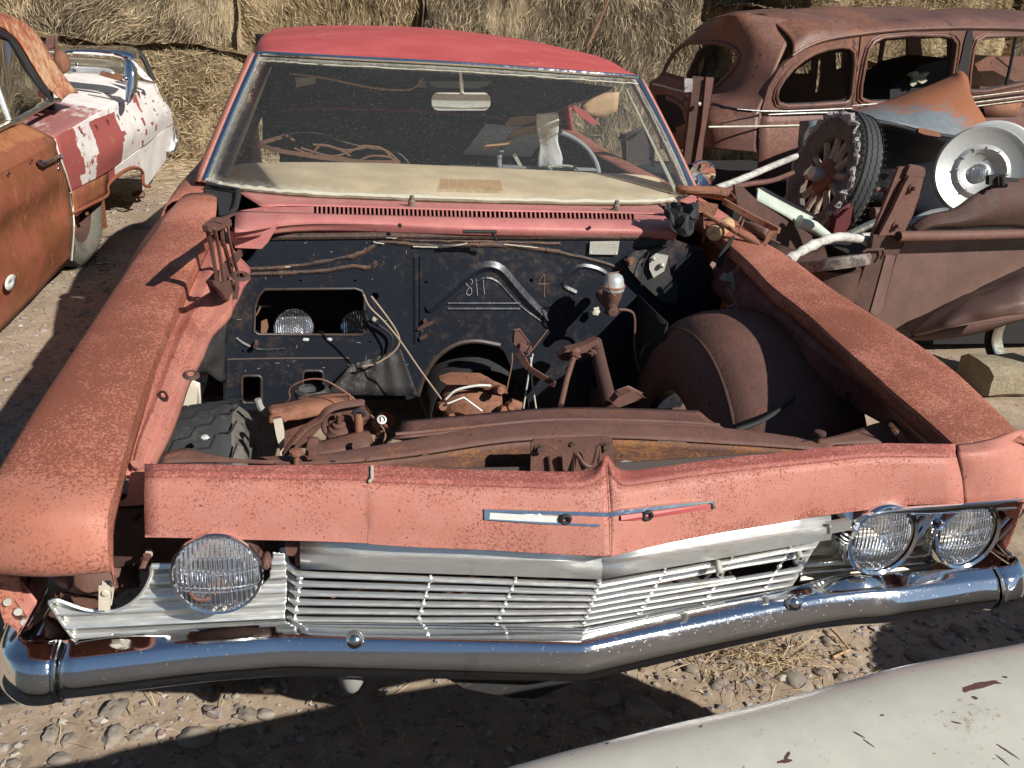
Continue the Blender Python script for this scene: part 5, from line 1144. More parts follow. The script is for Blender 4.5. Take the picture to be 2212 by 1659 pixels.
STONES = [  # px, radius(px), flatness, label, tint
 (c7(500, 1180), 42, .75, 'rounded buff stone split by a grey band, in the sunlit dirt below the bumper'),
 (c7(228, 1293), 32, .8, 'round grey stone in the sunlit dirt at lower left'),
 (c7(500, 1297), 42, .8, 'big flat beige stone at the edge of the shadow, lower left'),
 (c7(300, 1312), 28, .6, 'narrow dark stone leaning beside the round grey one'),
 (c7(585, 1292), 28, .7, 'brown stone half in shadow right of the big beige stone'),
 (c7(635, 1258), 24, .7, 'grey stone in shadow under the split buff stone'),
 (c7(132, 1130), 15, .7, 'small pale stone just under the left bumper end'),
 (c7(50, 1140), 15, .7, 'small dark pebble at the far lower left edge'),
 (c7(262, 1398), 34, .7, 'grey stone at the bottom edge in shadow'),
 (c7(850, 1290), 60, .6, 'large dim stone in the shadow left of the middle'),
 (c8(1780, 925), 55, .6, 'smooth pale stone between the bumper and the white car'),
 (c8(885, 1075), 32, .7, 'grey blue stone in the shadow beside dry straw'),
 (c8(905, 968), 26, .7, 'light stone among dry straw below the bumper'),
 (c8(565, 1180), 75, .6, 'large rounded stone in deep shadow by the white car'),
 (c8(405, 1132), 58, .7, 'broad round stone in deep shadow below the bumper nose'),
 (c8(1225, 1052), 58, .5, 'flat stone sitting against the white car'),
 (c8(385, 1232), 38, .7, 'dark oval stone in the deepest shadow'),
 (c8(1330, 1010), 22, .6, 'orange brown pebble beside the dry straw'),
 (c8(1850, 860), 34, .7, 'slate coloured stone under the right end of the bumper'),
 (c8(1940, 820), 34, .7, 'rounded dark stone under the bumper wing'),
 (c1(380, 1455), 30, .7, 'reddish brown stone between the two cars'),
 (c1(660, 1055), 26, .6, 'rounded pale stone behind the left car wheel'),
 (c1(490, 1350), 20, .6, 'bluish pebble in the gap between the cars'),
]
def stone(c, r, fl, label, group=None):
    mb = MB(); Rz = Matrix.Rotation(rnd.random()*6.28, 3, 'Z'); mb.ball((c.x, c.y, c.z+r*fl*.12), (r*1.15, r*.85, r*fl*.8), 16, 11, jit=rnd.uniform(.25, .6), R=Rz)
    o = mb.build('stone', MAT['stone']); tag(o, label, 'stone', group); return o
for p, rp, fl, lab in STONES:
    c = onground(p); d = (c-Vector(CAM)).length; stone(c, rp*.5/FPX*d, fl, lab)
for i in range(130):
    while True:
        if i < 80: x, y = rnd.uniform(-1.2, 1.6), rnd.uniform(.25, .85)
        else: x, y = rnd.uniform(-2.1, -1.15), rnd.uniform(1.2, 5)
        q = proj(V(x, y, 0))
        if -40 < q[0] < 2250 and 300 < q[1] < 1690: break
    stone(V(x, y, gz(x, y)), rnd.uniform(.006, .022), rnd.uniform(.5, .8), 'small rounded stone lying in the dirt around the red car', 'small stones in the dirt')
gp = MB()
for i in range(9000):
    k = rnd.random()
    if k < .5: x, y = rnd.uniform(-1.6, 1.8), rnd.uniform(.1, 1.0)
    elif k < .93: x, y = rnd.uniform(-2.3, -1.0), rnd.uniform(.8, 6.0)
    else: x, y = rnd.uniform(-1, 4), rnd.uniform(1.5, 5)
    r = abs(rnd.gauss(0, .0045))+.0018; gp.ball((x, y, gz(x, y)+r*.2), (r*rnd.uniform(.8, 1.6), r, r*.7), 6, 4, jit=.9)
tag(gp.build('gravel', MAT['gravel']), 'loose pebbles and grit scattered on the dirt', kind='stuff')
def blades(mb, c, L, w_, d=None, curve=.15):
    d = d or Vector((rnd.gauss(0, 1), rnd.gauss(0, 1), rnd.gauss(0, .15))); d = Vector(d).normalized(); s = d.cross(Vector((rnd.gauss(0, 1), rnd.gauss(0, 1), rnd.gauss(0, 1)))).normalized()*w_/2
    b = s.cross(d).normalized()*L*rnd.gauss(0, curve); a = Vector(c); m = a+d*L/2+b; e = a+d*L
    mb.add([a-s, a+s, m+s, m-s, e+s*.4, e-s*.4], [(0, 1, 2, 3), (3, 2, 4, 5)])
st = MB()
for i in range(900):
    if i < 420: c = onground(c8(rnd.gauss(1080, 190), rnd.gauss(960, 55)))
    elif i < 560: c = onground((rnd.uniform(100, 2000), rnd.uniform(1400, 1640)))
    else: x, y = rnd.uniform(-2.2, -1.0), rnd.uniform(1.5, 7.3); c = V(x, y, gz(x, y))
    if c.y > 9 or c.y < -1: continue
    c.z += rnd.uniform(.002, .02); blades(st, c, rnd.uniform(.02, .09), rnd.uniform(.0012, .003))
for i in range(5000):
    x = rnd.uniform(-2.6, 0); y = 7.9-abs(rnd.gauss(0, .9)); blades(st, (x, y, gz(x, y)+rnd.uniform(0, .03)), rnd.uniform(.04, .14), .004)
tag(st.build('straw_litter', MAT['straw_gold']), 'dry straw and stalks littering the dirt', kind='stuff')
mb = MB(); a, b = onground(c8(1340, 815)), onground(c8(1455, 915)); mb.tube([a+V(0, 0, .02), (a+b)/2+V(0, 0, .02), b+V(0, 0, .01), onground(c8(1385, 945))+V(0, 0, .01)], .004, 6); tag(mb.build('twig', MAT['cardboard']), 'bent dry twig on the sunlit dirt below the right half of the bumper', 'twig')
# ================================================================ STRAW BALES
def bale(x0, x1, y0, y1, z0, z1, mat, label, seed, nbl, gold=0.0, bulge=.10, down=True):
    S_ = Vector((seed*7.3, seed*3.1, seed)); 
    def sf(u, v, face):
        if face == 0: p = V(lerp(x0, x1, u), y0, lerp(z0, z1, v)); n_ = V(0, -1, 0)
        elif face == 1: p = V(lerp(x0, x1, u), lerp(y0, y1, v), z1); n_ = V(0, 0, 1)
        elif face == 2: p = V(x1, lerp(y0, y1, u), lerp(z0, z1, v)); n_ = V(1, 0, 0)
        elif face == 3: p = V(x0, lerp(y0, y1, u), lerp(z0, z1, v)); n_ = V(-1, 0, 0)
        else: p = V(lerp(x0, x1, u), lerp(y0, y1, v), z0); n_ = V(0, 0, -1)
        ex = min(p.x-x0, x1-p.x)/.25; ez = min(p.z-z0, z1-p.z)/.25; ey = (p.y-y0)/.25
        rd = 0
        for e in (ex, ez, ey):
            pass
        if face == 0: k = max(0, 1-ex)**2+max(0, 1-ez)**2; p = p+V(0, .12*k, 0)
        q = p+Vector((noise.noise(p*1.3+S_), noise.noise(p*1.3+S_*2), noise.noise(p*1.4+S_*3)))*bulge
        q = q+n_*(.05*noise.noise(p*5+S_)+.025*noise.noise(V(p.x*14, p.y*14, p.z*4)+S_))
        return q
    mb = MB()
    for f in range(5):
        nu, nv = 44, 34
        R = [[sf(i/nu, j/nv, f) for j in range(nv+1)] for i in range(nu+1)]; mb.grid(R)
    core = mb.build('straw_bale', MAT[mat+'_core'])
    tag(core, label, 'straw bale', 'straw bales in the wall')
    bl = MB()
    for i in range(int(nbl*1.4)):
        f = 0 if rnd.random() < .84 else rnd.choice((1, 2, 3)); u, v = rnd.random(), rnd.random(); p = sf(u, v, f); swirl = noise.noise(p*1.1+S_)*1.3+noise.noise(p*4+S_)*.9
        d = V(math.sin(swirl)*1.0+rnd.gauss(0, .35), -.25+rnd.gauss(0, .3), -abs(math.cos(swirl))+rnd.gauss(0, .25)) if down else V(rnd.gauss(0, 1), rnd.gauss(-.3, .4), rnd.gauss(-.1, .5))
        blades(bl, p+V(0, -.012, .01), rnd.uniform(.03, .13), rnd.uniform(.0025, .0055), d, .15)
    core['base'] = core['base']
    o = bl.build('loose_straw', MAT[mat], core); o['kind'] = 'stuff'
    return core
bale(-3.85, -1.30, 7.75, 9.4, .94, 2.7, 'straw_grey', 'tall weathered grey bale above the gap between the left and red cars', 1, 9500)
bale(-6.2, -3.80, 7.9, 9.6, .60, 2.5, 'straw_grey', 'shaggy grey and gold bale behind the roof of the left car', 2, 8000, down=False)
bale(-4.4, -1.15, 7.62, 9.4, -.1, 1.0, 'straw_gold', 'golden bottom bale standing on the dirt behind the left car', 3, 8500, down=False)
bale(-1.36, .55, 8.05, 9.6, -.1, 2.2, 'straw_gold', 'golden bale behind the middle of the red car roof', 4, 5200)
bale(.50, 3.55, 8.0, 9.6, -.1, 2.3, 'straw_grey', 'wide grey bale rising behind the right part of the red roof', 5, 7500)
bale(3.75, 5.3, 7.7, 9.4, -.1, 1.75, 'straw_grey', 'dark leaning bale beside the red cord, behind the old sedan', 6, 5500)
bale(4.6, 7.2, 7.9, 9.4, 1.2, 2.7, 'straw_gold', 'bright golden torn bale above the tail of the old sedan', 7, 5200, down=False)
bale(5.2, 7.3, 7.55, 9.4, -.1, 1.3, 'straw_gold', 'golden bale seen through the rear window of the old sedan', 8, 4200, down=False)
bale(7.2, 11.2, 7.9, 9.6, -.1, 2.8, 'straw_grey', 'long grey bale behind the roof of the old sedan', 9, 7000)
bale(11.1, 16, 8.3, 10, -.1, 2.8, 'straw_grey', 'grey bale at the far right behind the old sedan', 10, 2500)
bale(-3.2, 8.4, 8.95, 10.2, .6, 3.6, 'straw_grey', 'weathered upper bale at the very top behind the red roof', 11, 4000)
bale(-9.5, -6.1, 8.2, 10, -.1, 2.8, 'straw_grey', 'grey bale beyond the left car roof at the edge of the photo', 12, 2500)
mb = MB(); mb.tube(cr([U(c2(1735, 0), 'y', 7.6), U(c2(1700, 90), 'y', 7.6), U(c2(1650, 190), 'y', 7.55), U(c2(1640, 215), 'y', 7.6)], 5), .012, 6); tag(mb.build('cord', MAT['wire_rust']), 'faded red cord hanging between two bales behind the red car', 'cord')
# ================================================================ FOREGROUND WHITE CAR
wcr = thing('white_car', 'chipped dirty white car in the lower right corner nearest the viewer', 'car', (-.6, -1.2, 0))
E0 = [U(c8(*p), 'z', .80) for p in [(-500, 1530), (0, 1400), (250, 1330), (500, 1268), (750, 1205), (1000, 1150), (1350, 1060), (1700, 965), (2212, 868)]]
E0 = [V(-2.2, -.62, .80), V(-1.3, -.50, .80)]+E0[:]+[V(.70, -.295, .80), V(.85, -.29, .80), V(1.0, -.38, .795), V(1.13, -.54, .79), V(1.40, -.62, .79), V(1.60, -.50, .795), V(1.76, -.27, .80), V(2.1, -.2, .80), V(2.9, -.16, .80)]  # unseen right end: notch and bulge shaped for the shadow they cast
rows = []
for p in E0:
    inw = V(-.12, -1, 0).normalized() if p.x < .8 else V(0, -1, 0).normalized()
    rows.append([p-inw*.02+V(0, 0, -.62), p-inw*.045+V(0, 0, -.35), p-inw*.035+V(0, 0, -.12), p-inw*.012+V(0, 0, -.035), p+V(0, 0, -.004), p+inw*.05+V(0, 0, .020), p+inw*.16+V(0, 0, .034), p+inw*.35+V(0, 0, .042), p+inw*.60+V(0, 0, .046), p+inw*.95+V(0, 0, .045)])
def ww(p):
    q = proj(p); return .28*max(0, 1-math.hypot((q[0]-2150)/330, (q[1]-1560)/130))+.10*noise.noise(p*6)
rows0 = rows
mb = MB(); mb.grid(rows, 4, 4, w=ww); hd_ = mb.build('hood', MAT['white_chips'], wcr, solid=.003, sharp=60)
mb = MB(); mb.box((.3, -1.45, .38), (4.8, 1.3, .5)); mb.build('lower_body', MAT['inside_dark'], wcr, bevel=.03)
mb = MB(); rows = [[V(x, y, .82-.02*abs(y+2)) for x in (-2.3, .3, 2.9)] for y in (-1.4, -2.0, -2.8)]; mb.grid(rows, 2, 2); mb.build('front_panel', MAT['white_chips'], wcr, solid=.003)
from mathutils.bvhtree import BVHTree
def bvh(mb): return BVHTree.FromPolygons([tuple(v) for v in mb.v], mb.f)
HB = MB(); HB.grid(rows0, 4, 4); HT = bvh(HB)
def chip(px, rx, ry, ang, seed):
    r_ = random.Random(seed); a = math.radians(ang); P = []
    for k in range(18):
        t = 2*math.pi*k/18; q = .75+.4*r_.random(); u, v = rx*q*math.cos(t), ry*q*math.sin(t)
        p = (px[0]+u*math.cos(a)-v*math.sin(a), px[1]+u*math.sin(a)+v*math.cos(a))
        h_ = HT.ray_cast(Vector(CAM), Vector(ray(*p)).normalized())
        if h_[0] is None: return
        P.append(h_[0]+Vector((0, 0, .0006)))
    mb = MB(); mb.plate([P], (0, 0, -.002)); mb.build('paint_chip', MAT['chip_brown'], wcr)
simple('chip_brown', (.13, .055, .05), .6)
for k, (p, rx, ry, an) in enumerate(((c8(2020, 1062), 36, 7, -12), (c8(1975, 1075), 16, 5, -25), (c8(2070, 1050), 20, 3, 3), (c8(2000, 1115), 7, 3, 20), (c8(1190, 1365), 10, 4, -50), (c8(1180, 1388), 16, 4, -10),
    (c8(1500, 1275), 14, 1.5, 30), (c8(1540, 1310), 16, 1.0, 35), (c8(2140, 1345), 30, 1.5, 33), (c8(2120, 1385), 20, 1.0, 40), (c8(1920, 1222), 12, 1.5, 12), (c8(815, 1238), 4, 2, -15), (c8(1600, 1190), 4, 2, 0), (c8(2130, 1025), 6, 2, 5), (c8(410, 1310), 4, 2, 0))): chip(p, rx, ry, an, k)

# ================================================================ CAR AT THE LEFT
lc = thing('left_car', 'rusty white and maroon old car at the left with its dented door toward us', 'car', (-2.8, 3.6, 0))
LO, LN = V(-1.9, 2.75, 0), V(1, -.07, 0).normalized()
def L(p, off=0.0): return UP(c1(*p), LO-LN*off, LN)
R0 = [L(p, .12) for p in [(-300, 740), (0, 600), (100, 566)]]
R1 = [L(p, .015) for p in [(-300, 940), (0, 775), (250, 638), (450, 520), (585, 455), (718, 385)]]
R2 = [L(p) for p in [(-300, 975), (0, 815), (268, 698), (470, 592), (595, 512), (738, 432)]]
R3 = [L(p) for p in [(-300, 1390), (0, 1115), (328, 880), (500, 790), (640, 690), (795, 570)]]
R4 = [L(p, .05) for p in [(-300, 1850), (0, 1530), (335, 1185), (500, 1030), (660, 880), (798, 690)]]
def lpart(mb, nm, mat, **k): return mb.build(nm, MAT[mat], lc, **k)
# door: cols 0..2
dr = [[R0[0], R1[0], R2[0], (R2[0]+R3[0])/2+LN*.02, R3[0]-LN*.01, (R3[0]+R4[0])/2+LN*.01, R4[0]], [R0[1], R1[1], R2[1], (R2[1]+R3[1])/2+LN*.02, R3[1]-LN*.012, (R3[1]+R4[1])/2+LN*.01, R4[1]]]
e = [L((100, 566), .12), L((246, 636), .015), L((262, 700)), L((300, 800), -.01), L((325, 884), .012), L((338, 1040), -.008), L((325, 1195), .05)]
dr.append([(a+b)/2 for a, b in zip(dr[-1], e)]); dr.append(e)
dm = MB(); dm.grid(dr, 6, 5, w=lambda p: .15*noise.noise(p*3)+(.2 if p.z > .80 else -.05), disp=lambda p, i, j: p+LN*.006*noise.noise(p*4)); dob = lpart(dm, 'door', 'left_door', solid=.004, sharp=45)
mb = MB(); mb.tube([L((251, 640), .012), L((268, 700), -.004), L((304, 800), -.016), L((328, 884), .006), L((341, 1040), -.014), L((330, 1200), .045)], .006, 5); lpart(mb, 'door_gap_edge', 'cream_trim')
c_ = L((50, 1300), -.012); mb = MB(); mb.grid([[L((50+25*math.cos(t)*r_-8*math.sin(t)*r_, 1302+38*math.sin(t)*r_), -.014) for t in [k*math.pi/8 for k in range(17)]] for r_ in (.02, 1)]); mb.build('white_patch', MAT['white_plastic'], dob, solid=.002)
mb = MB(); P = cr([L(p, o_) for p, o_ in (((178, 742), -.01), ((200, 755), -.035), ((240, 735), -.045), ((290, 712), -.04))], 5); mb.tube(P, [.011]*8+[.007]*8, 8, flat=.7); mb.tube([L((180, 742), .01), L((186, 748), -.03)], .014, 8); mb.tube([L((285, 712), .01), L((283, 716), -.03)], .010, 8); mb.build('handle', MAT['chrome'], dob)
mb = MB(); mb.ball(L((268, 755), -.012), .007); mb.ball(L((268, 778), -.012), .010); mb.build('door_lock', MAT['chrome'], dob)
mb = MB(); mb.disc(L((148, 740), -.018), LN, .006, .004); mb.disc(L((42, 800), -.016), LN, .007, .004); mb.build('screw_hole', MAT['inside_dark'], dob)
# quarter panel
q0 = [[e[1], e[2], (e[2]+e[4])/2, e[4]]]
cols = [(R1[3], R2[3], R3[3]), (R1[4], R2[4], R3[4]), (R1[5], R2[5], R3[5])]
q = list(q0)+[[a, b, (b+c)/2+LN*.03, c] for a, b, c in cols]
def qw(p):
    y = p.y; w = .1*noise.noise(p*4)
    if y > 4.75: return -.6+(.95 if abs(noise.noise(V(y*9, 0, p.z*.8))) < .045 else 0)
    if p.z > .80: return -.45
    if y < 4.0: return .55+w
    return .40+w if .45 < y-3.8 else w
mb = MB(); mb.grid(q, 14, 10, w=qw, disp=lambda p, i, j: p+LN*.010*noise.noise(p*3)); lpart(mb, 'quarter_panel', 'left_quarter', solid=.004, sharp=45)
archL = [c1(*p) for p in [(345, 1000), (420, 950), (490, 905), (500, 850), (560, 800), (620, 775), (650, 800), (660, 860), (690, 1000), (600, 1300), (340, 1300)]]
lowr = [[e[4], e[5], e[6]], [R3[3], (R3[3]+R4[3])/2, R4[3]], [R3[4], (R3[4]+R4[4])/2, R4[4]], [R3[5], (R3[5]+R4[5])/2, R4[5]]]
mb = MB(); mb.grid(lowr, 26, 22, holes=[archL], w=lambda p: (.5 if p.y < 4.6 else -.4)+.5*noise.noise(p*5)); lpart(mb, 'lower_quarter', 'left_quarter', solid=.004)
mb = MB(); mb.tube(cr([L(p, -.004) for p in [(330, 985), (420, 940), (492, 900), (498, 850), (555, 800), (615, 772), (655, 790), (662, 850), (690, 860)]], 4), .009, 6); mb.grid([[L(p, o_) for p in [(330, 885), (400, 850), (500, 795)]] for o_ in (-.004,)]+[[L(p, -.004) for p in [(335, 1000), (420, 945), (495, 900)]]], 3, 3); lpart(mb, 'wheel_lip', 'left_door', solid=.003)
mb = MB(); mb.plate([[L(p, .12) for p in [(335, 1010), (480, 910), (495, 1050), (400, 1075), (390, 1110), (340, 1160)]]], LN*-.01); lpart(mb, 'inner_arch', 'left_door')
mb = MB(); mb.ball(L((400, 985), .03), (.012, .02, .012)); mb.ball(L((640, 895), .2), (.05, .05, .03), jit=.3); lpart(mb, 'spring_shackle', 'rust_brown')
# deck
far = [p-LN*1.55+V(0, 0, .02) for p in (e[1], R1[3], R1[4], R1[5])]; mid = [p-LN*.75+V(0, 0, .06) for p in (e[1], R1[3], R1[4], R1[5])]; near = [p-LN*.28+V(0, 0, .035) for p in (e[1], R1[3], R1[4], R1[5])]
mb = MB(); mb.grid([[e[1], R1[3], R1[4], R1[5]], near, mid, far], 8, 8, w=lambda p: (.22 if p.y < 4.6 else -.25)+.2*noise.noise(p*3)); lpart(mb, 'deck', 'left_deck', solid=.004, sharp=50)
mb = MB(); mb.grid([[R1[5], R2[5], R3[5], R4[5]], [p+V(-.75, .10, 0) for p in (R1[5], R2[5], R3[5], R4[5])], [p+V(-1.5, .05, 0) for p in (R1[5], R2[5], R3[5], R4[5])]], 3, 3, w=-.5); lpart(mb, 'tail_panel', 'left_quarter', solid=.004)
mb = MB(); mb.tube(cr([p-LN*.75+V(0, 0, .064) for p in (R1[3], R1[4])]+[R1[4]-LN*.12+V(0, .05, .02)], 4), .004, 5); lpart(mb, 'trunk_seam', 'inside_dark')
mb = MB(); P = [L(p, .0) for p in [(800, 575), (815, 600), (815, 680), (800, 710), (785, 700)]]; mb.grid([P, [p+V(-.05, .03, 0) for p in P]], 3, 2); mb.grid([P, [p+V(.0, .10, .0) for p in P]], 3, 2); lpart(mb, 'rear_bumper_end', 'chrome_worn', solid=.004)
for k, xx in enumerate((375, 440, 492, 540, 583)):
    mb = MB(); a = L((xx, 605-(xx-375)*.47), -.003); b = L((xx+10, 632-(xx-375)*.47), -.004); P = cr([a, (a+b)/2+V(0, .012, 0), b], 3); mb.tube(P, .003, 5); lpart(mb, 'crack', 'rust_dark')
# roof, pillar, window
Ro = [L(p, o_) for p, o_ in (((-400, -60), .32), ((-150, 20), .30), ((0, 62), .28), ((70, 92), .27), ((130, 140), .26), ((180, 205), .24), ((225, 285), .20), ((280, 360), .17), ((335, 425), .12))]
Ri = [L(p, o_) for p, o_ in (((-400, 30), .24), ((-150, 85), .23), ((0, 125), .22), ((40, 150), .21), ((75, 180), .20), ((110, 230), .18), ((160, 315), .15), ((215, 400), .12), ((285, 462), .08))]
mb = MB(); mb.grid([[p+V(-.9, 0, .02) for p in Ro], [p+V(-.45, 0, .05) for p in Ro], Ro, [(a+b)/2+V(.012, 0, .012) for a, b in zip(Ro, Ri)], Ri], 4, 4, w=.1); lpart(mb, 'roof', 'left_top', solid=.004, sharp=60)
mb = MB(); Rg = [L(p, o_+.02) for p, o_ in (((-400, 60), .22), ((-150, 115), .21), ((0, 160), .20), ((40, 185), .19), ((80, 235), .17), ((120, 305), .15), ((170, 385), .12), ((235, 462), .09))]
mb.tube(cr(Rg, 3), .016, 8); mb.tube(cr([a.lerp(b, .5) for a, b in zip(Rg, Ri)], 3), .010, 6); lpart(mb, 'window_seal', 'black_rubber')
mb = MB(); mb.tube(cr([L(p, .115) for p in [(-300, 760), (0, 592), (100, 545), (235, 470), (275, 462)]], 3), .013, 8); lpart(mb, 'belt_molding', 'alloy_dirty')
mb = MB(); mb.tube([L((-5, 415), .15), L((45, 553), .12)], .010, 8); mb.tube([L((-60, 240), .2), L((-5, 415), .15)], .010, 8); lpart(mb, 'window_divider', 'alloy')
mb = MB(); Wt = [L(p, o_) for p, o_ in (((-300, 120), .22), ((0, 180), .20), ((50, 215), .18), ((110, 320), .15), ((175, 405), .12), ((230, 465), .10))]; Wb = [L(p, .12) for p in [(-300, 750), (0, 590), (50, 565), (110, 535), (170, 505), (232, 470)]]
mb.grid([Wt, Wb], 3, 4); lpart(mb, 'side_window', 'car_window')
mb = MB(); mb.plate([[L(p, .6) for p in [(-100, 600), (0, 370), (40, 320), (230, 470), (120, 560), (0, 640)]]], (0, .03, 0)); mb.plate([[L(p, .3) for p in [(30, 560), (60, 500), (220, 530), (100, 640), (0, 700), (-60, 700)]]], (0, .02, 0)); lpart(mb, 'seat_back', 'seat_tan')
mb = MB(); mb.grid([[p-LN*1.5 for p in Wb], [V(p.x, p.y, .3)-LN*1.5 for p in Wb]]); mb.box((-2.8, 3.4, .35), (1.5, 2.6, .04)); mb.box((-3.42, 3.3, .8), (.05, 3.0, .9)); mb.box((-2.7, 4.35, .7), (1.4, .05, .5)); lpart(mb, 'cabin_lining', 'inside_dark')
mb = MB(); mb.box((-3.0, 3.9, .35), (1.9, 4.0, .3)); lpart(mb, 'chassis', 'inside_dark')
wl = MB().lathe([(.2, -.06), (.2, .06), (.17, .05), (.12, -.02), (.05, .0), (0, .01)], V(-1.94, 4.12, .33), (1, -.07, 0), 28).build('wheel', MAT['rust_dark'], lc)
tyre(wl, V(-1.94, 4.12, .33), (1, -.07, 0), .335, .19, tread='rib', n=48)
# chrome bumper lying on the deck of the left car
bt = thing('loose_bumper', 'blue reflecting chrome bumper lying upside down on the deck of the left car', 'bumper', tuple(U(cb(1000, 880), 'y', 4.9)))
def Y_(p, y, f=cb): return U(f(*p), 'y', y)
tr_ = [[Y_(p, y+.14) for p, y in (((515, 572), 4.95), ((650, 570), 4.95), ((760, 545), 4.95), ((900, 532), 4.95), ((1200, 535), 4.95), ((1450, 535), 4.95), ((1550, 560), 4.95), ((1610, 640), 4.95))],
       [Y_(p, y) for p, y in (((518, 590), 4.95), ((650, 590), 4.95), ((760, 590), 4.93), ((900, 580), 4.92), ((1200, 590), 4.92), ((1400, 600), 4.90), ((1500, 630), 4.88), ((1560, 680), 4.88))],
       [Y_(p, y) for p, y in (((520, 600), 4.95), ((650, 602), 4.95), ((760, 615), 4.93), ((900, 622), 4.92), ((1150, 635), 4.92), ((1320, 650), 4.90), ((1400, 672), 4.88), ((1445, 720), 4.86))]]
mb = MB(); mb.grid(tr_, 5, 4); mb.build('bumper_bar', MAT['chrome_worn'], bt, solid=.004)
mb = MB(); rows_ = [[Y_((1440, 690), 4.86), Y_((1480, 690), 4.84), Y_((1530, 730), 4.84), Y_((1570, 800), 4.88)], [Y_((1440, 850), 4.82), Y_((1480, 850), 4.80), Y_((1540, 850), 4.80), Y_((1580, 900), 4.85)], [Y_((1460, 1050), 4.78), Y_((1490, 1060), 4.76), Y_((1530, 1060), 4.77), Y_((1560, 1060), 4.80)], [Y_((1445, 1200), 4.75), Y_((1470, 1210), 4.74), Y_((1485, 1190), 4.74), Y_((1500, 1160), 4.75)]]
mb.grid(rows_, 4, 4); mb.build('bumper_wing', MAT['chrome_worn'], bt, solid=.006)
mb = MB(); mb.grid([[Y_((560, 640), 5.02), Y_((900, 650), 5.02), Y_((1250, 670), 5.0), Y_((1430, 715), 4.92)], [Y_((600, 740), 5.06), Y_((900, 750), 5.06), Y_((1250, 770), 5.04), Y_((1440, 790), 4.94)], [Y_((640, 840), 5.02), Y_((900, 850), 5.02), Y_((1300, 845), 5.0), Y_((1445, 870), 4.90)]], 4, 4); mb.build('bumper_back', MAT['alloy_dirty'], bt, solid=.004)
mb = MB(); mb.grid([[Y_((790, 760), 4.95), Y_((1000, 765), 4.95), Y_((1200, 780), 4.94), Y_((1310, 815), 4.93)], [Y_((790, 855), 4.93), Y_((1000, 855), 4.93), Y_((1180, 862), 4.92), Y_((1320, 845), 4.91)]], 3, 3); mb.build('bumper_flange', MAT['alloy'], bt, solid=.004)
mb = MB(); mb.plate([[Y_(p, 4.80) for p in [(1170, 815), (1420, 880), (1450, 950), (1410, 945), (1140, 865)]]], (0, .01, 0)); mb.build('mounting_strap', MAT['rust_orange'], bt)
mb = MB(); mb.ball(Y_((885, 752), 4.90), (.014, .006, .014)); mb.ball(Y_((1440, 905), 4.78), (.02, .01, .016)); mb.build('bumper_bolt', MAT['chrome'], bt)
rb = MB(); rb.grid([[Y_((640, 600), 4.8), Y_((700, 590), 4.8), Y_((760, 640), 4.82)], [Y_((630, 700), 4.76), Y_((700, 700), 4.74), Y_((795, 720), 4.8)], [Y_((650, 830), 4.78), Y_((720, 850), 4.76), Y_((795, 790), 4.8)]], 3, 3); tag(rb.build('bracket', MAT['rust_orange'], solid=.01), 'bent rusty bracket hooked over the bumper on the left car', 'bracket')
rb = MB(); rb.plate([[Y_(p, 5.6) for p in [(555, 430), (620, 420), (625, 560), (525, 570)]]], (0, .05, 0)); tag(rb.build('iron_stub', MAT['rust_brown'], bevel=.01), 'short rusty iron stub standing behind the bumper on the left car', 'iron post')
rb = MB(); rb.grid([[Y_((1440, 670), 5.3), Y_((1560, 720), 5.3), Y_((1690, 860), 5.3)], [Y_((1560, 800), 5.2), Y_((1640, 900), 5.2), Y_((1760, 940), 5.2)]], 3, 3); rb.build('white_fin', MAT['left_quarter'], lc, solid=.004)
rb = MB(); rb.tube(cr([Y_(p, 5.35) for p in [(1560, 570), (1660, 680), (1720, 820), (1770, 930)]], 4), [.03]*13, 8, flat=.6); tag(rb.build('rubber_hose', MAT['black_rubber']), 'black hose curving down behind the tail of the left car', 'hose')
# ================================================================ OLD SEDAN AT THE RIGHT
sd = thing('old_sedan', 'brown rusted prewar sedan with empty windows in front of the straw bales, upper right', 'car', (3.8, 5.2, 0))
SO, SE = V(1.92, 4.08, 0), V(.966, .259, 0); SN = V(.259, -.966, 0)
def S3(p, off=0.0, f=c3): return UP(f(*p), SO-SN*off, SN)
def spart(mb, nm, mat, **k): return mb.build(nm, MAT[mat], sd, **k)
quarter = [(785, 560), (797, 510), (830, 455), (880, 395), (940, 345), (1010, 305), (1090, 280), (1160, 270), (1205, 275), (1232, 300), (1238, 360), (1222, 540), (1205, 580), (1180, 592), (1000, 606), (850, 612), (800, 598)]
door_w = [(1270, 560), (1275, 490), (1300, 350), (1320, 280), (1350, 240), (1400, 215), (1560, 200), (1750, 203), (1800, 215), (1825, 250), (1820, 300), (1790, 500), (1760, 550), (1560, 590), (1330, 592), (1290, 580)]
front_w = [(1895, 515), (1902, 420), (1920, 290), (1940, 235), (1985, 207), (2212, 203), (2330, 205), (2360, 300), (2350, 470), (2212, 482), (2000, 526), (1910, 528)]
def fl3(P, off=0.0): return [S3(p, off) for p in P]
outl = fl3([(700, 640), (740, 500), (800, 400), (878, 322), (950, 278), (1050, 238), (1150, 217), (1270, 200), (1400, 184), (1560, 172), (1800, 164), (2000, 164), (2212, 170), (2420, 185), (2420, 600), (2212, 610), (1600, 650), (1230, 660)])
mb = MB(); mb.plate([outl, fl3(quarter), fl3(door_w), fl3(front_w)], -SN*.03); sp_ = spart(mb, 'side_panel', 'sedan_rust', bevel=.004)
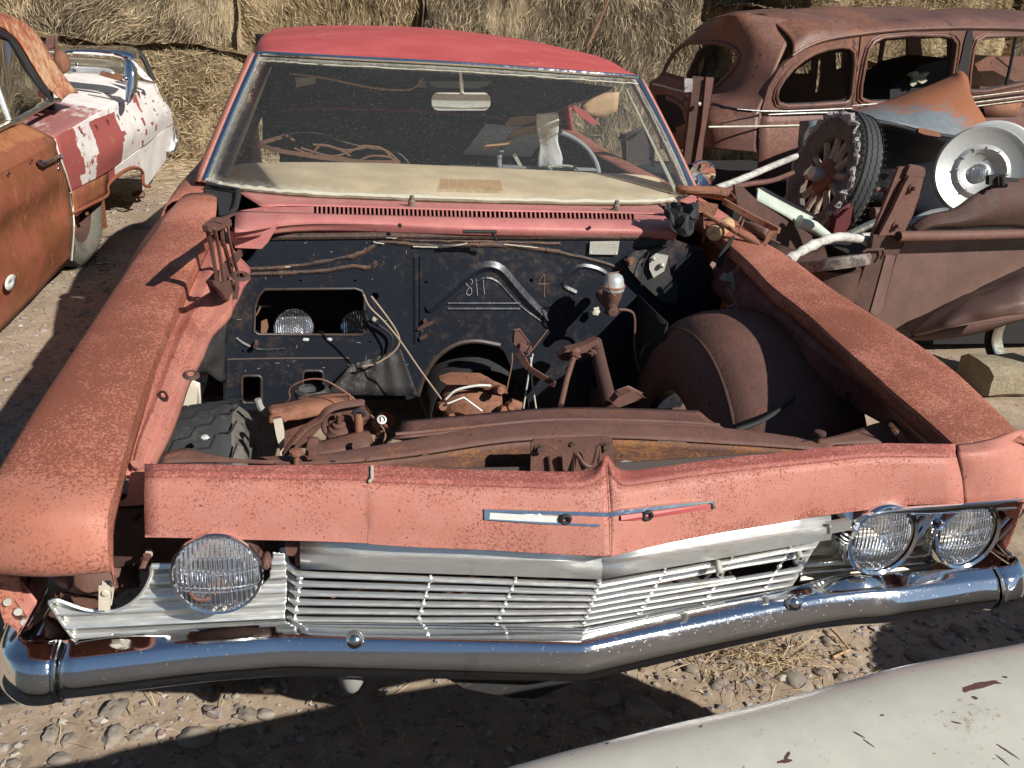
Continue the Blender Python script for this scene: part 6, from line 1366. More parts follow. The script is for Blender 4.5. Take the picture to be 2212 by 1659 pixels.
for nm, P in (('quarter_window_frame', quarter), ('door_window_frame', door_w), ('front_window_frame', front_w)):
    mb = MB(); Q = fl3(P, -.006); mb.tube(Q, .013, 8, closed=True); cx_ = sum((q for q in Q), Vector())/len(Q); mb.tube([cx_+(q-cx_)*1.07 for q in Q], .006, 6, closed=True); spart(mb, nm, 'sedan_rust')
    mb = MB(); mb.tube([cx_+(q-cx_)*.96-SN*.03 for q in Q], .010, 6, closed=True); spart(mb, 'window_channel', 'inside_dark')
mb = MB(); mb.tube(cr(fl3([(878, 322), (950, 275), (1050, 235), (1150, 213), (1270, 196), (1400, 180), (1560, 168), (1800, 160), (2000, 160), (2212, 166), (2420, 180)], -.012), 3), .009, 6); spart(mb, 'drip_rail', 'sedan_rust')
mb = MB(); mb.tube(fl3([(1272, 205), (1262, 300), (1240, 450), (1222, 610)], -.003), .005, 5); spart(mb, 'door_gap', 'inside_dark')
mb = MB(); mb.plate([fl3([(1888, 175), (1915, 175), (1915, 230), (1885, 450), (1865, 520), (1815, 440), (1850, 330), (1870, 230)], -.006)], SN*.004); spart(mb, 'pillar_gap', 'inside_dark')
mb = MB(); mb.tube([S3((2165, 215), .02), S3((2135, 370), .02), S3((2102, 515), .02)], .012, 8); spart(mb, 'vent_window_post', 'old_black')
# lower body
def belt(x): return 640 if x < 700 else 640-(x-700)*.045
rows = []
for x in (700, 950, 1220, 1600, 2000, 2420):
    b = 637-(x-700)*.035
    rows.append([S3((x, b), 0), S3((x, b+14), -.035), S3((x+4, b+32), -.03), S3((x+4, b+60), -.045), S3((x, b+92), -.05), S3((x-6, b+100), -.06), S3((x-15, b+260), -.085), S3((x-30, b+460), -.06)])
mb = MB(); mb.grid(rows, 4, 4, w=lambda p: .15*noise.noise(p*1.5)); spart(mb, 'body_side', 'sedan_rust', solid=.006, sharp=60)
mb = MB(); mb.tube([S3((395, 731), -.07), S3((700, 727), -.066), S3((920, 722), -.066)], .006, 6); spart(mb, 'crease_highlight', 'cream_trim')  # bright highlight on the crease painted as a cream tube
for P, r_ in (([(560, 628), (700, 640), (850, 640), (1000, 634), (1220, 624)], .010), ([(1222, 608), (1330, 600), (1500, 590), (1700, 575)], .010), ([(740, 660), (850, 655), (1000, 650), (1230, 645)], .012)):
    mb = MB(); mb.tube(cr([S3(p, -.045) for p in P], 4), [r_*.3]+[r_]*(4*(len(P)-2)+2)+[r_]*1, 8, flat=.7) if False else mb.tube([S3(p, -.045) for p in P], [r_*.25]+[r_*.7]*(len(P)-1), 8, flat=.7); spart(mb, 'belt_molding', 'alloy')
mb = MB()
for dy in (0, 32, 55): mb.tube([S3((1910, 560+dy), -.05), S3((2212, 522+dy), -.05), S3((2420, 500+dy), -.05)], .008, 8, flat=.7)
spart(mb, 'door_molding', 'alloy_dirty')
mb = MB(); mb.grid([[S3((1975, 612), -.055), S3((2200, 590), -.055)], [S3((1990, 672), -.055), S3((2170, 670), -.055)]]); spart(mb, 'rust_patch', 'rust_orange', solid=.004)
# rear of the body, with the oval rear window opening
rearwin = [c3(*p) for p in [(132, 425), (150, 380), (190, 310), (240, 262), (290, 243), (440, 245), (510, 262), (555, 290), (572, 320), (555, 370), (520, 420), (480, 455), (430, 505), (300, 470)]]
RC = [  # columns from the far outline to the side panel: (px, offset)
 [((395, 118), .80), ((205, 285), .92), ((112, 432), .95), ((55, 480), .98), ((60, 560), .98), ((90, 700), .96), ((120, 860), .92)],
 [((440, 108), .62), ((330, 210), .72), ((260, 330), .74), ((200, 480), .76), ((190, 560), .74), ((200, 700), .70), ((230, 860), .66)],
 [((500, 92), .42), ((500, 190), .44), ((480, 330), .46), ((420, 500), .46), ((330, 590), .42), ((320, 700), .38), ((330, 860), .36)],
 [((640, 82), .30), ((640, 200), .24), ((620, 350), .22), ((560, 520), .20), ((480, 615), .17), ((420, 710), .12), ((420, 860), .10)],
 [((900, 110), .20), ((850, 260), .07), ((780, 400), .03), ((735, 510), .02), ((690, 635), .0), ((690, 730), -.045), ((680, 880), -.08)]]
mb = MB(); mb.grid([[S3(p, o_) for p, o_ in r] for r in RC], 14, 9, holes=[rearwin], w=lambda p: .22*noise.noise(p*1.3)+.05, disp=lambda p, i, j: p+SN*.02*noise.noise(p*2.3)); spart(mb, 'rear_body', 'sedan_rust', solid=.010, sharp=60)
mb = MB()
RT = MB(); RT.grid([[S3(p, o_) for p, o_ in r] for r in RC], 14, 9); RB = BVHTree.FromPolygons([tuple(v) for v in RT.v], RT.f)
P = []
for p in rearwin:
    h_ = RB.ray_cast(Vector(CAM), Vector(ray(*p)).normalized())[0]
    if h_ is not None: P.append(h_+SN*.004)
mb.tube(P, .016, 8, closed=True); spart(mb, 'rear_window_frame', 'sedan_rust')
def onR(P, d=.004): 
    o = []
    for p in P:
        h_ = RB.ray_cast(Vector(CAM), Vector(ray(*c3(*p))).normalized())[0]
        if h_ is not None: o.append(h_+SN*d)
    return o
mb = MB(); mb.tube(onR([(70, 482), (120, 492), (180, 510), (260, 530)], .01), .008, 6); spart(mb, 'tail_molding', 'putty')
mb = MB(); mb.tube(onR([(415, 596), (480, 616), (560, 630), (640, 636)], .01), .009, 6); spart(mb, 'belt_molding', 'old_black')
P = onR([(85, 545), (150, 545), (210, 580), (250, 640), (268, 720), (220, 760), (120, 760), (85, 700)], .012)
mb = MB(); mb.plate([P], SN*.004); spart(mb, 'rear_wheel_opening', 'inside_dark')
mb = MB(); P = onR([(150, 560), (215, 590), (258, 640), (275, 720)], .02); mb.tube(cr(P, 3), .02, 8) if len(P) > 1 else None; spart(mb, 'rear_fender_edge', 'sedan_rust')
# roof: drip line up over the crown to the far side
RF = []
for a, b, c_, d in (((878, 322), (870, 220), (760, 130), (640, 82)), ((1000, 255), (960, 170), (880, 110), (820, 62)), ((1150, 215), (1120, 150), (1050, 95), (1040, 44)), ((1270, 198), (1270, 145), (1270, 85), (1260, 36)), ((1560, 170), (1560, 125), (1540, 85), (1510, 42)),
                    ((1800, 162), (1800, 115), (1760, 85), (1720, 66)), ((2000, 162), (2000, 110), (1990, 78), (1980, 58)), ((2212, 168), (2212, 112), (2212, 90), (2212, 78)), ((2420, 182), (2420, 130), (2420, 110), (2420, 100))):
    A, B, C_, D_ = S3(a, .0), S3(b, .07), S3(c_, .25), S3(d, .62)
    E1 = D_-SN*.35+V(0, 0, -.03); E2 = D_-SN*.62+V(0, 0, -.14); RF.append([A, B, C_, D_, E1, E2])
mb = MB(); mb.grid(RF, 5, 7, w=lambda p: .18*noise.noise(p*1.2)+.02, disp=lambda p, i, j: p+V(0, 0, (.030*noise.noise(p*2.0)+.012*noise.noise(p*5)) if .15 < j < .9 else 0)); spart(mb, 'roof', 'sedan_rust', solid=.008, sharp=60)
mb = MB(); mb.grid([[S3((640, 82), .30), S3((500, 92), .42), S3((440, 108), .62), S3((395, 118), .80)], [RF[0][3]+V(0, 0, .0), RF[0][3]-SN*.1, RF[0][4], RF[0][5]]], 3, 3); spart(mb, 'roof_corner', 'sedan_rust', solid=.006)
# far side with its own openings
FO = 1.30
hol = [[(300, 445), (335, 360), (390, 300), (440, 268), (500, 262), (545, 285), (570, 330), (540, 400), (480, 450)], [(890, 424), (905, 400), (960, 365), (1000, 335), (998, 400), (980, 425)], [(1030, 345), (1055, 310), (1050, 440), (1035, 530), (1010, 545)], [(1128, 305), (1178, 300), (1172, 392), (1132, 405)],
       [(1295, 330), (1310, 270), (1400, 238), (1375, 395), (1292, 400)], [(1415, 236), (1545, 225), (1545, 340), (1500, 378), (1390, 396)], [(1618, 226), (1785, 212), (1780, 330), (1700, 335), (1630, 352)], [(1905, 320), (1945, 235), (2110, 215), (2300, 215), (2300, 320), (2120, 322), (2030, 325)]]
mb = MB(); mb.plate([[S3(p, FO) for p in [(290, 560), (280, 430), (340, 300), (440, 215), (560, 180), (900, 120), (1300, 120), (2300, 150), (2420, 160), (2420, 620), (1200, 640)]]]+[[S3(p, FO) for p in h_] for h_ in hol], -SN*.03); spart(mb, 'far_side', 'rust_dark')
mb = MB(); mb.plate([[S3(p, 1.2) for p in [(1285, 405), (1500, 392), (1575, 375), (1590, 420), (1470, 490), (1290, 500)]]], -SN*.02); spart(mb, 'far_door_panel', 'rust_brown')
mb = MB(); mb.plate([[S3(p, .5) for p in [(1440, 520), (1520, 450), (1620, 375), (1790, 335), (1800, 430), (1600, 560), (1440, 590)]]], -SN*.4); spart(mb, 'seat_shell', 'inside_dark')
mb = MB(); mb.plate([[S3(p, .9) for p in [(1910, 335), (2060, 325), (2212, 390), (2212, 480), (2000, 500)]]], -SN*.3); mb.plate([[S3(p, .7) for p in [(2060, 330), (2212, 325), (2350, 400), (2350, 440), (2140, 395)]]], -SN*.03); spart(mb, 'dash_panel', 'sedan_rust')
mb = MB(); mb.ball(S3((1600, 450), .45), (.07, .04, .05), jit=1.2); spart(mb, 'seat_padding', 'putty')
mb = MB(); mb.box(SO+SE*1.6-SN*.65+V(0, 0, .5), (3.6, 1.2, .04), Matrix.Rotation(math.radians(15), 3, 'Z')); spart(mb, 'floor', 'inside_dark')
mb = MB(); mb.box(SO+SE*1.7-SN*.65+V(0, 0, .25), (3.4, 1.3, .35), Matrix.Rotation(math.radians(15), 3, 'Z')); spart(mb, 'chassis', 'inside_dark')
# ================================================================ LOOSE GREY FENDER + SHADED SHELL
def Z3(p, y, f=c3): return U(f(*p), 'y', y)
mb = MB(); rows = [[Z3((1125, 672), 3.6), Z3((1290, 625), 3.75), Z3((1450, 580), 3.9), Z3((1640, 505), 4.0), Z3((1780, 448), 4.0), Z3((1845, 415), 3.95), Z3((1885, 450), 3.9)],
 [Z3((1150, 690), 3.4), Z3((1300, 645), 3.5), Z3((1470, 610), 3.6), Z3((1650, 545), 3.7), Z3((1800, 500), 3.75), Z3((1870, 500), 3.75), Z3((1900, 540), 3.72)],
 [Z3((1180, 690), 3.3), Z3((1330, 665), 3.3), Z3((1500, 660), 3.35), Z3((1670, 640), 3.4), Z3((1820, 620), 3.5), Z3((1920, 620), 3.55), Z3((1965, 660), 3.55)],
 [Z3((1200, 692), 3.3), Z3((1350, 690), 3.2), Z3((1500, 720), 3.15), Z3((1650, 760), 3.15), Z3((1790, 785), 3.2), Z3((1930, 770), 3.35), Z3((2008, 735), 3.45)]]
def fw_(p):
    q = proj(p); return .75*max(0, min(1, (1.0-(q[1]-150)/110)))+.3*max(0, (q[0]-2040)/90)-.1
gf = mb.grid(rows, 6, 6, w=fw_, disp=lambda p, i, j: p+V(0, .015*noise.noise(p*4), 0)); tag(gf.build('loose_fender', MAT['grey_fender'], solid=.008, sharp=60), 'grey loose fender rusting orange toward its peak, propped in front of the old sedan', 'fender')
bs = thing('shaded_body_shell', 'upturned car body shell, its shade painted black, under the loose grey fender', 'car body', (3.3, 3.6, 0))
mb = MB(); mb.grid([[Z3((925, 700), 3.45), Z3((1050, 688), 3.4), Z3((1200, 694), 3.32), Z3((1430, 714), 3.2), Z3((1640, 765), 3.18), Z3((1880, 805), 3.25), Z3((2212, 800), 3.5), Z3((2500, 790), 3.7)],
 [Z3((905, 900), 3.4), Z3((1050, 900), 3.4), Z3((1200, 900), 3.38), Z3((1430, 900), 3.4), Z3((1640, 930), 3.42), Z3((1880, 950), 3.5), Z3((2212, 980), 3.7), Z3((2500, 990), 3.9)],
 [Z3((900, 1130), 3.5), Z3((1050, 1130), 3.5), Z3((1200, 1150), 3.5), Z3((1430, 1200), 3.5), Z3((1640, 1250), 3.5), Z3((1880, 1250), 3.6), Z3((2212, 1270), 3.8), Z3((2500, 1290), 4)]], 4, 4)
mb.build('shell', MAT['old_black'], bs, solid=.01)  # dark of the shaded body is put into its colour
mb = MB(); mb.tube(cr([Z3(p, 3.15) for p in [(1200, 692), (1430, 712), (1640, 764), (1880, 803)]], 5), .012, 8); mb.build('shell_lip', MAT['black_rubber'], bs)
mb = MB(); mb.plate([[Z3(p, 3.13) for p in [(1605, 738), (1640, 740), (1735, 765), (1730, 790), (1640, 775), (1605, 762)]]], (0, .01, 0)); mb.build('lip_bracket', MAT['rust_orange'], bs, bevel=.003)
mb = MB(); mb.grid([[Z3((925, 700), 3.4), Z3((985, 695), 3.3), Z3((1050, 690), 3.28)], [Z3((915, 830), 3.38), Z3((935, 790), 3.3), Z3((985, 740), 3.28)]], 4, 3); mb.build('shell_corner', MAT['grey_fender'], bs, solid=.006)
mb = MB(); mb.box((3.6, 3.75, .35), (3.2, .1, .7)); mb.build('shell_base', MAT['inside_dark'], bs)
# ================================================================ WOODEN SPOKED WHEEL
wh = thing('spoked_wheel', 'old wooden spoked wheel with a black tyre and peeling white rubber, leaning on the shell', 'wheel', (2.2, 2.9, .4))
WC = Z3((1075, 1020), 2.85); WA = V(-.97, .08, .20).normalized(); WX = V(0, 0, 1); WX = (WX-WA*WX.dot(WA)).normalized(); WY = WA.cross(WX)
mb = MB(); mb.lathe([(.235, .03), (.255, .035), (.27, .02), (.27, -.03), (.235, -.03), (.225, 0), (.235, .03)], WC, WA, 48); mb.build('rim', MAT['rust_brown'], wh)
for k in range(12):
    t = 2*math.pi*(k+.35)/12; d = WX*math.cos(t)+WY*math.sin(t); mb = MB(); mb.tube([WC+d*.045, WC+d*.10, WC+d*.17, WC+d*.235], [.021, .018, .016, .020], 8); mb.build('spoke', MAT['wood_spoke'], wh)
mb = MB(); mb.lathe([(0, .012), (.085, .012), (.09, .006), (.09, -.012), (0, -.012)], WC+WA*.015, WA, 28); mb.build('hub_plate', MAT['rust_orange'], wh)
mb = MB(); mb.lathe([(0, .075), (.022, .075), (.034, .068), (.038, .05), (.036, .02), (.030, .0)], WC+WA*.02, WA, 12); mb.build('hub_cap', MAT['disc_metal'], wh)
tyre(wh, WC-WA*.03, WA, .335, .15, tread='rib', n=64)
mb = MB()
for k in range(60):
    t = 2*math.pi*k/60
    if .15 < (t-2.9) % 6.283 < 2.5: continue
def ragr(a0, a1, r0, wob, w0, n):
    P = []
    for k in range(n+1):
        t = lerp(a0, a1, k/n); r_ = r0+wob*noise.noise(V(t*7, r0*9, 0)); P.append(WC+WA*(w0+.02*noise.noise(V(t*9, 3, 0)))+(WX*math.cos(t)+WY*math.sin(t))*r_)
    return P
mb.tube(ragr(-1.0, 2.6, .300, .03, .045, 70), [.016*(.3+abs(noise.noise(V(k*.23, 1, 2)))*2.2) for k in range(71)], 6)
mb.tube(ragr(.4, 2.2, .325, .03, -.10, 46), [.020*(.3+abs(noise.noise(V(k*.3, 5, 2)))*2.2) for k in range(47)], 6)
mb.tube(ragr(3.6, 5.6, .295, .03, .04, 46), [.018*(.5+abs(noise.noise(V(k*.8, 9, 2)))*1.6) for k in range(47)], 6)
mb.build('peeling_rubber', MAT['cracked_rubber'], wh)
# ================================================================ ROUND METAL COVER
dc = thing('wheel_cover', 'large dished silver wheel cover with a clear centre badge at the right edge', 'wheel cover', (2.9, 2.7, .8))
DC = U(cc(745, 425), 'y', 2.7); DA = V(-.42, -.86, .28).normalized()
k_ = (DC-Vector(CAM)).length/FPX; R_ = 83*k_
mb = MB(); mb.lathe([(R_, -.03), (R_*1.0, -.004), (R_*.96, .006), (R_*.90, .0), (R_*.86, -.006), (R_*.60, -.022), (R_*.56, -.012), (R_*.50, -.006), (R_*.46, -.012), (R_*.42, -.028), (R_*.22, -.040), (R_*.20, -.034), (0, -.032)], DC, DA, 56); mb.build('dish', MAT['disc_metal'], dc, solid=.003, sharp=50)
mb = MB()
DX = (V(0, 0, 1)-DA*DA.z).normalized(); DY = DA.cross(DX)
for k in range(12):
    t = 2*math.pi*k/12; d = DX*math.cos(t)+DY*math.sin(t); mb = MB(); mb.bar(DC+d*R_*.47-DA*.006, DC+d*R_*.55-DA*.006, .005, .008, up=DA); mb.build('dish_mark', MAT['alloy_dirty'], dc)
mb = MB(); mb.lathe([(R_*.20, -.03), (R_*.19, -.018), (R_*.10, -.010), (0, -.008)], DC, DA, 24); mb.build('centre_badge', MAT['lamp_glass'], dc)
mb = MB()
for k in range(3): mb.bar(DC+DY*(k-1)*.010+DX*.018-DA*.006, DC+DY*(k-1)*.010-DX*.018-DA*.006, .003, .003)
mb.build('badge_mark', MAT['chrome'], dc)
DC2 = DC+V(.10, .06, .02); mb = MB(); mb.lathe([(R_*1.0, -.02), (R_, 0), (R_*.94, .004), (R_*.6, -.02), (0, -.03)], DC2, DA, 48); tag(mb.build('wheel_cover', MAT['disc_metal'], solid=.003), 'plain silver dish half hidden behind the larger wheel cover', 'wheel cover')
# ================================================================ TRUCK CORNER
tk = thing('truck_body', 'rusted brown truck body corner with a pipe rail and bulging fender, right edge', 'truck', (2.6, 2.0, 0))
TO, TN = V(1.75, 1.86, 0), V(.14, -1, 0).normalized()
def T4(p, off=0.0, f=c4): return UP(f(*p), TO-TN*off, TN)
mb = MB(); mb.plate([[T4(p, .03) for p in [(1480, 600), (1500, 515), (2420, 495), (2420, 940), (2212, 960), (1540, 1075), (1375, 960)]]], -TN*.01); mb.build('back_panel', MAT['truck_rust'], tk)
mb = MB(); P = [T4((1487, 487), -.045), T4((1800, 483), -.045), T4((2212, 473), -.045), T4((2420, 468), -.045)]; mb.tube(P, .0215, 16); mb.build('pipe_rail', MAT['rust_brown'], tk)
mb = MB(); mb.disc(P[0]-(P[1]-P[0]).normalized()*.0005, (P[1]-P[0]).normalized(), .017, .004); mb.build('pipe_bore', MAT['inside_dark'], tk)
mb = MB(); mb.plate([[T4(p, .02) for p in [(1490, 92), (1505, 85), (1535, 85), (1546, 100), (1530, 140), (1470, 290), (1400, 460), (1350, 640), (1290, 860), (1228, 850), (1330, 500), (1440, 220)]]], -TN*.012); mb.build('post_flange', MAT['rust_brown'], tk)
mb = MB(); mb.plate([[T4(p, .0) for p in [(1555, 80), (1570, 74), (1640, 88), (1646, 110), (1640, 145), (1560, 140), (1535, 130)]]], -TN*.012); mb.plate([[T4(p, -.008) for p in [(1552, 142), (1640, 145), (1608, 260), (1570, 370), (1530, 450), (1490, 482), (1440, 476), (1380, 480), (1450, 340), (1520, 190)]]], -TN*.014); mb.build('post_face', MAT['rust_brown'], tk, bevel=.002)
mb = MB(); mb.plate([[T4(p, -.004) for p in [(1350, 480), (1500, 482), (1520, 520), (1480, 600), (1410, 600), (1330, 925), (1228, 855), (1330, 560)]]], -TN*.02); mb.build('post_foot', MAT['rust_dark'], tk, bevel=.003)
mb = MB(); mb.plate([[T4(p, -.010) for p in [(1420, 594), (1476, 594), (1384, 962), (1330, 922)]]], -TN*.012); mb.build('post_strip', MAT['truck_rust'], tk, bevel=.002)
for p in ((1568, 208), (1475, 425)):
    mb = MB(); mb.disc(T4(p, -.012), TN, .018, .006); mb.lathe([(0, .022), (.008, .020), (.009, 0)], T4(p, -.014), TN, 12); mb.build('rivet', MAT['rust_brown'], tk)
mb = MB(); P = [T4(q, -.02) for q in [(1285, 600), (1285, 575), (1305, 565), (1400, 560), (1402, 590), (1385, 620)]]; mb.tube(P, .006, 6); mb.build('tie_loop', MAT['rust_dark'], tk)
mb = MB(); rows = [[T4((1560, 1040), -.01), T4((1700, 930), -.0), T4((1860, 845), .0), T4((2040, 765), .0), T4((2212, 672), .0), T4((2420, 590), .0)],
 [T4((1562, 1046), -.03), T4((1710, 965), -.10), T4((1880, 880), -.15), T4((2050, 810), -.18), T4((2212, 750), -.2), T4((2420, 690), -.2)],
 [T4((1565, 1052), -.04), T4((1730, 1000), -.16), T4((1900, 935), -.22), T4((2060, 890), -.27), T4((2212, 855), -.3), T4((2420, 820), -.3)],
 [T4((1570, 1056), -.04), T4((1760, 1012), -.17), T4((1930, 972), -.23), T4((2080, 940), -.28), T4((2212, 925), -.31), T4((2420, 905), -.31)]]
mb.grid(rows, 6, 6, w=.1, disp=lambda p, i, j: p+TN*(.018*noise.noise(p*6)+.01*noise.noise(p*13))); mb.build('rear_fender', MAT['truck_rust'], tk, solid=.006, sharp=60)
mb = MB(); mb.grid([[T4(p, -.05) for p in [(1530, 1070), (1700, 1030), (1950, 985), (2212, 950), (2420, 920)]], [T4(p, -.03) for p in [(1545, 1078), (1700, 1078), (1950, 1040), (2212, 960), (2420, 930)]]], 4, 2); mb.build('fender_lip', MAT['rust_dark'], tk, solid=.006)
for i, (z_, w_) in enumerate(((.55, 1.4),)):
    mb = MB(); mb.box((3.1, 2.9, .30), (2.0, .6, .5)); mb.build('chassis', MAT['inside_dark'], tk)
mb = MB(); P = [T4(p, .35) for p in [(1550, 440), (1650, 370), (1800, 330), (1900, 260), (2000, 200), (2100, 165), (2212, 150), (2420, 150)]]; Q = [T4(p, .33) for p in [(1550, 470), (1650, 440), (1800, 440), (1950, 430), (2050, 430), (2130, 430), (2212, 440), (2420, 440)]]
mb.grid([P, [(a+b)/2+V(0, -.05, 0) for a, b in zip(P, Q)], Q], 4, 4); mb.build('torn_bed', MAT['rust_dark'], tk, solid=.006)
mb = MB(); mb.plate([[T4(p, .3) for p in [(2012, 140), (2085, 130), (2085, 190), (2010, 190)]]], -TN*.02); mb.tube([T4((2085, 135), .28), T4((2088, 190), .28)], .012, 8); mb.plate([[T4(p, .29) for p in [(2090, 145), (2180, 155), (2185, 175), (2090, 172)]]], -TN*.02); mb.build('bed_bracket', MAT['black_rubber'], tk)
mb = MB(); mb.lathe([(.17, -.05), (.185, 0), (.17, .05), (.14, .055), (.13, -.05)], U(cc(1000, 1490), 'z', .22), (1, .3, 0), 40); mb.build('wheel_rim', MAT['alloy_dirty'], tk)
tb = MB(); tb.box((U(c4(2100, 1330), 'z', .09)), (.62, .30, .19), Matrix.Rotation(.12, 3, 'Z')); tb2 = MB(); q = U(c4(2080, 1300), 'z', .10); rows = []
for i in range(15):
    x = q.x-.06+i*.05; r = []
    for k in range(13):
        t = 2*math.pi*k/12; r.append(V(x, q.y+.10+.12*max(-1, min(1, 1.3*math.cos(t)))+.02*noise.noise(V(x*6, k, 0)), .07+.08*max(-1, min(1, 1.3*math.sin(t)))+.015*noise.noise(V(x*7, k, 4))))
    rows.append(r)
tb2.grid(rows, 1, 1); tb2.add([sum(rows[0][:-1], Vector())/12]+rows[0][:-1], [(0, (k+1) % 12+1, k+1) for k in range(12)]); tag(tb2.build('timber', MAT['sand_block']), 'sunlit sandy timber block on the ground under the truck fender', 'timber')
# ================================================================ UPRIGHT STEEL POSTS BY THE SEDAN
pp = thing('steel_post', 'pair of rusty channel posts standing between the red car and the sedan', 'post', tuple(U(c3(330, 900), 'y', 3.4)))
def PY(p, y=3.3, f=c3): return U(f(*p), 'y', y)
mb = MB(); mb.plate([[PY(p) for p in [(308, 442), (362, 448), (345, 640), (320, 940), (255, 945), (285, 640)]]], (0, .03, 0)); mb.build('channel', MAT['rust_dark'], pp, bevel=.004)
mb = MB(); mb.plate([[PY(p, 3.28) for p in [(385, 448), (422, 452), (400, 640), (372, 800), (350, 945), (320, 942), (352, 720)]]], (0, .03, 0)); mb.build('channel', MAT['rust_brown'], pp, bevel=.004)
mb = MB(); mb.plate([[PY(p, 3.26) for p in [(256, 450), (304, 454), (302, 528), (258, 532)]]], (0, .01, 0)); mb.build('white_tag', MAT['cracked_rubber'], pp)
mb = MB(); mb.ball(PY((340, 600), 3.27), .012); mb.build('bolt', MAT['pale_metal'], pp)
# ================================================================ POLES AND SCRAP BETWEEN THE CARS
mb = MB(); P = [U(c4(*p), 'y', y) for p, y in (((440, 210), 2.4), ((600, 150), 2.55), ((740, 90), 2.7), ((900, 25), 2.9))]; mb.tube(cr(P, 4), [.016+.003*noise.noise(V(k*.9, 0, 0)) for k in range(13)], 10, w=.1); tag(mb.build('pole', MAT['white_wood']), 'straight pole with flaking white paint leaning toward the spoked wheel', 'pole')
mb = MB(); P = [U(c4(*p), 'y', y) for p, y in (((440, 240), 2.3), ((600, 190), 2.45), ((760, 165), 2.6), ((880, 120), 2.8))]; mb.tube(cr(P, 4), .012, 8); tag(mb.build('rod', MAT['rust_brown']), 'thin rusty rod lying under the flaking white pole', 'rod')
mb = MB(); P = [U(c4(*p), 'y', y) for p, y in (((850, 625), 1.55), ((950, 560), 1.65), ((1060, 510), 1.75), ((1150, 490), 1.8), ((1260, 500), 1.88), ((1340, 520), 1.95))]; mb.tube(cr(P, 5), [.021*(.85+.4*noise.noise(V(k*.5, 0, 0))) for k in range(26)], 10); tag(mb.build('branch', MAT['white_wood']), 'thick bleached curved branch lying over the round lid beside the truck post', 'branch')
mb = MB(); P = [U(c4(*p), 'y', y) for p, y in (((1150, 498), 1.95), ((1250, 488), 2.0), ((1370, 480), 2.05))]; mb.tube(cr(P, 4), .014, 8); tag(mb.build('branch', MAT['white_wood']), 'thinner bleached branch ending at the truck post', 'branch')
mb = MB(); P = [U(c4(*p), 'y', y) for p, y in (((1200, 480), 2.2), ((1300, 430), 2.3), ((1400, 385), 2.4))]; mb.tube(P, .018, 8); P = [U(c4(*p), 'y', y) for p, y in (((1540, 430), 2.5), ((1640, 370), 2.6), ((1740, 345), 2.7), ((1860, 345), 2.75))]; tag(mb.build('rod', MAT['alloy_dirty']), 'dull metal rod propped below the spoked wheel', 'rod')
mb = MB(); mb.tube(cr(P, 4), .022, 8); tag(mb.build('pipe', MAT['grey_fender']), 'blue grey bent pipe behind the truck post', 'pipe')
ld = MB(); c = U(c4(1110, 625), 'z', .80); k_ = (c-Vector(CAM)).length/FPX; r_ = 71*k_; ld.lathe([(0, .0), (r_*.55, .001), (r_*.75, .008), (r_*.88, .004), (r_*.97, .010), (r_, .0), (r_*.98, -.03)], c, (-.15, .35, 1), 44); tag(ld.build('round_lid', MAT['dusty_metal'], sharp=50), 'round dark dished lid lying under the bleached branch', 'lid')
mb = MB(); mb.lathe([(.0, -.03), (r_*.9, -.03), (r_*.9, -.6), (0, -.6)], c+V(.02, .05, 0), (0, 0, 1), 28); tag(mb.build('rusty_drum', MAT['rust_dark'], sharp=40), 'dark rusty drum standing under the round lid', 'drum')
mb = MB(); P = [(545, 190), (600, 210), (680, 280), (900, 415), (990, 480), (1010, 560), (900, 560), (760, 520), (560, 300)]; mb.plate([[U(c4(*p), 'y', 2.05+.0006*(p[0]-540)) for p in P]], (0, .02, 0)); tag(mb.build('door_panel', MAT['rust_dark'], bevel=.004), 'long dark brown panel sloping down behind the twisted hinge', 'panel')
gm = thing('green_trim', 'pale green metal channel with a yellowed edge lying on the brown panel', 'channel', (1.6, 2.2, .8))
A_ = [U(c4(*p), 'y', 2.15+.0005*(p[0]-660)) for p in [(675, 212), (720, 240), (850, 310), (990, 380)]]; B_ = [U(c4(*p), 'y', 2.13+.0005*(p[0]-660)) for p in [(665, 280), (720, 310), (830, 370), (900, 415)]]
mb = MB(); mb.grid([A_, B_], 4, 3); mb.build('side', MAT['lettuce_paint'], gm, solid=.008)
A2 = [U(c4(*p), 'y', 2.25+.0005*(p[0]-660)) for p in [(700, 208), (800, 260), (960, 345), (1022, 385)]]; mb = MB(); mb.grid([A2, A_], 4, 2); mb.build('top', MAT['old_black'], gm, solid=.006)
mb = MB(); mb.tube(cr(A_, 3), .006, 6); mb.build('edge', MAT['yellow_edge'], gm)
mb = MB(); mb.tube([U(c4(*p), 'y', 2.2) for p in [(915, 400), (1000, 430), (1105, 505)]], [.03, .026, .018], 10); mb.build('tail_tube', MAT['lettuce_paint'], gm)
mb = MB(); mb.plate([[U(c4(*p), 'y', 2.3) for p in [(1130, 380), (1220, 320), (1225, 400), (1190, 470), (1120, 480)]]], (0, .03, 0)); tag(mb.build('red_rag', MAT['red_dark'], bevel=.01), 'dark red scrap tucked under the black tyre', 'scrap')
mb = MB(); mb.tube(cr([U(c4(*p), 'y', 3.0) for p in [(1355, 215), (1400, 215), (1420, 240), (1400, 300)]], 3), .014, 8); m2 = MB(); m2.tube([U(c4(*p), 'y', 2.9) for p in [(1340, 350), (1400, 350)]], .03, 10); tag(m2.build('pipe_stub', MAT['rust_brown']), 'short fat rusty pipe stub below the iron linkage', 'pipe'); tag(mb.build('iron_linkage', MAT['rust_brown']), 'small rusty iron linkage between the tyre and the truck post', 'linkage')
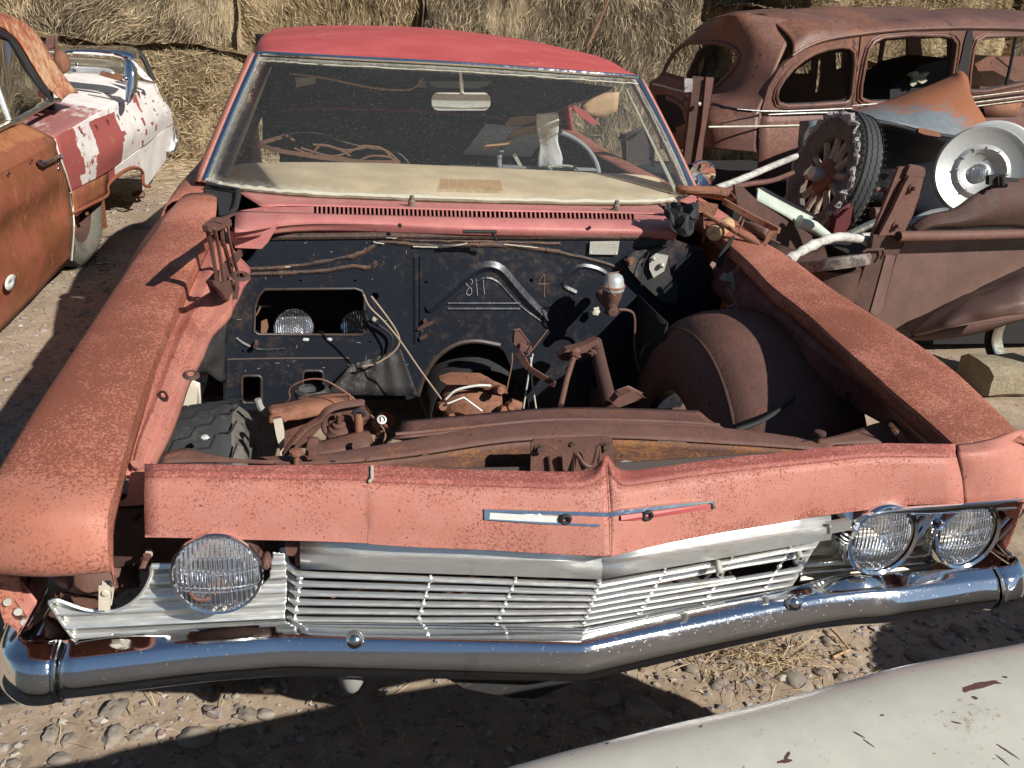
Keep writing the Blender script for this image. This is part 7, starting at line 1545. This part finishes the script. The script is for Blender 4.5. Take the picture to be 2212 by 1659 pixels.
mb = MB(); a_ = V(1.55, 2.35, .35); mb.grid([[V(1.15, 1.6, .42), V(1.6, 1.9, .45), V(2.2, 2.3, .4)], [V(1.3, 2.6, .5), V(1.7, 2.7, .55), V(2.3, 2.9, .5)]], 5, 5, disp=lambda p, i, j: p+V(0, 0, .12*noise.noise(p*4))); tag(mb.build('scrap_sheet', MAT['rust_dark'], solid=.01), 'crumpled dark rusty sheet under the scrap between the cars', 'scrap sheet')
# ================================================================ THINGS AT THE RIGHT COWL CORNER (parts of the red car unless loose)
mb = MB(); rows = [[U(c9(*p), 'z', z) for p, z in r] for r in ([((185, 150), 1.02), ((210, 118), 1.03), ((350, 125), 1.035), ((600, 130), 1.035), ((790, 165), 1.03), ((870, 235), 1.02)], [((200, 165), 1.015), ((280, 175), 1.02), ((400, 185), 1.02), ((600, 195), 1.02), ((780, 225), 1.015), ((875, 250), 1.01)], [((270, 190), 1.0), ((400, 212), 1.0), ((520, 230), .998), ((640, 250), .996), ((790, 272), .995), ((860, 262), 1.0)])]
mb.grid(rows, 4, 4); tag(mb.build('oval_plate', MAT['rust_orange'], solid=.006), 'long rusty oval plate lying across the right end of the cowl', 'plate')
hr = MB(); P = [U(c9(*p), 'y', y) for p, y in (((500, 430), 1.34), ((700, 540), 1.30), ((900, 660), 1.26), ((1090, 770), 1.22), ((1190, 830), 1.20))]
for a, b in zip(P, P[1:]): hr.bar(a, b, .020, .012)
ho2 = part(hr, 'hood_hinge', 'rust_orange', bevel=.003, label='twisted orange rusted hood hinge at the right, leaning outward')
mb = MB(); P = cr([U(c9(*p), 'y', y) for p, y in (((730, 290), 1.42), ((820, 340), 1.40), ((1050, 470), 1.36), ((1250, 570), 1.32), ((1370, 630), 1.28))], 4)
for a, b in zip(P, P[1:]): mb.bar(a, b, .012, .018)
part(mb, 'hinge_arm', 'rust_orange', parent=ho2)
mb = MB(); mb.plate([[U(c9(*p), 'y', y) for p, y in (((1370, 640), 1.27), ((1330, 660), 1.26), ((1200, 830), 1.19), ((1160, 850), 1.18), ((840, 1135), 1.12), ((900, 1040), 1.14), ((1080, 830), 1.19), ((1210, 760), 1.22), ((1260, 630), 1.27))]], (0, .006, 0)); part(mb, 'hinge_bracket', 'rust_orange', parent=ho2)
mb = MB(); mb.plate([[U(c9(*p), 'y', 1.40) for p in [(390, 380), (440, 280), (560, 310), (670, 330), (660, 400), (600, 470), (520, 430), (450, 400)]]], (0, .01, 0)); mb.plate([[U(c9(*p), 'y', 1.35) for p in [(430, 420), (500, 470), (530, 600), (520, 720), (490, 780), (505, 640), (460, 500)]]], (0, .006, 0)); part(mb, 'hinge_gusset', 'rust_orange', parent=ho2)
mb = MB(); a_, b_ = U(c9(620, 660), 'y', 1.30), U(c9(780, 560), 'y', 1.38); n = 40
mb.tube([a_.lerp(b_, k/n) for k in range(n+1)], [.026 if k % 2 else .0235 for k in range(n+1)], 14); part(mb, 'corrugated_duct', 'cardboard')
mb = MB(); mb.plate([[U(c9(*p), 'y', 1.45) for p in [(670, 390), (800, 475), (740, 520), (620, 470)]]], (0, .01, 0)); mb.plate([[U(c9(*p), 'y', 1.42) for p in [(430, 250), (445, 300), (400, 355), (350, 320), (235, 285), (380, 235)]]], (0, .01, 0)); part(mb, 'cowl_stub', 'pink_cowl', bevel=.002)
mb = MB(); rows = [[U(c9(*p), 'y', y) for p, y in r] for r in ([((900, 510), 1.42), ((1050, 530), 1.38), ((1260, 615), 1.34)], [((960, 590), 1.40), ((1080, 640), 1.37), ((1230, 690), 1.33)], [((1180, 720), 1.34), ((1300, 760), 1.32), ((1390, 770), 1.30)])]; mb.grid(rows, 4, 4); part(mb, 'torn_bracket_sheet', 'truck_rust', solid=.004)
mb = MB(); mb.grid([[U(c9(*p), 'y', y) for p, y in r] for r in ([((0, 330), 1.34), ((200, 320), 1.36), ((380, 350), 1.40)], [((20, 440), 1.30), ((220, 450), 1.30), ((400, 440), 1.34)], [((120, 560), 1.27), ((250, 680), 1.25), ((380, 640), 1.28)])], 6, 6, disp=lambda p, i, j: p+Vector((0, .05*noise.noise(p*38), .04*noise.noise(p*33)))); part(mb, 'torn_rubber_flap', 'black_rubber', solid=.003)
mb = MB(); mb.plate([[U(c9(*p), 'y', 1.22) for p in [(640, 1030), (690, 900), (800, 740), (860, 690), (830, 780), (760, 910), (705, 1055)]]], (0, .006, 0)); mb.disc(U(c9(662, 1000), 'y', 1.215), (0, 1, 0), .006, .006); part(mb, 'door_check', 'black_rubber', bevel=.001)
mb = MB(); mb.tube([U(c9(*p), 'y', 1.24) for p in [(965, 500), (940, 570), (900, 640)]], .003, 6); mb.tube([U(c9(*p), 'y', 1.24) for p in [(935, 465), (900, 530)]], .003, 6); part(mb, 'wire_stub', 'wire_rust')
mb = MB(); mb.plate([[U(c9(*p), 'y', 1.16) for p in [(690, 1185), (740, 1120), (800, 1130), (840, 1100), (875, 1330), (860, 1360), (830, 1290), (830, 1215), (720, 1205)]]], (0, .004, 0)); part(mb, 'lower_bracket', 'gauze_grey', bevel=.001)
mb = MB(); mb.plate([[U(c9(*p), 'y', 1.10) for p in [(770, 1285), (790, 1290), (890, 1440), (925, 1500), (945, 1540), (940, 1565), (830, 1530), (820, 1560), (780, 1550), (775, 1510), (870, 1470)]]], (0, .005, 0)); part(mb, 'hook_bracket', 'bracket_pink', bevel=.001)
mb = MB(); mb.plate([[U(c9(*p), 'y', 1.2) for p in [(575, 1020), (600, 985), (640, 1000), (650, 1050), (620, 1085)]]], (0, .004, 0)); mb.plate([[U(c9(*p), 'y', 1.28) for p in [(145, 640), (190, 620), (200, 640), (170, 670)]]], (0, .004, 0)); part(mb, 'metal_shard', 'bracket_pink')
# door mirror
mr = part(MB().lathe([(0, .0), (.02, -.006), (.045, -.022), (.052, -.03), (.056, -.02), (.053, -.01), (.056, -.004), (.054, .0)], U(c3(352, 1003), 'y', 2.1), (.25, 1, -.1), 32), 'door_mirror', 'chrome', label='round chrome mirror head showing beside the right windshield pillar')
mb = MB(); mb.tube([U(c3(352, 1003), 'y', 2.1), U(c3(340, 1070), 'y', 2.05)], .008, 8); part(mb, 'mirror_stem', 'chrome', parent=mr)
# ================================================================ LOOSE THINGS IN THE RED CAR
h1_ = lamp(U(c5(742, 792), 'y', 1.50), (.0, -.93, .35), .060, lab='sealed beam headlight lying inside the heater opening, brighter one at left')
h2_ = lamp(U(c5(1095, 790), 'y', 1.54), (-.1, -.93, .35), .056, lab='dim sealed beam headlight at the right edge of the heater opening')
for h_ in (h1_, h2_): tag(h_, cat='headlight', group='loose headlights inside the firewall opening')
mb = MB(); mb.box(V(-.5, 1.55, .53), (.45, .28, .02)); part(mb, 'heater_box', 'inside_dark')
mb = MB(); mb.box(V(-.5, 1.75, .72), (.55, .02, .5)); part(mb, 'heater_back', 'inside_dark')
mb = MB(); mb.plate([[U(c5(*p), 'y', 1.42) for p in [(560, 760), (590, 748), (600, 790), (585, 835), (558, 832)]]], (0, .005, 0)); mb.tube([U(c5(555, 680), 'y', 1.42), U(c5(532, 725), 'y', 1.42)], .003, 5); tag(mb.build('metal_tab', MAT['wire_rust']), 'little rusty tab beside the loose headlight in the heater opening', 'metal tab')
mb = MB(); P = [U(c2(*p), 'y', y) for p, y in (((245, 615), 2.22), ((330, 640), 2.2), ((500, 668), 2.2), ((700, 690), 2.2), ((850, 690), 2.2))]
for a, b in zip(P, P[1:]): mb.bar(a, b, .012, .014)
P = [U(c2(*p), 'y', y) for p, y in (((245, 612), 2.22), ((380, 572), 2.35), ((400, 600), 2.35))]
for a, b in zip(P, P[1:]): mb.bar(a, b, .012, .012)
for pts in ([(400, 630), (470, 655), (520, 615), (620, 640), (760, 625), (830, 690)], [(430, 630), (560, 665), (650, 640), (700, 620), (790, 640), (850, 690)], [(470, 690), (600, 670), (660, 690), (720, 665), (800, 668), (850, 695)], [(480, 615), (540, 620), (600, 640), (640, 665)]):
    mb.tube(cr([U(c2(*p), 'y', 2.22) for p in pts], 3), .0045, 6)
tag(mb.build('bent_rods', MAT['wire_rust']), 'tangle of rusty rods and a bent frame piled on the left of the dashboard', 'rusty frame')
mb = MB(); mb.tube(cr([U(c2(*p), 'y', 2.3) for p in ((310, 590), (400, 565), (520, 570), (600, 600), (720, 630), (840, 650), (890, 695))], 5), .002, 5); tag(mb.build('wire', MAT['wire_tan']), 'thin tan wire arching over the rusty rods on the dashboard', 'wire')
mb = MB(); mb.grid([[U(c2(x, y), 'y', 2.3-.02*k) for k, x in enumerate((1440, 1480, 1530))] for x0, y in ((0, 480), (0, 540), (0, 600), (0, 650), (0, 712))], 5, 5, disp=lambda p, i, j: p+V(.02*noise.noise(p*12), .02*noise.noise(p*15), 0)); tag(mb.build('white_cloth', MAT['white_cloth'], solid=.012), 'crumpled white cloth hanging by the steering wheel', 'cloth')
for i, (pts, lab) in enumerate((([(1290, 540), (1320, 500), (1440, 490), (1450, 512), (1350, 540)], 'topmost curled cardboard piece left of the white cloth'), ([(1305, 588), (1330, 556), (1430, 530), (1430, 570)], 'middle cardboard piece left of the white cloth'), ([(1195, 635), (1220, 615), (1340, 590), (1310, 615), (1200, 642)], 'lowest narrow cardboard strip above the dashboard'))):
    mb = MB(); mb.plate([[U(c2(*p), 'y', 2.45-.05*i) for p in pts]], (0, .01, 0)); tag(mb.build('cardboard', MAT['cardboard']), lab, 'cardboard', 'torn cardboard pieces inside the car')
mb = MB(); mb.plate([[U(c2(*p), 'y', 2.35) for p in [(1330, 660), (1345, 655), (1372, 705), (1360, 712)]]], (0, .01, 0)); mb.tube(cr([U(c2(*p), 'y', 2.2) for p in [(1480, 712), (1530, 705), (1580, 708), (1610, 720)]], 4), .005, 6); tag(mb.build('pale_strip', MAT['putty']), 'pale plastic strip beside the steering wheel hub', 'strip')
mb = MB(); mb.grid([[U(c2(*p), 'y', 3.0) for p in r] for r in ([(1620, 450), (1700, 400), (1780, 390)], [(1630, 480), (1700, 500), (1770, 470)])], 3, 3); tag(mb.build('straw_tuft', MAT['cardboard'], solid=.02), 'brown ragged board behind the right seat of the red car', 'board')
for o in bpy.data.objects:
    if 'base' in o: del o['base']
